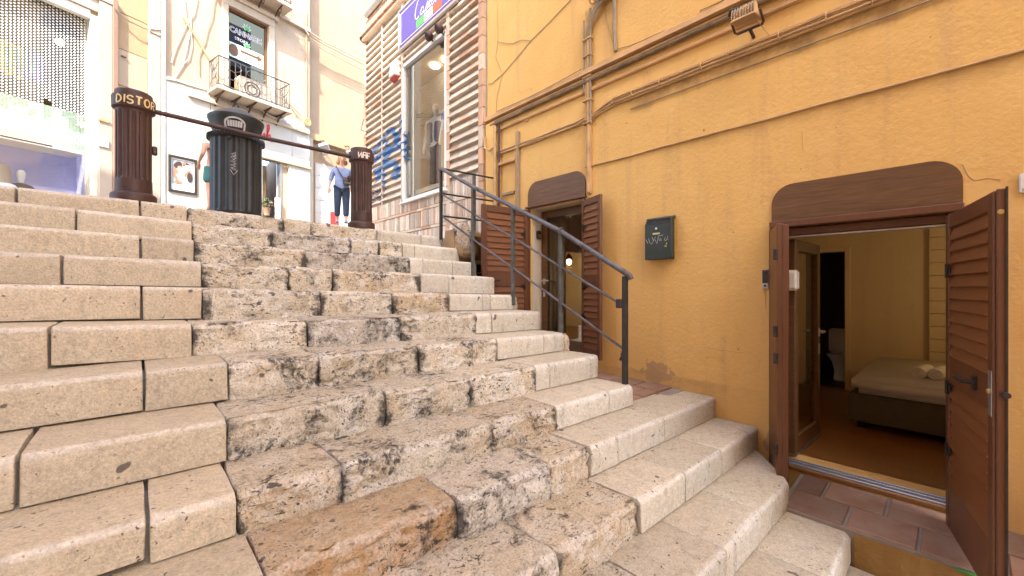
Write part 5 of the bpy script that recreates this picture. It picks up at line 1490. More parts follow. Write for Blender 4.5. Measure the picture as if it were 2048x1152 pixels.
# cornice band with cables running to the right
cz = B.sh(600, 55)[1]
q = MB(); B.box(q, wr0 + 0.3, a1 - 0.02, 0.001, 0.12, cz - 0.05, cz + 0.06); q.build('cornice', M['limestone'], cb, bevel=0.01)
# cables and a broken strut on the left part of the wall
def facade_wire(F, pts, r_, mt, parent, d=0.03, name='cable'):
    q = MB(); P_ = []
    for (u, v) in pts:
        a_, h_ = F.sh(u, v, d); P_.append(F.P(a_, d, h_))
    fine = []
    for p0, p1 in zip(P_[:-1], P_[1:]): fine += [p0.lerp(p1, t / 4) + Vector((0.0, 0, 0.03 * noise.noise(p0.lerp(p1, t / 4) * 2.3))) for t in range(4)]
    fine.append(P_[-1]); q.tube(fine, r_, 5); return q.build(name, M[mt], parent, smooth=True)
facade_wire(B, [(368, -4), (372, 35), (380, 60), (374, 95), (366, 130), (350, 155)], 0.014, 'white_frame', cb)
facade_wire(B, [(395, -4), (388, 30), (370, 55), (352, 95), (343, 125)], 0.012, 'white_frame', cb)
facade_wire(B, [(430, -4), (425, 35), (415, 60), (410, 85), (398, 110), (398, 150)], 0.012, 'cable_painted', cb)
facade_wire(B, [(380, 20), (384, 90), (378, 118), (362, 135)], 0.010, 'white_frame', cb)
facade_wire(B, [(366, 35), (384, 62), (402, 92), (421, 122)], 0.028, 'tan_stone', cb, 0.06, 'strut')
facade_wire(B, [(333, 158), (352, 162), (372, 168), (400, 176), (430, 186)], 0.016, 'limestone', cb, 0.09)
facade_wire(B, [(580, 228), (560, 242), (540, 232), (520, 218)], 0.014, 'white_frame', cb, 0.18)
facade_wire(B, [(579, 208), (595, 225), (612, 243)], 0.012, 'cable_grey', cb, 0.08)
facade_wire(B, [(612, 20), (613, 120), (613, 245)], 0.03, 'tan_stone', cb, 0.02, 'corner_strip')
facade_wire(B, [(575, 0), (595, 40), (618, 70)], 0.016, 'white_frame', cb, 0.1)
q = MB(); c = B.P(*((lambda t: (t[0], 0.14, t[1]))(B.sh(610, 246)))); q.torus(c, 0.10, 0.03, B.g, (0, 0, 1), 16, 6); q.torus(c, 0.05, 0.025, B.g, (0, 0, 1), 14, 6); q.build('cable_coil', M['cable_painted'], cb, smooth=True)
# red script on the shopfront: the end of a word shows beside the bin
def scr(u0, v0, strokes, sc): 
    a_, h_ = B.sh(u0, v0); return [[(a_ + x * sc, h_ + y * sc) for x, y in st] for st in strokes]
sh_strokes = [[(0, .05), (.16, .42), (.2, .2), (.16, 0), (.02, .04)], [(.22, .05), (.46, .85), (.44, 1.05), (.36, .98), (.30, .1), (.28, 0), (.38, .35), (.5, .42), (.52, .1), (.6, 0), (.72, .12)]]
ribbon(scr(521, 279, sh_strokes, 0.46), 0.055, lambda s, h: B.P(s, 0.085, h), 'shopfront_script', M['red'], cb)
ribbon(scr(440, 232, [arc(.45, .12, .5, .16, 10, 390, 20)], 0.46), 0.04, lambda s, h: B.P(s, 0.085, h), 'shopfront_script', M['red'], cb)
# air conditioner on the balcony
acx = B.sh(506, 170, 0.3)[0]
ac = empty('air_conditioner', B.P(acx, 0.32, bz), 'beige air conditioner unit standing on the iron balcony', 'air conditioner')
q = MB(); B.box(q, acx - 0.42, acx + 0.42, 0.16, 0.48, bz + 0.002, bz + 0.56); q.build('case', M['limestone'], ac, bevel=0.012)
q = MB(); q.torus(B.P(acx - 0.1, 0.485, bz + 0.28), 0.2, 0.012, B.g, (0, 0, 1), 24, 6); q.torus(B.P(acx - 0.1, 0.485, bz + 0.28), 0.12, 0.01, B.g, (0, 0, 1), 20, 6); q.build('fan_guard', M['black'], ac, smooth=True)
for k in range(7):
    q = MB(); B.box(q, acx - 0.43, acx - 0.421, 0.2, 0.44, bz + 0.08 + k * 0.06, bz + 0.115 + k * 0.06); q.build('louvre', M['tan_stone'], ac)
# framed photograph
fa0, fh0 = B.sh(337, 306, 0.1); fa1, fh1 = B.sh(394, 390, 0.1); fh0 = B.sh(365, 314, 0.1)[1]; fh1 = B.sh(365, 386, 0.1)[1]
pic = empty('framed_picture', B.P((fa0 + fa1) / 2, 0.09, fh1), 'black framed photo print of reclining figures on the white shopfront', 'picture')
q = MB(); fw = 0.055
for (x0_, x1_, h0_, h1b) in ((fa0, fa1, fh1, fh1 + fw), (fa0, fa1, fh0 - fw, fh0), (fa0, fa0 + fw, fh1 + fw, fh0 - fw), (fa1 - fw, fa1, fh1 + fw, fh0 - fw)): B.box(q, x0_, x1_, 0.072, 0.12, h0_, h1b)
q.build('frame', M['black'], pic, bevel=0.004)
q = MB(); B.box(q, fa0 + fw, fa1 - fw, 0.072, 0.085, fh1 + fw, fh0 - fw); q.build('print', M['sign_white'], pic)
pw_, phh = fa1 - fa0, fh0 - fh1
def blob(cx, cy, rx, ry, rot, mat, lay):
    q = MB(); pts = []
    for k in range(22):
        a = k / 22 * 2 * math.pi; rr = 1 + 0.18 * noise.noise(Vector((math.cos(a) * 1.5 + cx * 9, math.sin(a) * 1.5, cy * 9)))
        x = rx * rr * math.cos(a); y = ry * rr * math.sin(a); c_, s_2 = math.cos(R(rot)), math.sin(R(rot))
        pts.append(B.P(fa0 + pw_ * (cx + x * c_ - y * s_2), 0.0855 + 0.0006 * lay, fh1 + phh * (cy + x * s_2 + y * c_)))
    q.poly(pts); q.build('printed_shape', mat, pic, fixn=False)
q = MB(); q.quad(B.P(fa0 + pw_ * .13, .0856, fh1 + phh * .22), B.P(fa1 - pw_ * .11, .0856, fh1 + phh * .22), B.P(fa1 - pw_ * .11, .0856, fh1 + phh * .9), B.P(fa0 + pw_ * .13, .0856, fh1 + phh * .9)); q.build('printed_shape', pm('print_grey', (0.40, 0.42, 0.42), (0.14, 0.13, 0.12), 9, 0.6), pic, fixn=False)
pk = pm('print_skin', (0.42, 0.21, 0.13), (0.30, 0.13, 0.08), 9, 0.6); pw2 = pm('print_white', (0.70, 0.62, 0.58), (0.55, 0.45, 0.40), 9, 0.7); pdk = pm('print_dark', (0.05, 0.03, 0.025), None, 9, 0.7)
for l_, (cx, cy, rx, ry, ro, mt) in enumerate(((.33, .76, .15, .09, 20, pdk), (.62, .80, .12, .06, 0, pdk), (.55, .83, .07, .04, 10, pk), (.70, .72, .14, .07, -20, pw2), (.40, .68, .09, .07, 0, pk), (.50, .58, .20, .09, -30, pw2), (.66, .56, .16, .05, 40, pk), (.24, .52, .09, .16, 10, pk), (.50, .36, .30, .11, -25, pw2), (.28, .38, .14, .05, -50, pk), (.74, .46, .10, .14, 0, pdk), (.36, .29, .14, .04, 0, pk))):
    blob(cx, cy, rx, ry, ro, mt, l_ + 2)

# ---- far right facade beyond the corner of the centre building
fb2 = empty('far_facade', B.P(a1 + 1.5, -0.3, streetZ(17)), 'plain peach house wall above a white doorway at the street end', 'building')
bzm = B.sh(675, 283)[1]
do0 = B.sh(640, 380)[0]; do1 = B.sh(735, 380)[0]
wall_grid(lambda s, d, h: B.P(s, d - 0.35, h), [a1 + 0.002, a1 + 9, do0, do1 + 2], [GZ, 17, bzm - 0.1], [], 0.3).build('wall', M['peach'], fb2, fixn=False)
q = MB(); B.box(q, a1 + 0.01, a1 + 9, -0.348, -0.20, bzm - 0.12, bzm + 0.10); q.build('beam', M['tan_stone'], fb2, bevel=0.01)
q = MB(); B.box(q, a1 + 0.01, a1 + 0.20, -0.348, -0.12, GZ, bzm - 0.121); q.build('jamb', M['limestone'], fb2, bevel=0.01)
tl = do0 + 0.02
for k in range(6):
    z0 = GZ + 0.75 + k * 0.42
    for j in range(4):
        q = MB(); B.box(q, tl + j * 0.62 + 0.006, tl + (j + 1) * 0.62 - 0.006, -0.345, -0.32, z0, min(z0 + 0.412, bzm - 0.13)); q.build('panel', M['white_panel'], fb2, bevel=0.003)
for k, c in enumerate((75, 100, 122, 140)):
    facade_wire(B, [(616, 62 + k * 5), (650, 84 + k * 6), (690, 104 + k * 6), (740, 128 + k * 7)], 0.022 - 0.003 * k, 'tan_stone' if k % 2 else 'limestone', fb2, 0.02)
facade_wire(B, [(735, 235), (727, 240), (722, 260), (728, 262)], 0.015, 'rust', fb2, -0.2, 'lamp_bracket')
for k, (u, v) in enumerate(((648, 296), (698, 306))):
    a_, h_ = B.sh(u, v, -0.05); c = B.P(a_, -0.05, h_)
    s_ = empty('shop_spotlight', c, 'grey spotlight on a wall arm over the white doorway, ' + ('left and larger' if k == 0 else 'right and smaller'), 'spotlight', 'spotlights over the white doorway')
    q = MB(); m4 = Matrix.Rotation(R(35), 4, 'X') @ Matrix.Rotation(R(-30), 4, 'Y')
    sc_ = 1.0 if k == 0 else 0.6
    q.box(-0.16 * sc_, 0.16 * sc_, -0.09 * sc_, 0.09 * sc_, -0.22 * sc_, 0.16 * sc_, 0, Matrix.Translation(c) @ m4); q.build('housing', M['alu'], s_, bevel=0.02)
    q = MB(); q.tube([c + Vector((0, 0, 0.1)), c + Vector((0, 0, 0.24)), B.P(a_ - 0.1, -0.3, h_ + 0.26)], 0.018, 6); q.build('arm', M['black'], s_, smooth=True)
# red panel glimpsed behind the walking person
q = MB(); a_, h_ = B.sh(662, 430, 0.1); B.box(q, a_, a_ + 0.30, 0.05, 0.10, GZ + 0.8, B.sh(668, 424, 0.1)[1]); tag(q.build('red_board', M['red'], None, bevel=0.006), 'red board leaning by the white doorway behind the walking person', 'board')
# potted flowers in the shop doorway
def leaf_ball(name, c, r_, n, mats, parent=None, size=0.06):
    q = MB()
    for k in range(n):
        d_ = Vector((random.gauss(0, 1), random.gauss(0, 1), random.gauss(0, 1))).normalized() * r_ * random.uniform(0.4, 1)
        t1 = Vector((random.gauss(0, 1), random.gauss(0, 1), random.gauss(0, 1))).normalized(); t2 = t1.orthogonal().normalized()
        p = Vector(c) + d_; s2 = size * random.uniform(0.6, 1.3)
        q.add([p - t1 * s2, p + t2 * s2 * .45, p + t1 * s2, p - t2 * s2 * .45], [(0, 1, 2, 3)], random.randrange(len(mats)))
    return q.build(name, mats, parent, fixn=False)
a_, h_ = B.sh(535, 405, 0.2); c = B.P(a_, 0.15, h_)
pl = empty('flower_pot', Vector((c.x, c.y, streetZ(c.y))), 'pot of small red and yellow flowers in the shop doorway', 'plant')
leaf_ball('flowers', c, 0.17, 110, [M['foliage'], M['brick_orange'], M['foliage'], M['dark_inside']], pl, 0.045)
q = MB(); q.lathe([(0.07, 0), (0.10, 0.2), (0.11, 0.22)], (c.x, c.y, c.z - 0.38), 16); q.build('pot', M['terracotta'], pl, smooth=True)
ac_, ah_ = B.sh(556, 400, 0.2)
q = MB(); B.box(q, ac_ - 0.05, ac_ + 0.09, 0.10, 0.16, GZ + 0.7, B.sh(556, 395, 0.2)[1]); tag(q.build('upright_board', M['white_frame'], None, bevel=0.006), 'narrow white board standing at the shop doorway', 'board')

# ---- left shop with dotted glass
lb_ = empty('dotted_glass_shop', L.P(-1, 0, streetZ(11)), 'limestone shopfront with white dotted glass above a lilac display', 'shop')
wr = L.sh(180, 200)[0]; wtp = L.sh(170, 25)[1]
la = L.sh(326, 200)[0]
wall_grid(lambda s, d, h: L.P(s, d, h), [-6.5, la, -6.0, wr], [GZ, 17, wtp], [(-6.0, wr, GZ, wtp)], 0.3).build('wall', M['tan_stone'], lb_, fixn=False)
q = MB(); L.box(q, wr + 0.12, L.sh(224, 200)[0] - 0.02, 0.001, 0.10, GZ, wtp + 0.38)
q.build('pilaster', M['limestone'], lb_, bevel=0.008)
pe = L.sh(224, 200)[0]
q = MB(); L.box(q, pe - 0.019, pe + 0.07, 0.001, 0.13, GZ, wtp + 0.55); q.build('granite_edge', M['granite'], lb_, bevel=0.008)
q = MB(); L.box(q, -6.2, pe - 0.02, 0.001, 0.12, wtp + 0.385, wtp + 0.55); L.box(q, -6.2, wr + 0.119, 0.001, 0.07, wtp + 0.10, wtp + 0.384); q.build('lintel', M['limestone'], lb_, bevel=0.008)
q = MB(); L.box(q, wr - 0.0, wr + 0.119, -0.28, 0.05, GZ, wtp); L.box(q, -6.0, wr, -0.12, 0.03, wtp - 0.09, wtp + 0.095); q.build('window_frame', M['white_frame'], lb_, bevel=0.006)
# stone joints on the plain wall to the right of the pilaster
for k in range(6):
    z = 2.2 + k * 0.85
    q = MB(); L.box(q, pe + 0.071, la - 0.32, 0.001, 0.02 + 0.004 * (k % 2), z, z + 0.838); q.build('stone_block', M['tan_stone'] if k % 3 else M['cream'], lb_, bevel=0.006)
q = MB(); L.box(q, la - 0.315, la - 0.10, 0.001, 0.14, GZ, 17); q.build('corner_strip', M['limestone'], lb_, bevel=0.01)
q = MB(); q.tube([L.P(la - 0.04, 0.10, GZ), L.P(la - 0.04, 0.10, 9)], 0.055, 10); q.build('downpipe', M['white_frame'], lb_, smooth=True)
q = MB(); q.lathe([(0.05, 0), (0.05, 0.02)], (0, 0, 0), 12); o = q.build('wall_stain_cap', M['cable_dark'], lb_); m_ = L.sh(246, 115); o.location = L.P(m_[0], 0.03, m_[1])
for (u, v) in ((206, 241), (205, 286)):
    m_ = L.sh(u, v, 0.1); q = MB(); L.box(q, m_[0] - 0.10, m_[0] + 0.10, 0.101, 0.13, m_[1] - (0.03 if v < 260 else 0.09), m_[1] + (0.03 if v < 260 else 0.09)); q.build('wall_plate', M['white_frame'] if v > 260 else M['cable_painted'], lb_, bevel=0.006)
facade_wire(L, [(230, 20), (250, 38), (285, 55), (325, 60)], 0.010, 'cable_grey', lb_, 0.15)
facade_wire(L, [(228, 15), (260, 45), (300, 62), (322, 72)], 0.010, 'cable_grey', lb_, 0.15)
# glass with printed dots
q = MB(); L.box(q, -6.0, wr, -0.20, -0.19, GZ, wtp); q.build('window_pane', M['clear_glass'], lb_)
bandT = L.sh(90, 199, -0.2)[1]; bandB = L.sh(90, 278, -0.2)[1]
q = MB(); sp_ = 0.062
x = wr - 0.03; ci = 0
while x > -4.2:
    z = wtp - 0.05 - (sp_ / 2 if ci % 2 else 0)
    while z > bandB + 0.02:
        dn = True
        if z < bandT:
            dn = noise.noise(Vector((round(x / 0.12) * 0.9, round(z / 0.14) * 0.9, 4))) > -0.12 or z < (bandT + bandB) / 2 - 0.1
        if dn:
            rr = 0.0215
            q.poly([L.P(x + rr * math.cos(k * math.pi / 4), -0.187, z + rr * math.sin(k * math.pi / 4)) for k in range(8)])
        z -= sp_
    x -= sp_ * 0.87; ci += 1
o = q.build('printed_dots', M['dot_white'], lb_, fixn=False); o['kind'] = 'stuff'
# display behind the glass
q = MB(); L.box(q, -6.0, wr + 0.2, -0.60, -0.56, bandB - 0.02, bandT); q.build('pelmet', M['pale_green'], lb_)
q = MB(); L.box(q, -6.0, wr - 0.02, -0.9, -0.30, bandB - 0.14, bandB - 0.06); q.build('light_track', M['white_plastic'], lb_)
for k in range(5):
    q = MB(); x0_ = wr - 0.5 - k * 1.0; L.box(q, x0_ - 0.75, x0_, -0.42, -0.299, bandB - 0.115, bandB - 0.085); q.build('track_slot', M['black'], lb_)
q = MB()
q.quad(L.P(-6, -1.6, GZ), L.P(wr + 0.25, -1.6, GZ), L.P(wr + 0.25, -1.6, bandB + 0.2), L.P(-6, -1.6, bandB + 0.2)); q.quad(L.P(wr + 0.24, -0.3, GZ), L.P(wr + 0.24, -1.6, GZ), L.P(wr + 0.24, -1.6, bandB + 0.2), L.P(wr + 0.24, -0.3, bandB + 0.2))
q.build('display_wall', M['lilac'], lb_, fixn=False)
q = MB(); q.quad(L.P(-6, -0.3, streetZ(10) + 0.25), L.P(wr + 0.24, -0.3, streetZ(10) + 0.25), L.P(wr + 0.24, -1.6, streetZ(10) + 0.25), L.P(-6, -1.6, streetZ(10) + 0.25)); q.build('display_floor', M['white_panel'], lb_, fixn=False)
q = MB()
q.quad(L.P(-6, -2.6, bandB + 0.2), L.P(wr + 0.4, -2.6, bandB + 0.2), L.P(wr + 0.4, -2.6, wtp + 0.3), L.P(-6, -2.6, wtp + 0.3)); q.quad(L.P(-6, -0.3, wtp + 0.3), L.P(wr + 0.4, -0.3, wtp + 0.3), L.P(wr + 0.4, -2.6, wtp + 0.3), L.P(-6, -2.6, wtp + 0.3))
q.quad(L.P(wr + 0.4, -0.3, bandB), L.P(wr + 0.4, -2.6, bandB), L.P(wr + 0.4, -2.6, wtp + 0.3), L.P(wr + 0.4, -0.3, wtp + 0.3)); q.quad(L.P(-6, -1.6, bandB + 0.19), L.P(wr + 0.4, -1.6, bandB + 0.19), L.P(wr + 0.4, -2.6, bandB + 0.19), L.P(-6, -2.6, bandB + 0.19))
q.build('upper_room', M['dark_inside'], lb_, fixn=False)
for (u, v0, v1, mt, nm) in ((14, 80, 150, 'cloth_yellow', 'yellow'), (40, 95, 140, 'cloth_green', 'green'), (62, 100, 160, 'cobalt', 'blue')):
    aa, hh0 = L.sh(u, v0, -0.9); hh1 = L.sh(u, v1, -0.9)[1]
    q = MB(); n = 7
    for k in range(n):
        x0_ = aa - 0.20 + 0.40 * k / n; L.box(q, x0_, x0_ + 0.40 / n - 0.002, -0.98 - 0.03 * (k % 2), -0.90 - 0.03 * (k % 2), hh1 + 0.03 * (k % 3), hh0 - 0.02 * abs(k - 3))
    tag(q.build('hanging_garment', M[mt], None, bevel=0.01), nm + ' garment hanging behind the dotted shop glass', 'garment', 'garments behind the dotted glass')
aa, hh = L.sh(120, 84, -1.0)
lm = empty('pendant_lamp', L.P(aa, -1.0, hh), 'small lit pendant lamp behind the dotted shop glass', 'lamp')
q = MB(); q.lathe([(0.02, 0.07), (0.07, 0.03), (0.08, -0.03), (0.03, -0.07)], L.P(aa, -1.0, hh), 14); q.build('bulb', M['lamp'], lm, smooth=True)
q = MB(); q.tube([L.P(aa, -1.0, hh + 0.07), L.P(aa, -1.0, wtp + 0.28)], 0.006, 5); q.build('cord', M['black'], lm)
def bust(u, v, sc, label, hat):
    a_, h_ = L.sh(u, v, -0.75); c = L.P(a_, -0.75, h_)
    e_ = empty('display_bust', c, label, 'mannequin')
    q = MB(); prof = [(0.055, -0.20), (0.048, -0.12), (0.055, -0.09), (0.070, -0.03), (0.078, 0.04), (0.075, 0.10), (0.05, 0.15), (0.01, 0.165)]
    q.lathe([(r_ * sc, z * sc) for r_, z in prof], c, 20); q.build('head', M['mannequin'], e_, smooth=True)
    q = MB(); q.lathe([(0.24 * sc, -0.40 * sc), (0.25 * sc, -0.30 * sc), (0.19 * sc, -0.22 * sc), (0.07 * sc, -0.17 * sc)], c, 20); q.build('shoulders', M['bag'] if not hat else M['sign_white'], e_, smooth=True)
    if hat:
        q = MB(); q.lathe([(0.13 * sc, -0.22 * sc), (0.115 * sc, -0.05 * sc), (0.115 * sc, 0.08 * sc), (0.09 * sc, 0.17 * sc), (0.03 * sc, 0.20 * sc)], c + Vector((-0.03, 0, 0)), 18); q.build('hood', M['limestone'], e_, smooth=True)
        q = MB(); q.lathe([(0.258 * sc, -0.37 * sc), (0.262 * sc, -0.31 * sc)], c, 20); q.build('red_stripe', M['sign_red'], e_)
    return e_
bust(42, 353, 0.85, 'bare white mannequin head in the lilac shop display', False)
bust(9, 348, 1.05, 'mannequin head with pale hood and red stripe in lilac display', True)

# ---- tall buildings that shade the stair, on its left side behind the lens
sb = empty('stairside_building', (-4.5, -4, -1.5), 'tall plain plaster building on the left of the stairs', 'building')
LH = 13.5
whs = [(y, y + 1.0, z, z + 1.7) for y in (-12.5, -9.5, -6.5, -3.5, -0.5, 2.6) for z in (2.6, 6.2, 9.8)]
wall_grid(lambda s, d, h: Vector((XL + 0.02 + d, s, h)), [-16, 5.1] + [q_ for h in whs for q_ in h[:2]], [-5, LH] + [q_ for h in whs for q_ in h[2:]], whs, 0.3).build('wall', M['facade_left'], sb, fixn=False)
q = MB(); q.box(XL - 8, XL - 0.281, 4.8, 5.1, -5, LH); q.box(XL - 8, XL - 0.281, -16, -15.7, -5, LH); q.box(XL - 8, XL - 0.281, -15.7, 4.8, LH - 0.3, LH); q.build('end_wall', M['facade_left'], sb)
for (a, b, c, d) in whs:
    q = MB(); q.box(XL - 0.2, XL - 0.15, a, b, c, d); o = q.build('window', M['brown'], sb)
    q = MB(); q.box(XL - 0.149, XL - 0.14, a + 0.08, b - 0.08, c + 0.08, d - 0.08); q.build('pane', M['dark_glass'], o)
# ================================================================ RAILING BESIDE THE STEPS
rl = empty('iron_railing', (3.11, 3.4, 0.0), 'dark iron railing with two lower rails along the right edge of the stairs', 'railing')
XR = 3.10
def rp(u, v, X=XR): return atX(u, v, X)
posts = [((882, 470), (882, 337)), ((946, 552), (946, 374)), ((1026, 600), (1026, 414)), ((1122, 670), (1122, 463)), ((1250, 769), (1250, 550))]
tops = []
for k, (b, t) in enumerate(posts):
    pb_, pt_ = rp(*b), rp(*t); pt_.y = pb_.y
    tops.append(pt_)
    q = MB(); w_ = 0.019 if k != 4 else 0.021
    q.box(XR - w_, XR + w_, pb_.y - w_, pb_.y + w_, pb_.z - 0.06, pt_.z - 0.01)
    q.build('post', M['post'] if k not in (0, 4) else M['black'], rl, bevel=0.004)
h0 = tops[0]; h4 = tops[-1]
q = MB(); q.tube([h0 + Vector((0, 0.03, 0.005)), h0, tops[1], tops[2], tops[3], h4 + Vector((0, 0, 0.02)), h4 + Vector((0.0, -0.045, -0.01)), h4 + Vector((0, -0.055, -0.035))], 0.025, 12); q.build('handrail', M['rail'], rl, smooth=True)
q = MB(); c = tops[3]; q.torus(c, 0.03, 0.012, (0, 0, 1), (1, 0, 0), 14, 6); q.build('collar', M['rail'], rl, smooth=True)
for (pa_, pb2) in (((885, 389), (1240, 607)), ((885, 433), (1246, 697))):
    A, B_ = rp(*pa_), rp(*pb2)
    q = MB(); q.tube([A, A.lerp(B_, .33) + Vector((0, 0, -.005)), A.lerp(B_, .66) + Vector((0, 0, .004)), B_], 0.0125, 8); q.build('lower_rail', M['rail'], rl, smooth=True)
c = rp(1240, 607); q = MB(); q.box(c.x - 0.03, c.x + 0.02, c.y - 0.03, c.y + 0.03, c.z - 0.04, c.z + 0.04); q.build('clip', M['black'], rl, bevel=0.008)
c = rp(1244, 706); q = MB(); q.tube([c, c + Vector((-0.02, -0.01, -0.03)), c + Vector((-0.01, 0.01, -0.06))], 0.012, 6); q.build('tape', M['black'], rl)
# short cross railing closing the head of the landing
cr = empty('cross_railing', (3.5, 4.84, 0.75), 'short level iron railing across the head of the landing by the brick shop', 'railing')
yc_ = h0.y
for (va, vb) in ((337, 368), (387, 400), (432, 445)):
    A = rp(884, va); Bp = Vector((W - 0.06, yc_ - 0.12, A.z + 0.0))
    q = MB(); q.tube([A, Bp], 0.013, 8); q.build('rail', M['black'], cr, smooth=True)
q = MB(); q.box(3.60, 3.64, yc_ - 0.085, yc_ - 0.045, 0.5, h0.z - 0.0); q.build('post', M['post'], cr, bevel=0.004)

# ================================================================ BOLLARDS, BAR, BIN
def fluted(prof_r, z0, z1, n, depth, c, mb, seg=120):
    rows = [(z0, 0), (z0 + 0.03, 1), (z1 - 0.03, 1), (z1, 0)]
    vs = []; fs = []
    for (z, k) in rows:
        for j in range(seg):
            a = 2 * math.pi * j / seg
            w = 0.5 + 0.5 * math.cos(a * n)
            r_ = prof_r - depth * k * (max(0, w - 0.35) / 0.65) ** 0.7
            vs.append(Vector((c[0] + r_ * math.cos(a), c[1] + r_ * math.sin(a), z)))
    for i in range(3):
        for j in range(seg):
            j2 = (j + 1) % seg; fs.append((i * seg + j, i * seg + j2, (i + 1) * seg + j2, (i + 1) * seg + j))
    mb.add(vs, fs)
def bollard(x, y, z, label):
    e_ = empty('bollard', (x, y, z), label, 'bollard', 'cast iron bollards at the top step')
    q = MB(); q.lathe([(0.158, 0), (0.160, 0.06), (0.152, 0.075), (0.135, 0.085)], (x, y, z), 48); q.build('base', M['rust'], e_, smooth=True)
    q = MB(); q.lathe([(0.128, 0.086), (0.126, 0.20), (0.124, 0.2001)], (x, y, z), 48); fluted(0.124, z + 0.2, z + 0.80, 16, 0.016, (x, y), q); q.build('shaft', M['rust'], e_, smooth=True)
    q = MB(); q.lathe([(0.124, 0.80), (0.126, 0.815), (0.148, 0.83), (0.150, 0.925), (0.146, 0.935), (0.132, 0.94), (0.130, 0.975), (0.124, 0.985), (0.0, 0.99)], (x, y, z), 48); q.build('cap', M['rust'], e_, smooth=True)
    return e_
YB = stepY(1) + 0.17
xb1 = atY(268, 400, YB).x; xb2 = atY(723, 455, YB).x
z1_ = stepZ(1, xb1) - 0.002; z2_ = stepZ(1, xb2) - 0.002
b1 = bollard(xb1, YB, z1_, 'rusty fluted iron bollard with yellow graffiti on its cap, near the dotted shop glass')
b2_ = bollard(xb2, YB, z2_, 'rusty fluted iron bollard with white graffiti beside the walking person')
def cylmap(x, y, r_, ang0, z):
    return lambda s, h: Vector((x + r_ * math.cos(ang0 + s / r_), y + r_ * math.sin(ang0 + s / r_), z + h))
def facing(x, y): return math.atan2(-y, -x)
wd = word('DISTOR', 0, 0, 0.068, 0.26, 0.05, 0.04); wlen = max(p[0] for st in wd for p in st)
a_ = facing(xb1, YB)
for st in wd: ribbon([[(p[0] - wlen / 2 + 0.02, p[1]) for p in st]], 0.015, cylmap(xb1, YB, 0.1535, a_, z1_ + 0.845), 'graffiti_stroke', M['yellow_graffiti'], b1)
wd = word('nAF', 0, 0, 0.07, 0.2, 0.0, 0.02); wlen = max(p[0] for st in wd for p in st)
a_ = facing(xb2, YB)
for st in wd: ribbon([[(p[0] - wlen / 2 + 0.035, p[1]) for p in st]], 0.016, cylmap(xb2, YB, 0.1535, a_, z2_ + 0.845), 'graffiti_stroke', M['white_paint'], b2_)
A = Vector((xb1 + 0.14, YB, z1_ + 0.865)); Bp = Vector((xb2 - 0.14, YB, z2_ + 0.875))
q = MB(); q.tube([A, A.lerp(Bp, .5) + Vector((0, 0, -0.012)), Bp], 0.022, 12); bar = q.build('iron_bar', M['rust'], None, smooth=True)
tag(bar, 'brown iron bar running between the two bollards', 'bar')
q = MB(); q.torus((xb2 - 0.155, YB, z2_ + 0.60), 0.03, 0.012, (0, 0, 1), (0, 1, 0), 12, 6); q.build('ring', M['rust'], b2_, smooth=True)
q = MB(); q.box(xb1 + 0.12, xb1 + 0.16, YB - 0.03, YB + 0.02, z1_ + 0.46, z1_ + 0.54); q.build('bracket', M['rust'], b1, bevel=0.01)

YBN = stepY(1) + 0.50
xbn = atY(473, 400, YBN).x; zbn = streetZ(YBN) - 0.02
bn = empty('litter_bin', (xbn, YBN, zbn), 'round black fluted iron litter bin with domed lid behind the bar', 'litter bin')
q = MB(); q.lathe([(0.235, 0), (0.240, 0.02), (0.236, 0.021)], (xbn, YBN, zbn), 48); fluted(0.238, zbn + 0.02, zbn + 0.80, 20, 0.016, (xbn, YBN), q); q.build('body', M['bin'], bn, smooth=True)
q = MB(); q.torus((xbn, YBN, zbn + 0.815), 0.237, 0.024, (1, 0, 0), (0, 1, 0), 60, 8)
for k in range(60):
    a = k / 60 * 2 * math.pi; d_ = Vector((math.cos(a), math.sin(a), 0)); c = Vector((xbn, YBN, zbn + 0.815)) + d_ * 0.262
    q.tube([c + Vector((-d_.y * 0.012, d_.x * 0.012, 0.022)), c + Vector((d_.y * 0.012, -d_.x * 0.012, -0.022))], 0.006, 4)
q.build('rope_rim', M['bin'], bn, smooth=True)
q = MB(); q.lathe([(0.20, 0.82), (0.21, 0.86), (0.255, 1.00), (0.262, 1.02), (0.262, 1.035), (0.20, 1.085), (0.09, 1.15), (0.02, 1.18)], (xbn, YBN, zbn), 60); q.build('lid', M['bin'], bn, smooth=True)
q = MB(); q.torus((xbn, YBN, zbn + 1.20), 0.022, 0.007, (0.7, -0.7, 0), (0, 0, 1), 14, 6); q.build('lid_ring', M['black'], bn, smooth=True)
a_ = facing(xbn, YBN)
def conemap(ang, s, h):
    r_ = 0.206 + (h - 0.84) * 0.30
    return Vector((xbn + (r_ + 0.006) * math.cos(ang + s / 0.23), YBN + (r_ + 0.006) * math.sin(ang + s / 0.23), zbn + h))
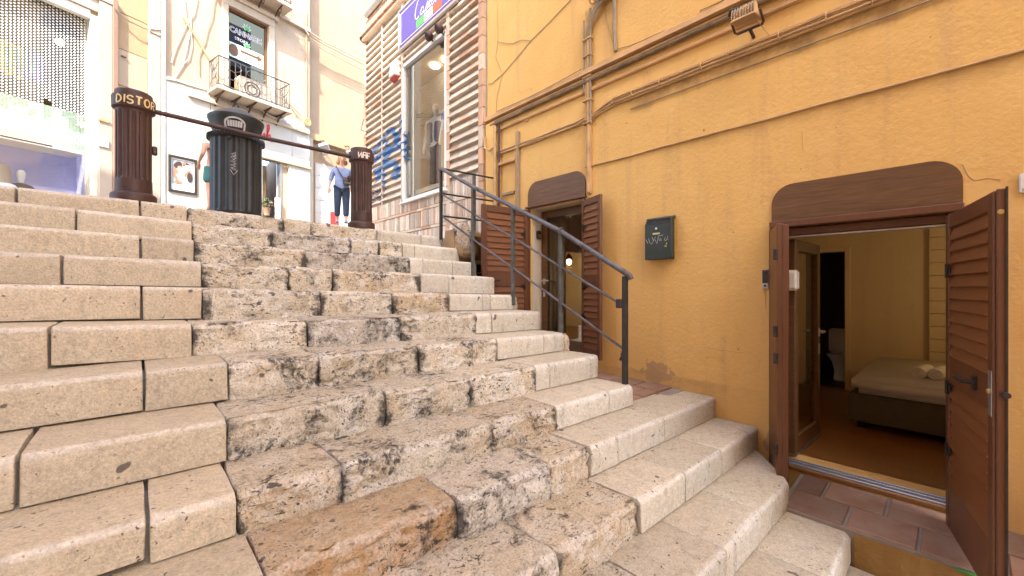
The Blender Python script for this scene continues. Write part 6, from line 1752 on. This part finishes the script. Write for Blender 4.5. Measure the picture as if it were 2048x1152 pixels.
for off, big in ((-0.06, True), (1.05, False)):
    an = a_ + off
    pts = [(-0.075, 0.875), (0.075, 0.875)] + [(0.075 * math.cos(R(t)), 0.925 + 0.045 * math.sin(R(t))) for t in range(0, 181, 15)]
    q = MB(); q.poly([conemap(an, s, h) for s, h in pts]); q.build('mouth', M['black'], bn, fixn=False)
    if big:
        ar = [(-0.085, 0.87), (-0.085, 0.925)] + [(0.085 * math.cos(R(t)), 0.93 + 0.055 * math.sin(R(t))) for t in range(180, -1, -15)] + [(0.085, 0.87)]
        ribbon([ar], 0.020, lambda s, h, an=an: conemap(an, s, h), 'painted_arch', M['scratch'], bn)
        q = MB()
        for k in range(6):
            s = -0.055 + k * 0.022; q.quad(conemap(an, s - .009, .895), conemap(an, s + .009, .895), conemap(an, s + .009, .955), conemap(an, s - .009, .955))
        for v in range(len(q.v)): q.v[v] += Vector((math.cos(an), math.sin(an), 0)) * 0.003
        q.build('paper_scraps', M['scratch'], bn, fixn=False)
scrb = []
random.seed(3)
px, pz_ = 0.0, 0.52
st = []
for k in range(26):
    st.append((0.022 * math.sin(k * 2.1) + 0.006 * math.sin(k), 0.60 - k * 0.0065 + 0.012 * math.cos(k * 2.7)))
scrb = [st, [(-0.03, 0.44), (0.0, 0.385), (0.035, 0.44)], [(-0.02, 0.60), (0.02, 0.63), (0.01, 0.58)]]
ribbon(scrb, 0.005, cylmap(xbn, YBN, 0.2415, a_ - 0.10, zbn), 'scratched_tag', M['scratch'], bn)
q = MB(); q.tube([Vector((xbn + 0.25 * math.cos(a_ - .25), YBN + 0.25 * math.sin(a_ - .25), zbn + 0.77)), Vector((xbn + 0.275 * math.cos(a_ - .25), YBN + 0.275 * math.sin(a_ - .25), zbn + 0.765))], 0.018, 8); q.build('lock', M['black'], bn)

# ================================================================ PEOPLE
def person(name_loc, rz, label, woman=True):
    x, y, z = name_loc
    e_ = empty('person', name_loc, label, 'person', rz=0)
    m4 = Matrix.Translation((x, y, z)) @ Matrix.Rotation(rz, 4, 'Z')
    return e_, m4
def ellipsoid(c, r_, m4, name, mat, parent, n=20, disp=0.0, cut=None):
    q = MB(); rows = []
    nv = n // 2
    for i in range(nv + 1):
        t = math.pi * i / nv
        for j in range(n):
            a = 2 * math.pi * j / n
            p = Vector((math.sin(t) * math.cos(a), math.sin(t) * math.sin(a), math.cos(t)))
            k = 1 + disp * noise.noise(p * 4)
            rows.append(m4 @ (Vector(c) + Vector((p.x * r_[0] * k, p.y * r_[1] * k, p.z * r_[2] * k))))
    fs = []
    for i in range(nv):
        for j in range(n):
            fs.append((i * n + j, (i + 1) * n + j, (i + 1) * n + (j + 1) % n, i * n + (j + 1) % n))
    q.add(rows, fs); return q.build(name, mat, parent, smooth='all')
def hand_nodes(base, sg, nodes, edges, root):
    # palm and five fingers hanging slightly curled; base = wrist position
    bx_, by_, bz_ = base
    pi = len(nodes); nodes.append((bx_, by_ - 0.012, bz_ - 0.05, 0.028, 0.017)); edges.append((root, pi))
    for k, (dx, ln) in enumerate(((-0.026, 0.075), (-0.009, 0.085), (0.009, 0.08), (0.025, 0.062))):
        a = len(nodes); nodes.append((bx_ + dx, by_ - 0.02, bz_ - 0.09, 0.0095, 0.0095)); nodes.append((bx_ + dx, by_ - 0.034, bz_ - 0.09 - ln * 0.55, 0.0085, 0.0085)); nodes.append((bx_ + dx, by_ - 0.03, bz_ - 0.09 - ln, 0.007, 0.007))
        edges += [(pi, a), (a, a + 1), (a + 1, a + 2)]
    a = len(nodes); nodes.append((bx_ - sg * 0.030, by_ - 0.035, bz_ - 0.055, 0.011, 0.011)); nodes.append((bx_ - sg * 0.034, by_ - 0.052, bz_ - 0.088, 0.009, 0.009)); edges += [(pi, a), (a, a + 1)]
def body(e_, m4, legs, armL, armR, female=True):
    nodes = [(0, 0, .93, .135, .105), (0, 0, 1.08, .125, .095), (0, 0, 1.27, .15, .105), (0, .005, 1.38, .055, .052), (0, -.005, 1.45, .05, .052), (0, -.02, 1.53, .070, .083), (0, -.012, 1.60, .058, .07)]
    ed = [(0, 1), (1, 2), (2, 3), (3, 4), (4, 5), (5, 6)]
    for sg, arm in ((-1, armL), (1, armR)):
        a = len(nodes); nodes.append((sg * .165, 0, 1.31, .052, .052)); ed.append((2, a))
        (ex, ey, ez), (wx, wy, wz) = arm
        nodes.append((ex, ey, ez, .040, .040)); nodes.append((wx, wy, wz, .027, .024)); ed += [(a, a + 1), (a + 1, a + 2)]
        hand_nodes((wx, wy, wz), sg, nodes, ed, a + 2)
    for sg, leg in ((-1, legs[0]), (1, legs[1])):
        a = len(nodes); nodes.append((sg * .09, 0, .84, .092, .092)); ed.append((0, a))
        (kx, ky, kz), (ax, ay, az) = leg
        nodes.append((kx, ky, kz, .060, .060)); nodes.append(((kx + ax) / 2, (ky + ay) / 2 + .02, (kz + az) / 2 + 0.05, .052, .055)); nodes.append((ax, ay, az, .034, .036)); nodes.append((ax, ay - .10, az - .055, .036, .026)); nodes.append((ax, ay - .17, az - .06, .028, .018))
        ed += [(a, a + 1), (a + 1, a + 2), (a + 2, a + 3), (a + 3, a + 4), (a + 4, a + 5)]
    o = skin_mesh('body', nodes, ed, M['skin'], e_, 2, 0, m4)
    # face: nose, eyes, mouth, ears are small shapes on the head
    for nm, c, r_, mt in (('nose', (0, -.108, 1.515), (.012, .018, .022), 'skin'), ('eye', (-.030, -.098, 1.545), (.012, .007, .007), 'hair_dark'), ('eye', (.030, -.098, 1.545), (.012, .007, .007), 'hair_dark'), ('mouth', (0, -.099, 1.478), (.022, .006, .006), 'red'), ('ear', (-.072, -.01, 1.525), (.010, .02, .03), 'skin'), ('ear', (.072, -.01, 1.525), (.010, .02, .03), 'skin')):
        ellipsoid(c, r_, m4, nm, M[mt], o, 10)
    return o
# the one walking towards the steps
yw = 10.1
pw0 = atY(684, 448, yw)
xw, zw = pw0.x, streetZ(yw) + 0.012 * (2 - pw0.x) - 0.03
zw = max(zw, pw0.z)
e_, m4 = person((xw, yw, zw), math.atan2(xw, -yw) * -1 * -1 if False else 0, 'person in blue blouse and dark jeans walking down with a shoulder bag')
face = math.atan2(-yw, -xw) + math.pi / 2      # turn local -Y towards the lens
m4 = Matrix.Translation((xw, yw, zw)) @ Matrix.Rotation(face, 4, 'Z')
legsW = (((-.10, -.10, .47), (-.10, .06, .075)), ((.09, -.05, .45), (.09, -.14, .08)))
legsW = (((-.10, -.06, .47), (-.11, .04, .09)), ((.09, -.03, .46), (.09, -.10, .075)))
body(e_, m4, legsW, ((-.25, .03, 1.08), (-.28, -.06, .86)), ((.25, .03, 1.08), (.20, -.14, .93)))
skin_mesh('blouse', [(0, 0, .72, .21, .16), (0, 0, 1.02, .185, .15), (0, -.005, 1.26, .175, .13), (0, 0, 1.34, .10, .08), (-.17, 0, 1.30, .072, .072), (-.245, .025, 1.10, .060, .060), (-.262, -.01, 1.0, .056, .056), (.17, 0, 1.30, .072, .072), (.245, .025, 1.10, .060, .060), (.235, -.03, 1.03, .056, .056)],
          [(0, 1), (1, 2), (2, 3), (2, 4), (4, 5), (5, 6), (2, 7), (7, 8), (8, 9)], M['shirt'], e_, 2, 0, m4)
def trousers(e_, m4, legs, mat, end=0.85, name='trousers', fat=1.0):
    nd = [(0, .005, .96, .16 * fat, .135 * fat)]; ed = []
    for sg, leg in ((-1, legs[0]), (1, legs[1])):
        (kx, ky, kz), (ax, ay, az) = leg; a = len(nd)
        nd.append((sg * .088, 0, .82, .108 * fat, .112 * fat)); ed.append((0, a))
        if end > 0.3:
            nd.append((kx, ky, kz, .080 * fat, .082 * fat)); t = (end - 0.3) / 0.7
            nd.append((kx + (ax - kx) * t, ky + (ay - ky) * t, kz + (az - kz) * t, .066 * fat, .068 * fat)); ed += [(a, a + 1), (a + 1, a + 2)]
        else:
            nd.append((kx, ky, kz + 0.06, .11 * fat, .11 * fat)); ed.append((a, a + 1))
    return skin_mesh(name, nd, ed, mat, e_, 2, 0, m4)
trousers(e_, m4, legsW, M['jeans'], 0.85)
skin_mesh('hair', [(0, .035, 1.62, .095, .085), (0, .06, 1.54, .115, .075), (-.088, .02, 1.50, .04, .06), (.088, .02, 1.50, .04, .06), (-.09, .015, 1.42, .04, .05), (.09, .015, 1.42, .04, .05), (0, .07, 1.42, .10, .05)], [(0, 1), (1, 2), (1, 3), (2, 4), (3, 5), (1, 6)], M['hair'], e_, 2, 0, m4)
ellipsoid((0, .028, 1.575), (.098, .098, .105), m4, 'hair', M['hair'], e_, 18, 0.12)
for sg, leg in ((-1, legsW[0]), (1, legsW[1])):
    (ax, ay, az) = leg[1]; skin_mesh('shoe', [(ax, ay + .04, az - .045, .045, .035), (ax, ay - .08, az - .052, .048, .03), (ax, ay - .18, az - .056, .04, .022)], [(0, 1), (1, 2)], M['shirt'], e_, 2, 0, m4)
bgx = empty('shoulder_bag', m4 @ Vector((.14, -.17, .92)), 'grey shoulder bag carried by the person in blue', 'bag')
q = MB(); q.box(.02, .27, -.22, -.13, .90, 1.08, 0, m4); q.build('pouch', M['bag'], bgx, bevel=0.03, segs=2)
q = MB(); q.box(.018, .272, -.228, -.221, 1.0, 1.082, 0, m4); q.build('flap', M['bag'], bgx, bevel=0.003)
q = MB(); q.tube([m4 @ Vector(p) for p in ((.04, -.16, 1.07), (-.02, -.16, 1.15), (-.10, -.11, 1.30), (-.13, -.03, 1.385), (-.12, .07, 1.34), (.0, .14, 1.2), (.2, .11, 1.06), (.25, -.08, 1.05))], 0.013, 6); q.build('strap', M['bag'], bgx, smooth=True)
# the one half hidden by the bin
fw_ = 8.2
c = latfwd((431 - 1024) / FPX * fw_, fw_); zc = streetZ(c.y) + 0.0
face2 = math.atan2(-c.y, -c.x) + math.pi / 2 + R(205)
e2 = empty('person', (c.x, c.y, zc), 'person in teal shorts standing half hidden behind the litter bin', 'person')
m5 = Matrix.Translation((c.x, c.y, zc)) @ Matrix.Rotation(face2, 4, 'Z')
legs2 = (((-.10, -.02, .47), (-.11, .02, .075)), ((.10, -.02, .47), (.11, .02, .075)))
body(e2, m5, legs2, ((-.25, .06, 1.08), (-.20, -.12, .98)), ((.25, .06, 1.08), (.22, -.14, .98)))
trousers(e2, m5, legs2, M['shorts'], 0.2, 'shorts', 1.06)
skin_mesh('top', [(0, 0, .92, .16, .13), (0, 0, 1.08, .145, .12), (0, 0, 1.27, .165, .125)], [(0, 1), (1, 2)], M['sign_white'], e2, 2, 0, m5)
skin_mesh('hair', [(0, .02, 1.62, .095, .095), (0, .045, 1.54, .11, .085), (0, .06, 1.42, .08, .06)], [(0, 1), (1, 2)], M['hair_dark'], e2, 2, 0, m5)

# ================================================================ SMALL THINGS ON THE YELLOW WALL
pa, pb = atX(1290, 437, W - 0.09), atX(1341, 519, W - 0.09)
my0, my1 = atX(1341, 500, W - 0.09).y, atX(1290, 500, W - 0.09).y
mz1 = (atX(1290, 439, W - 0.09).z); mz0 = atX(1290, 520, W - 0.09).z
ml = empty('mailbox', (W - 0.06, (my0 + my1) / 2, mz0), 'dark green metal mailbox with scratched graffiti on the yellow wall', 'mailbox')
q = MB(); X0, X1 = W - 0.095, W - 0.002
q.box(X0, X1, my0, my1, mz0, mz1 - 0.055); q.build('body', M['mailbox'], ml, bevel=0.004)
q = MB(); q.box(X0 + 0.02, X1, my0 + 0.004, my1 - 0.004, mz1 - 0.054, mz1 - 0.02); q.build('slot', M['black'], ml)
q = MB(); q.hexa([(X0 + 0.03, my0 - 0.012, mz1 - 0.012), (X1, my0 - 0.012, mz1 - 0.012), (X1, my1 + 0.002, mz1 - 0.012), (X0 + 0.03, my1 + 0.002, mz1 - 0.012), (X0 + 0.04, my0 - 0.012, mz1 + 0.008), (X1, my0 - 0.012, mz1 + 0.02), (X1, my1 + 0.002, mz1 + 0.02), (X0 + 0.04, my1 + 0.002, mz1 + 0.008)]); q.build('hood', M['mailbox'], ml, bevel=0.003)
q = MB(); q.box(X0 - 0.012, X0 + 0.05, my0 - 0.016, my0 - 0.001, mz0 + 0.01, mz1 - 0.01); q.box(X0 - 0.004, X0 + 0.004, my0 + 0.004, my1 - 0.004, mz1 - 0.062, mz1 - 0.052); q.build('side_lip', M['mailbox'], ml, bevel=0.003)
mw = my1 - my0; mh = mz1 - mz0
def mm(s, h): return Vector((X0 - 0.0025, my1 - s * mw, mz0 + h * mh))
q = MB(); c = mm(.47, .74); q.lathe([(0.012, 0), (0.012, 0.006), (0.006, 0.007)], c, 14, m=Matrix.Rotation(R(-90), 4, 'Y')); q.build('lock', M['steel'], ml, smooth=True)
q = MB(); c0, c1 = mm(.33, .60), mm(.60, .64); q.box(X0 - 0.004, X0 - 0.0005, c0.y, c1.y, c0.z, c1.z); q.build('name_plate', M['brass'], ml)
sc = [[(.05, .50), (.12, .42), (.13, .40)], [(.16, .52), (.2, .42)], [(.20, .42), (.28, .37), (.44, .55)], [(.30, .54), (.36, .46)], [(.42, .48), (.50, .37), (.54, .55), (.60, .44)], [(.54, .56), (.74, .57)], [(.64, .50), (.66, .43)], [(.78, .44), (.82, .52), (.86, .46), (.80, .42), (.92, .46), (.90, .54)]]
ribbon([[(x * mw, y * mh) for x, y in st] for st in sc], 0.005, lambda s, h: Vector((X0 - 0.003, my1 - s, mz0 + h)), 'scratched_tag', M['scratch'], ml)
ribbon([[(.86 * mw, .38 * mh), (.87 * mw, .34 * mh)], [(.79 * mw, .29 * mh), (.83 * mw, .32 * mh), (.86 * mw, .28 * mh)]], 0.014, lambda s, h: Vector((X0 - 0.003, my1 - s, mz0 + h)), 'paint_spot', pm('lime_paint', (0.35, 0.45, 0.06), None, 30, 0.6), ml)
for cpts in ([(1925, 328), (1938, 352), (1950, 362), (1975, 356), (2002, 360)], [(1290, 752), (1275, 742), (1262, 735)], [(1395, 690), (1440, 700), (1490, 705)], [(1605, 262), (1606, 300)]):
    o = wire(cpts, 0.0022, 'cable_painted', 0.001); o.name = 'plaster_crack'
# keypad
c = atX(1530, 558, W - 0.02); kz0, kz1 = atX(1530, 577, W - .02).z, atX(1530, 539, W - .02).z
kp = empty('door_keypad', c, 'small grey door entry keypad with red light beside the bedroom door', 'keypad')
ky0, ky1 = atX(1537, 558, W - .02).y, atX(1524, 558, W - .02).y
q = MB(); q.box(W - 0.022, W - 0.001, ky0, ky1, kz0, kz1); q.build('case', M['alu'], kp, bevel=0.003)
q = MB(); q.box(W - 0.0255, W - 0.0225, ky0 + .004, ky1 - .004, kz0 + (kz1 - kz0) * .28, kz1 - .004); q.build('face', M['black'], kp)
q = MB(); q.lathe([(0.010, 0), (0.010, 0.004)], (W - 0.0225, (ky0 + ky1) / 2, kz0 + (kz1 - kz0) * .14), 12, m=Matrix.Rotation(R(-90), 4, 'Y')); q.build('button', M['black'], kp)
q = MB(); q.box(W - 0.0285, W - 0.026, ky0 + .018, ky1 - .018, kz1 - .014, kz1 - .010); q.build('light', mat_emit('red_light', (0.5, 0.02, 0.01), 0.05), kp)
wire([(1530, 578), (1531, 600), (1530, 618)], 0.002, 'cable_painted', 0.003)
# white intercom on the inside jamb
c = Vector((W + 0.13, 0.965, 0.02)); iz0, iz1 = atX(1585, 581, W + .1).z, atX(1585, 540, W + .1).z
ic = empty('intercom_box', (W + 0.1, 0.97, iz0), 'white rounded plastic sensor box on the bedroom door jamb', 'sensor')
q = MB(); q.hexa([(W + 0.07, 0.92, iz0), (W + 0.15, 0.92, iz0), (W + 0.15, 0.998, iz0), (W + 0.07, 0.998, iz0), (W + 0.07, 0.92, iz1), (W + 0.15, 0.92, iz1), (W + 0.15, 0.998, iz1), (W + 0.07, 0.998, iz1)]); q.build('case', M['white_plastic'], ic, bevel=0.015, segs=3)
q = MB(); q.box(W + 0.06, W + 0.069, 0.935, 0.975, iz0 + 0.02, iz1 - 0.02); q.build('lens', M['white_frame'], ic, bevel=0.003)
# key safe on the white reveal
c = atY(1076, 470, 3.965)
ks = empty('key_safe', c, 'small dark key safe on the white reveal of the upper door', 'key safe')
q = MB(); q.box(c.x - 0.035, c.x + 0.035, 3.93, 3.9715, c.z - 0.055, c.z + 0.055); q.build('case', M['black'], ks, bevel=0.01, segs=2)
q = MB(); q.box(c.x - 0.022, c.x + 0.022, 3.926, 3.9295, c.z - 0.04, c.z + 0.005); q.build('dial_plate', M['alu'], ks)
# white plate at the right edge
c = atX(2046, 368, W)
ps_ = empty('wall_plate', c, 'white square plate on the yellow wall right of the big shutter', 'plate')
py1 = atX(2037, 368, W).y; z1b, z0b = atX(2040, 348, W).z, atX(2040, 387, W).z
q = MB(); q.box(W - 0.018, W - 0.001, py1 - 0.16, py1, z0b, z1b); q.build('case', M['white_plastic'], ps_, bevel=0.006, segs=2)
text_mesh('Se', 0.022, lambda x, y: Vector((W - 0.0195, py1 - 0.012 - x, z0b + 0.012 + y)), 'lettering', M['black'], ps_)
# floodlight on its bracket
fc = atX(1490, 30, W - 0.22)
fl = empty('floodlight', fc, 'old ribbed grey floodlight on a bracket high on the yellow wall', 'floodlight')
m6 = Matrix.Translation(fc) @ Matrix.Rotation(R(-10), 4, 'Y') @ Matrix.Scale(0.86, 4)
q = MB(); q.hexa([m6 @ Vector(p) for p in ((-.09, -.12, -.05), (.09, -.12, -.05), (.09, .12, -.05), (-.09, .12, -.05), (-.07, -.105, -.02), (.07, -.105, -.02), (.07, .105, -.02), (-.07, .105, -.02))]); q.build('front_frame', M['cable_painted'], fl, bevel=0.008)
q = MB(); q.quad(*[m6 @ Vector(p) for p in ((-.07, -.10, -.052), (.07, -.10, -.052), (.07, .10, -.052), (-.07, .10, -.052))]); q.build('lens', M['tan_stone'], fl)
for k in range(9):
    y = -.10 + k * .025; q = MB(); pts = [(-.065, y, -.02)] + [(-.065 * math.cos(R(t)), y, -.02 + .11 * math.sin(R(t))) for t in range(15, 180, 15)] + [(.065, y, -.02)]
    q.prism([m6 @ Vector(p) for p in pts], m6.to_3x3() @ Vector((0, .006, 0))); q.build('cooling_fin', M['limestone'] if k % 2 else M['cable_painted'], fl)
q = MB(); pts = [(-.05, -.095, -.02)] + [(-.05 * math.cos(R(t)), -.095, -.02 + .085 * math.sin(R(t))) for t in range(15, 180, 15)] + [(.05, -.095, -.02)]
q.prism([m6 @ Vector(p) for p in pts], m6.to_3x3() @ Vector((0, .19, 0))); q.build('housing', M['tan_stone'], fl, smooth=True)
q = MB()
for y in (-.13, .13): q.tube([m6 @ Vector((.0, y, .0)), m6 @ Vector((.10, y, -.09)), m6 @ Vector((.13, y * .8, -.10))], 0.010, 6)
q.tube([m6 @ Vector((.12, -.12, -.10)), m6 @ Vector((.12, .12, -.10))], 0.012, 6); q.tube([m6 @ Vector((.12, 0, -.10)), Vector((W, fc.y, fc.z - .1))], 0.014, 6); q.build('bracket', M['rust'], fl, smooth=True)
q = MB(); q.tube([m6 @ Vector((.02, .05, .09)), m6 @ Vector((.02, .13, .10)), m6 @ Vector((.03, .15, .06))], 0.02, 8); q.build('cable_gland', M['black'], fl, smooth=True)
q = MB(); q.tube([m6 @ Vector((.05, -.08, -.05)), Vector((W - 0.05, fc.y - .10, fc.z - .10)), Vector((W - 0.03, fc.y - .14, 2.13))], 0.006, 6); q.build('lead', M['cable_painted'], fl, smooth=True)

# ================================================================ INSIDE THE ROOMS
bd = empty('bed', (6.45, -0.2, -1.45), 'double bed with white sheet and brown base seen through the lower door', 'bed')
bx0, bx1, by0, by1 = 5.50, 7.30, -1.25, 0.80
q = MB(); q.box(bx0, bx1, by0, by1, -1.38, -1.10); q.build('base', M['bed_base'], bd, bevel=0.02, segs=2)
q = MB(); q.box(bx0 + 0.02, bx1, by0, by1 - 0.02, -1.097, -0.90); q.build('mattress', M['sheet'], bd, bevel=0.06, segs=4, smooth='all')
for (x, y) in ((5.6, 0.7), (7.2, 0.7), (5.6, -1.15), (7.2, -1.15)):
    q = MB(); q.lathe([(0.035, -1.449), (0.035, -1.38)], (x, y, 0), 12); q.build('leg', M['black'], bd)
for k, (u, v) in enumerate(((1848, 752), (1880, 745))):
    p = atZ(u, v + 6, -0.86); p.x = min(max(p.x, 5.9), 6.8); p = atX(u, v, p.x)
    tw = empty('rolled_towel', (p.x, p.y, -0.90), 'rolled white towel on the bed, ' + ('left one' if k == 0 else 'right one'), 'towel', 'towels on the bed')
    q = MB(); pts = []
    q.tube([Vector((p.x - 0.16, p.y + .03, -0.845)), Vector((p.x, p.y, -0.843)), Vector((p.x + 0.16, p.y - .02, -0.845))], [0.055, 0.058, 0.055], 16)
    q.build('roll', M['sheet'], tw, smooth=True)
    q = MB(); q.tube([Vector((p.x - 0.163, p.y + .03 + 0.05 * (1 - t / 16) * math.cos(t * .7), -0.845 + 0.05 * (1 - t / 16) * math.sin(t * .7))) for t in range(16)], 0.004, 5); q.build('roll_edge', M['white_frame'], tw)
to = empty('toilet', (8.15, 1.25, -1.44), 'white toilet in the dark bathroom beyond the bedroom', 'toilet')
q = MB(); q.lathe([(0.11, 0), (0.10, 0.15), (0.13, 0.28), (0.19, 0.37), (0.20, 0.40), (0.17, 0.405)], (8.15, 1.25, -1.439), 24); q.build('bowl', M['white_plastic'], to, smooth=True)
q = MB(); q.box(8.30, 8.50, 1.05, 1.45, -1.04, -0.66); q.build('cistern', M['white_plastic'], to, bevel=0.02, segs=2)
# bulb added to brighten the bedroom, hung out of sight behind the near shutter
bc = Vector((6.3, -0.95, 0.42))
bp = empty('pendant_bulb', bc, 'unseen pendant bulb added to light the bed in the lower room', 'lamp')
q = MB(); q.lathe([(0.02, 0.06), (0.045, 0.03), (0.05, -0.01), (0.03, -0.045), (0.005, -0.055)], bc, 16); q.build('bulb', M['lamp'], bp, smooth=True)
q = MB(); q.lathe([(0.02, 0.16), (0.05, 0.12), (0.075, 0.05)], bc, 16, caps=False); q.build('shade', M['black'], bp, smooth=True)
q = MB(); q.tube([bc + Vector((0, 0, 0.16)), Vector((bc.x, bc.y, 1.14))], 0.006, 5); q.build('cord', M['black'], bp)
ld = bpy.data.lights.new('bulb_light', 'POINT'); ld.energy = 1.7; ld.color = (1.0, 0.66, 0.30); ld.shadow_soft_size = 0.06
lo = bpy.data.objects.new('bulb_light', ld); lo.location = bc + Vector((0, 0, -0.11)); col.objects.link(lo); put(lo, bp)
# the lit lamp in the upper room, curtain beside the glass
lc = atX(1138, 524, 6.2)
lp = empty('pendant_bulb', lc, 'small lit pendant bulb glowing behind the upper glass door', 'lamp')
q = MB(); q.lathe([(0.02, 0.06), (0.045, 0.03), (0.05, -0.01), (0.03, -0.045), (0.005, -0.055)], lc, 16); q.build('bulb', M['lamp'], lp, smooth=True)
q = MB(); q.lathe([(0.02, 0.16), (0.05, 0.12), (0.075, 0.05)], lc, 16, caps=False); q.build('shade', M['black'], lp, smooth=True)
q = MB(); q.tube([lc + Vector((0, 0, 0.16)), Vector((lc.x, lc.y, 1.89))], 0.006, 5); q.build('cord', M['black'], lp)
ld = bpy.data.lights.new('bulb_light', 'POINT'); ld.energy = 1.8; ld.color = (1.0, 0.62, 0.25); ld.shadow_soft_size = 0.06
lo = bpy.data.objects.new('bulb_light', ld); lo.location = lc + Vector((-0.02, 0, -0.11)); col.objects.link(lo); put(lo, lp)
q = MB(); n = 26; vs = []; fs = []
for k in range(n + 1):
    y = 3.95 - 0.30 * k / n; x = 4.33 + 0.03 * math.sin(k * 1.1)
    vs += [Vector((x, y, -0.80)), Vector((x, y, 1.02)), Vector((x + 0.006, y, -0.80)), Vector((x + 0.006, y, 1.02))]
for k in range(n):
    a = k * 4; b = a + 4; fs += [(a, b, b + 1, a + 1), (a + 2, a + 3, b + 3, b + 2), (a + 1, b + 1, b + 3, a + 3), (a, a + 2, b + 2, b)]
q.add(vs, fs); tag(q.build('curtain', M['curtain'], None, smooth='all'), 'pale gathered curtain behind the upper glass door', 'curtain')
q = MB(); q.box(5.3, 5.8, 3.6, 4.1, -0.849, -0.1); tag(q.build('cabinet', M['panel'], None, bevel=0.01), 'dark low cabinet inside the upper room', 'cabinet')

# a plant whose leaf tips reach in at the lower right
pl = empty('potted_plant', (3.72, -0.62, -1.54), 'leafy green plant at the right edge by the yellow wall', 'plant')
q = MB(); q.lathe([(0.09, 0), (0.13, 0.22), (0.14, 0.25), (0.12, 0.255)], (3.74, -0.66, -1.53), 20); q.build('pot', M['terracotta'], pl, smooth=True)
random.seed(11)
q = MB()
for k in range(26):
    a = random.uniform(0, 2 * math.pi); el = R(random.uniform(15, 80)); ln = random.uniform(0.22, 0.42)
    d_ = Vector((math.cos(a) * math.cos(el), math.sin(a) * math.cos(el), math.sin(el))); sd_ = d_.cross(Vector((0, 0, 1))).normalized()
    b0 = Vector((3.74, -0.66, -1.29)); mid = b0 + d_ * ln * .55; tip = b0 + d_ * ln + Vector((0, 0, -0.08))
    if tip.x > W - 0.02: tip.x = W - 0.03
    if mid.x > W - 0.02: mid.x = W - 0.03
    q.add([b0, mid + sd_ * .03, tip, mid - sd_ * .03, mid + Vector((0, 0, .008))], [(0, 1, 4), (1, 2, 4), (2, 3, 4), (3, 0, 4)])
    q.tube([b0, mid], 0.004, 4)
q.build('leaves', M['foliage'], pl, fixn=False)
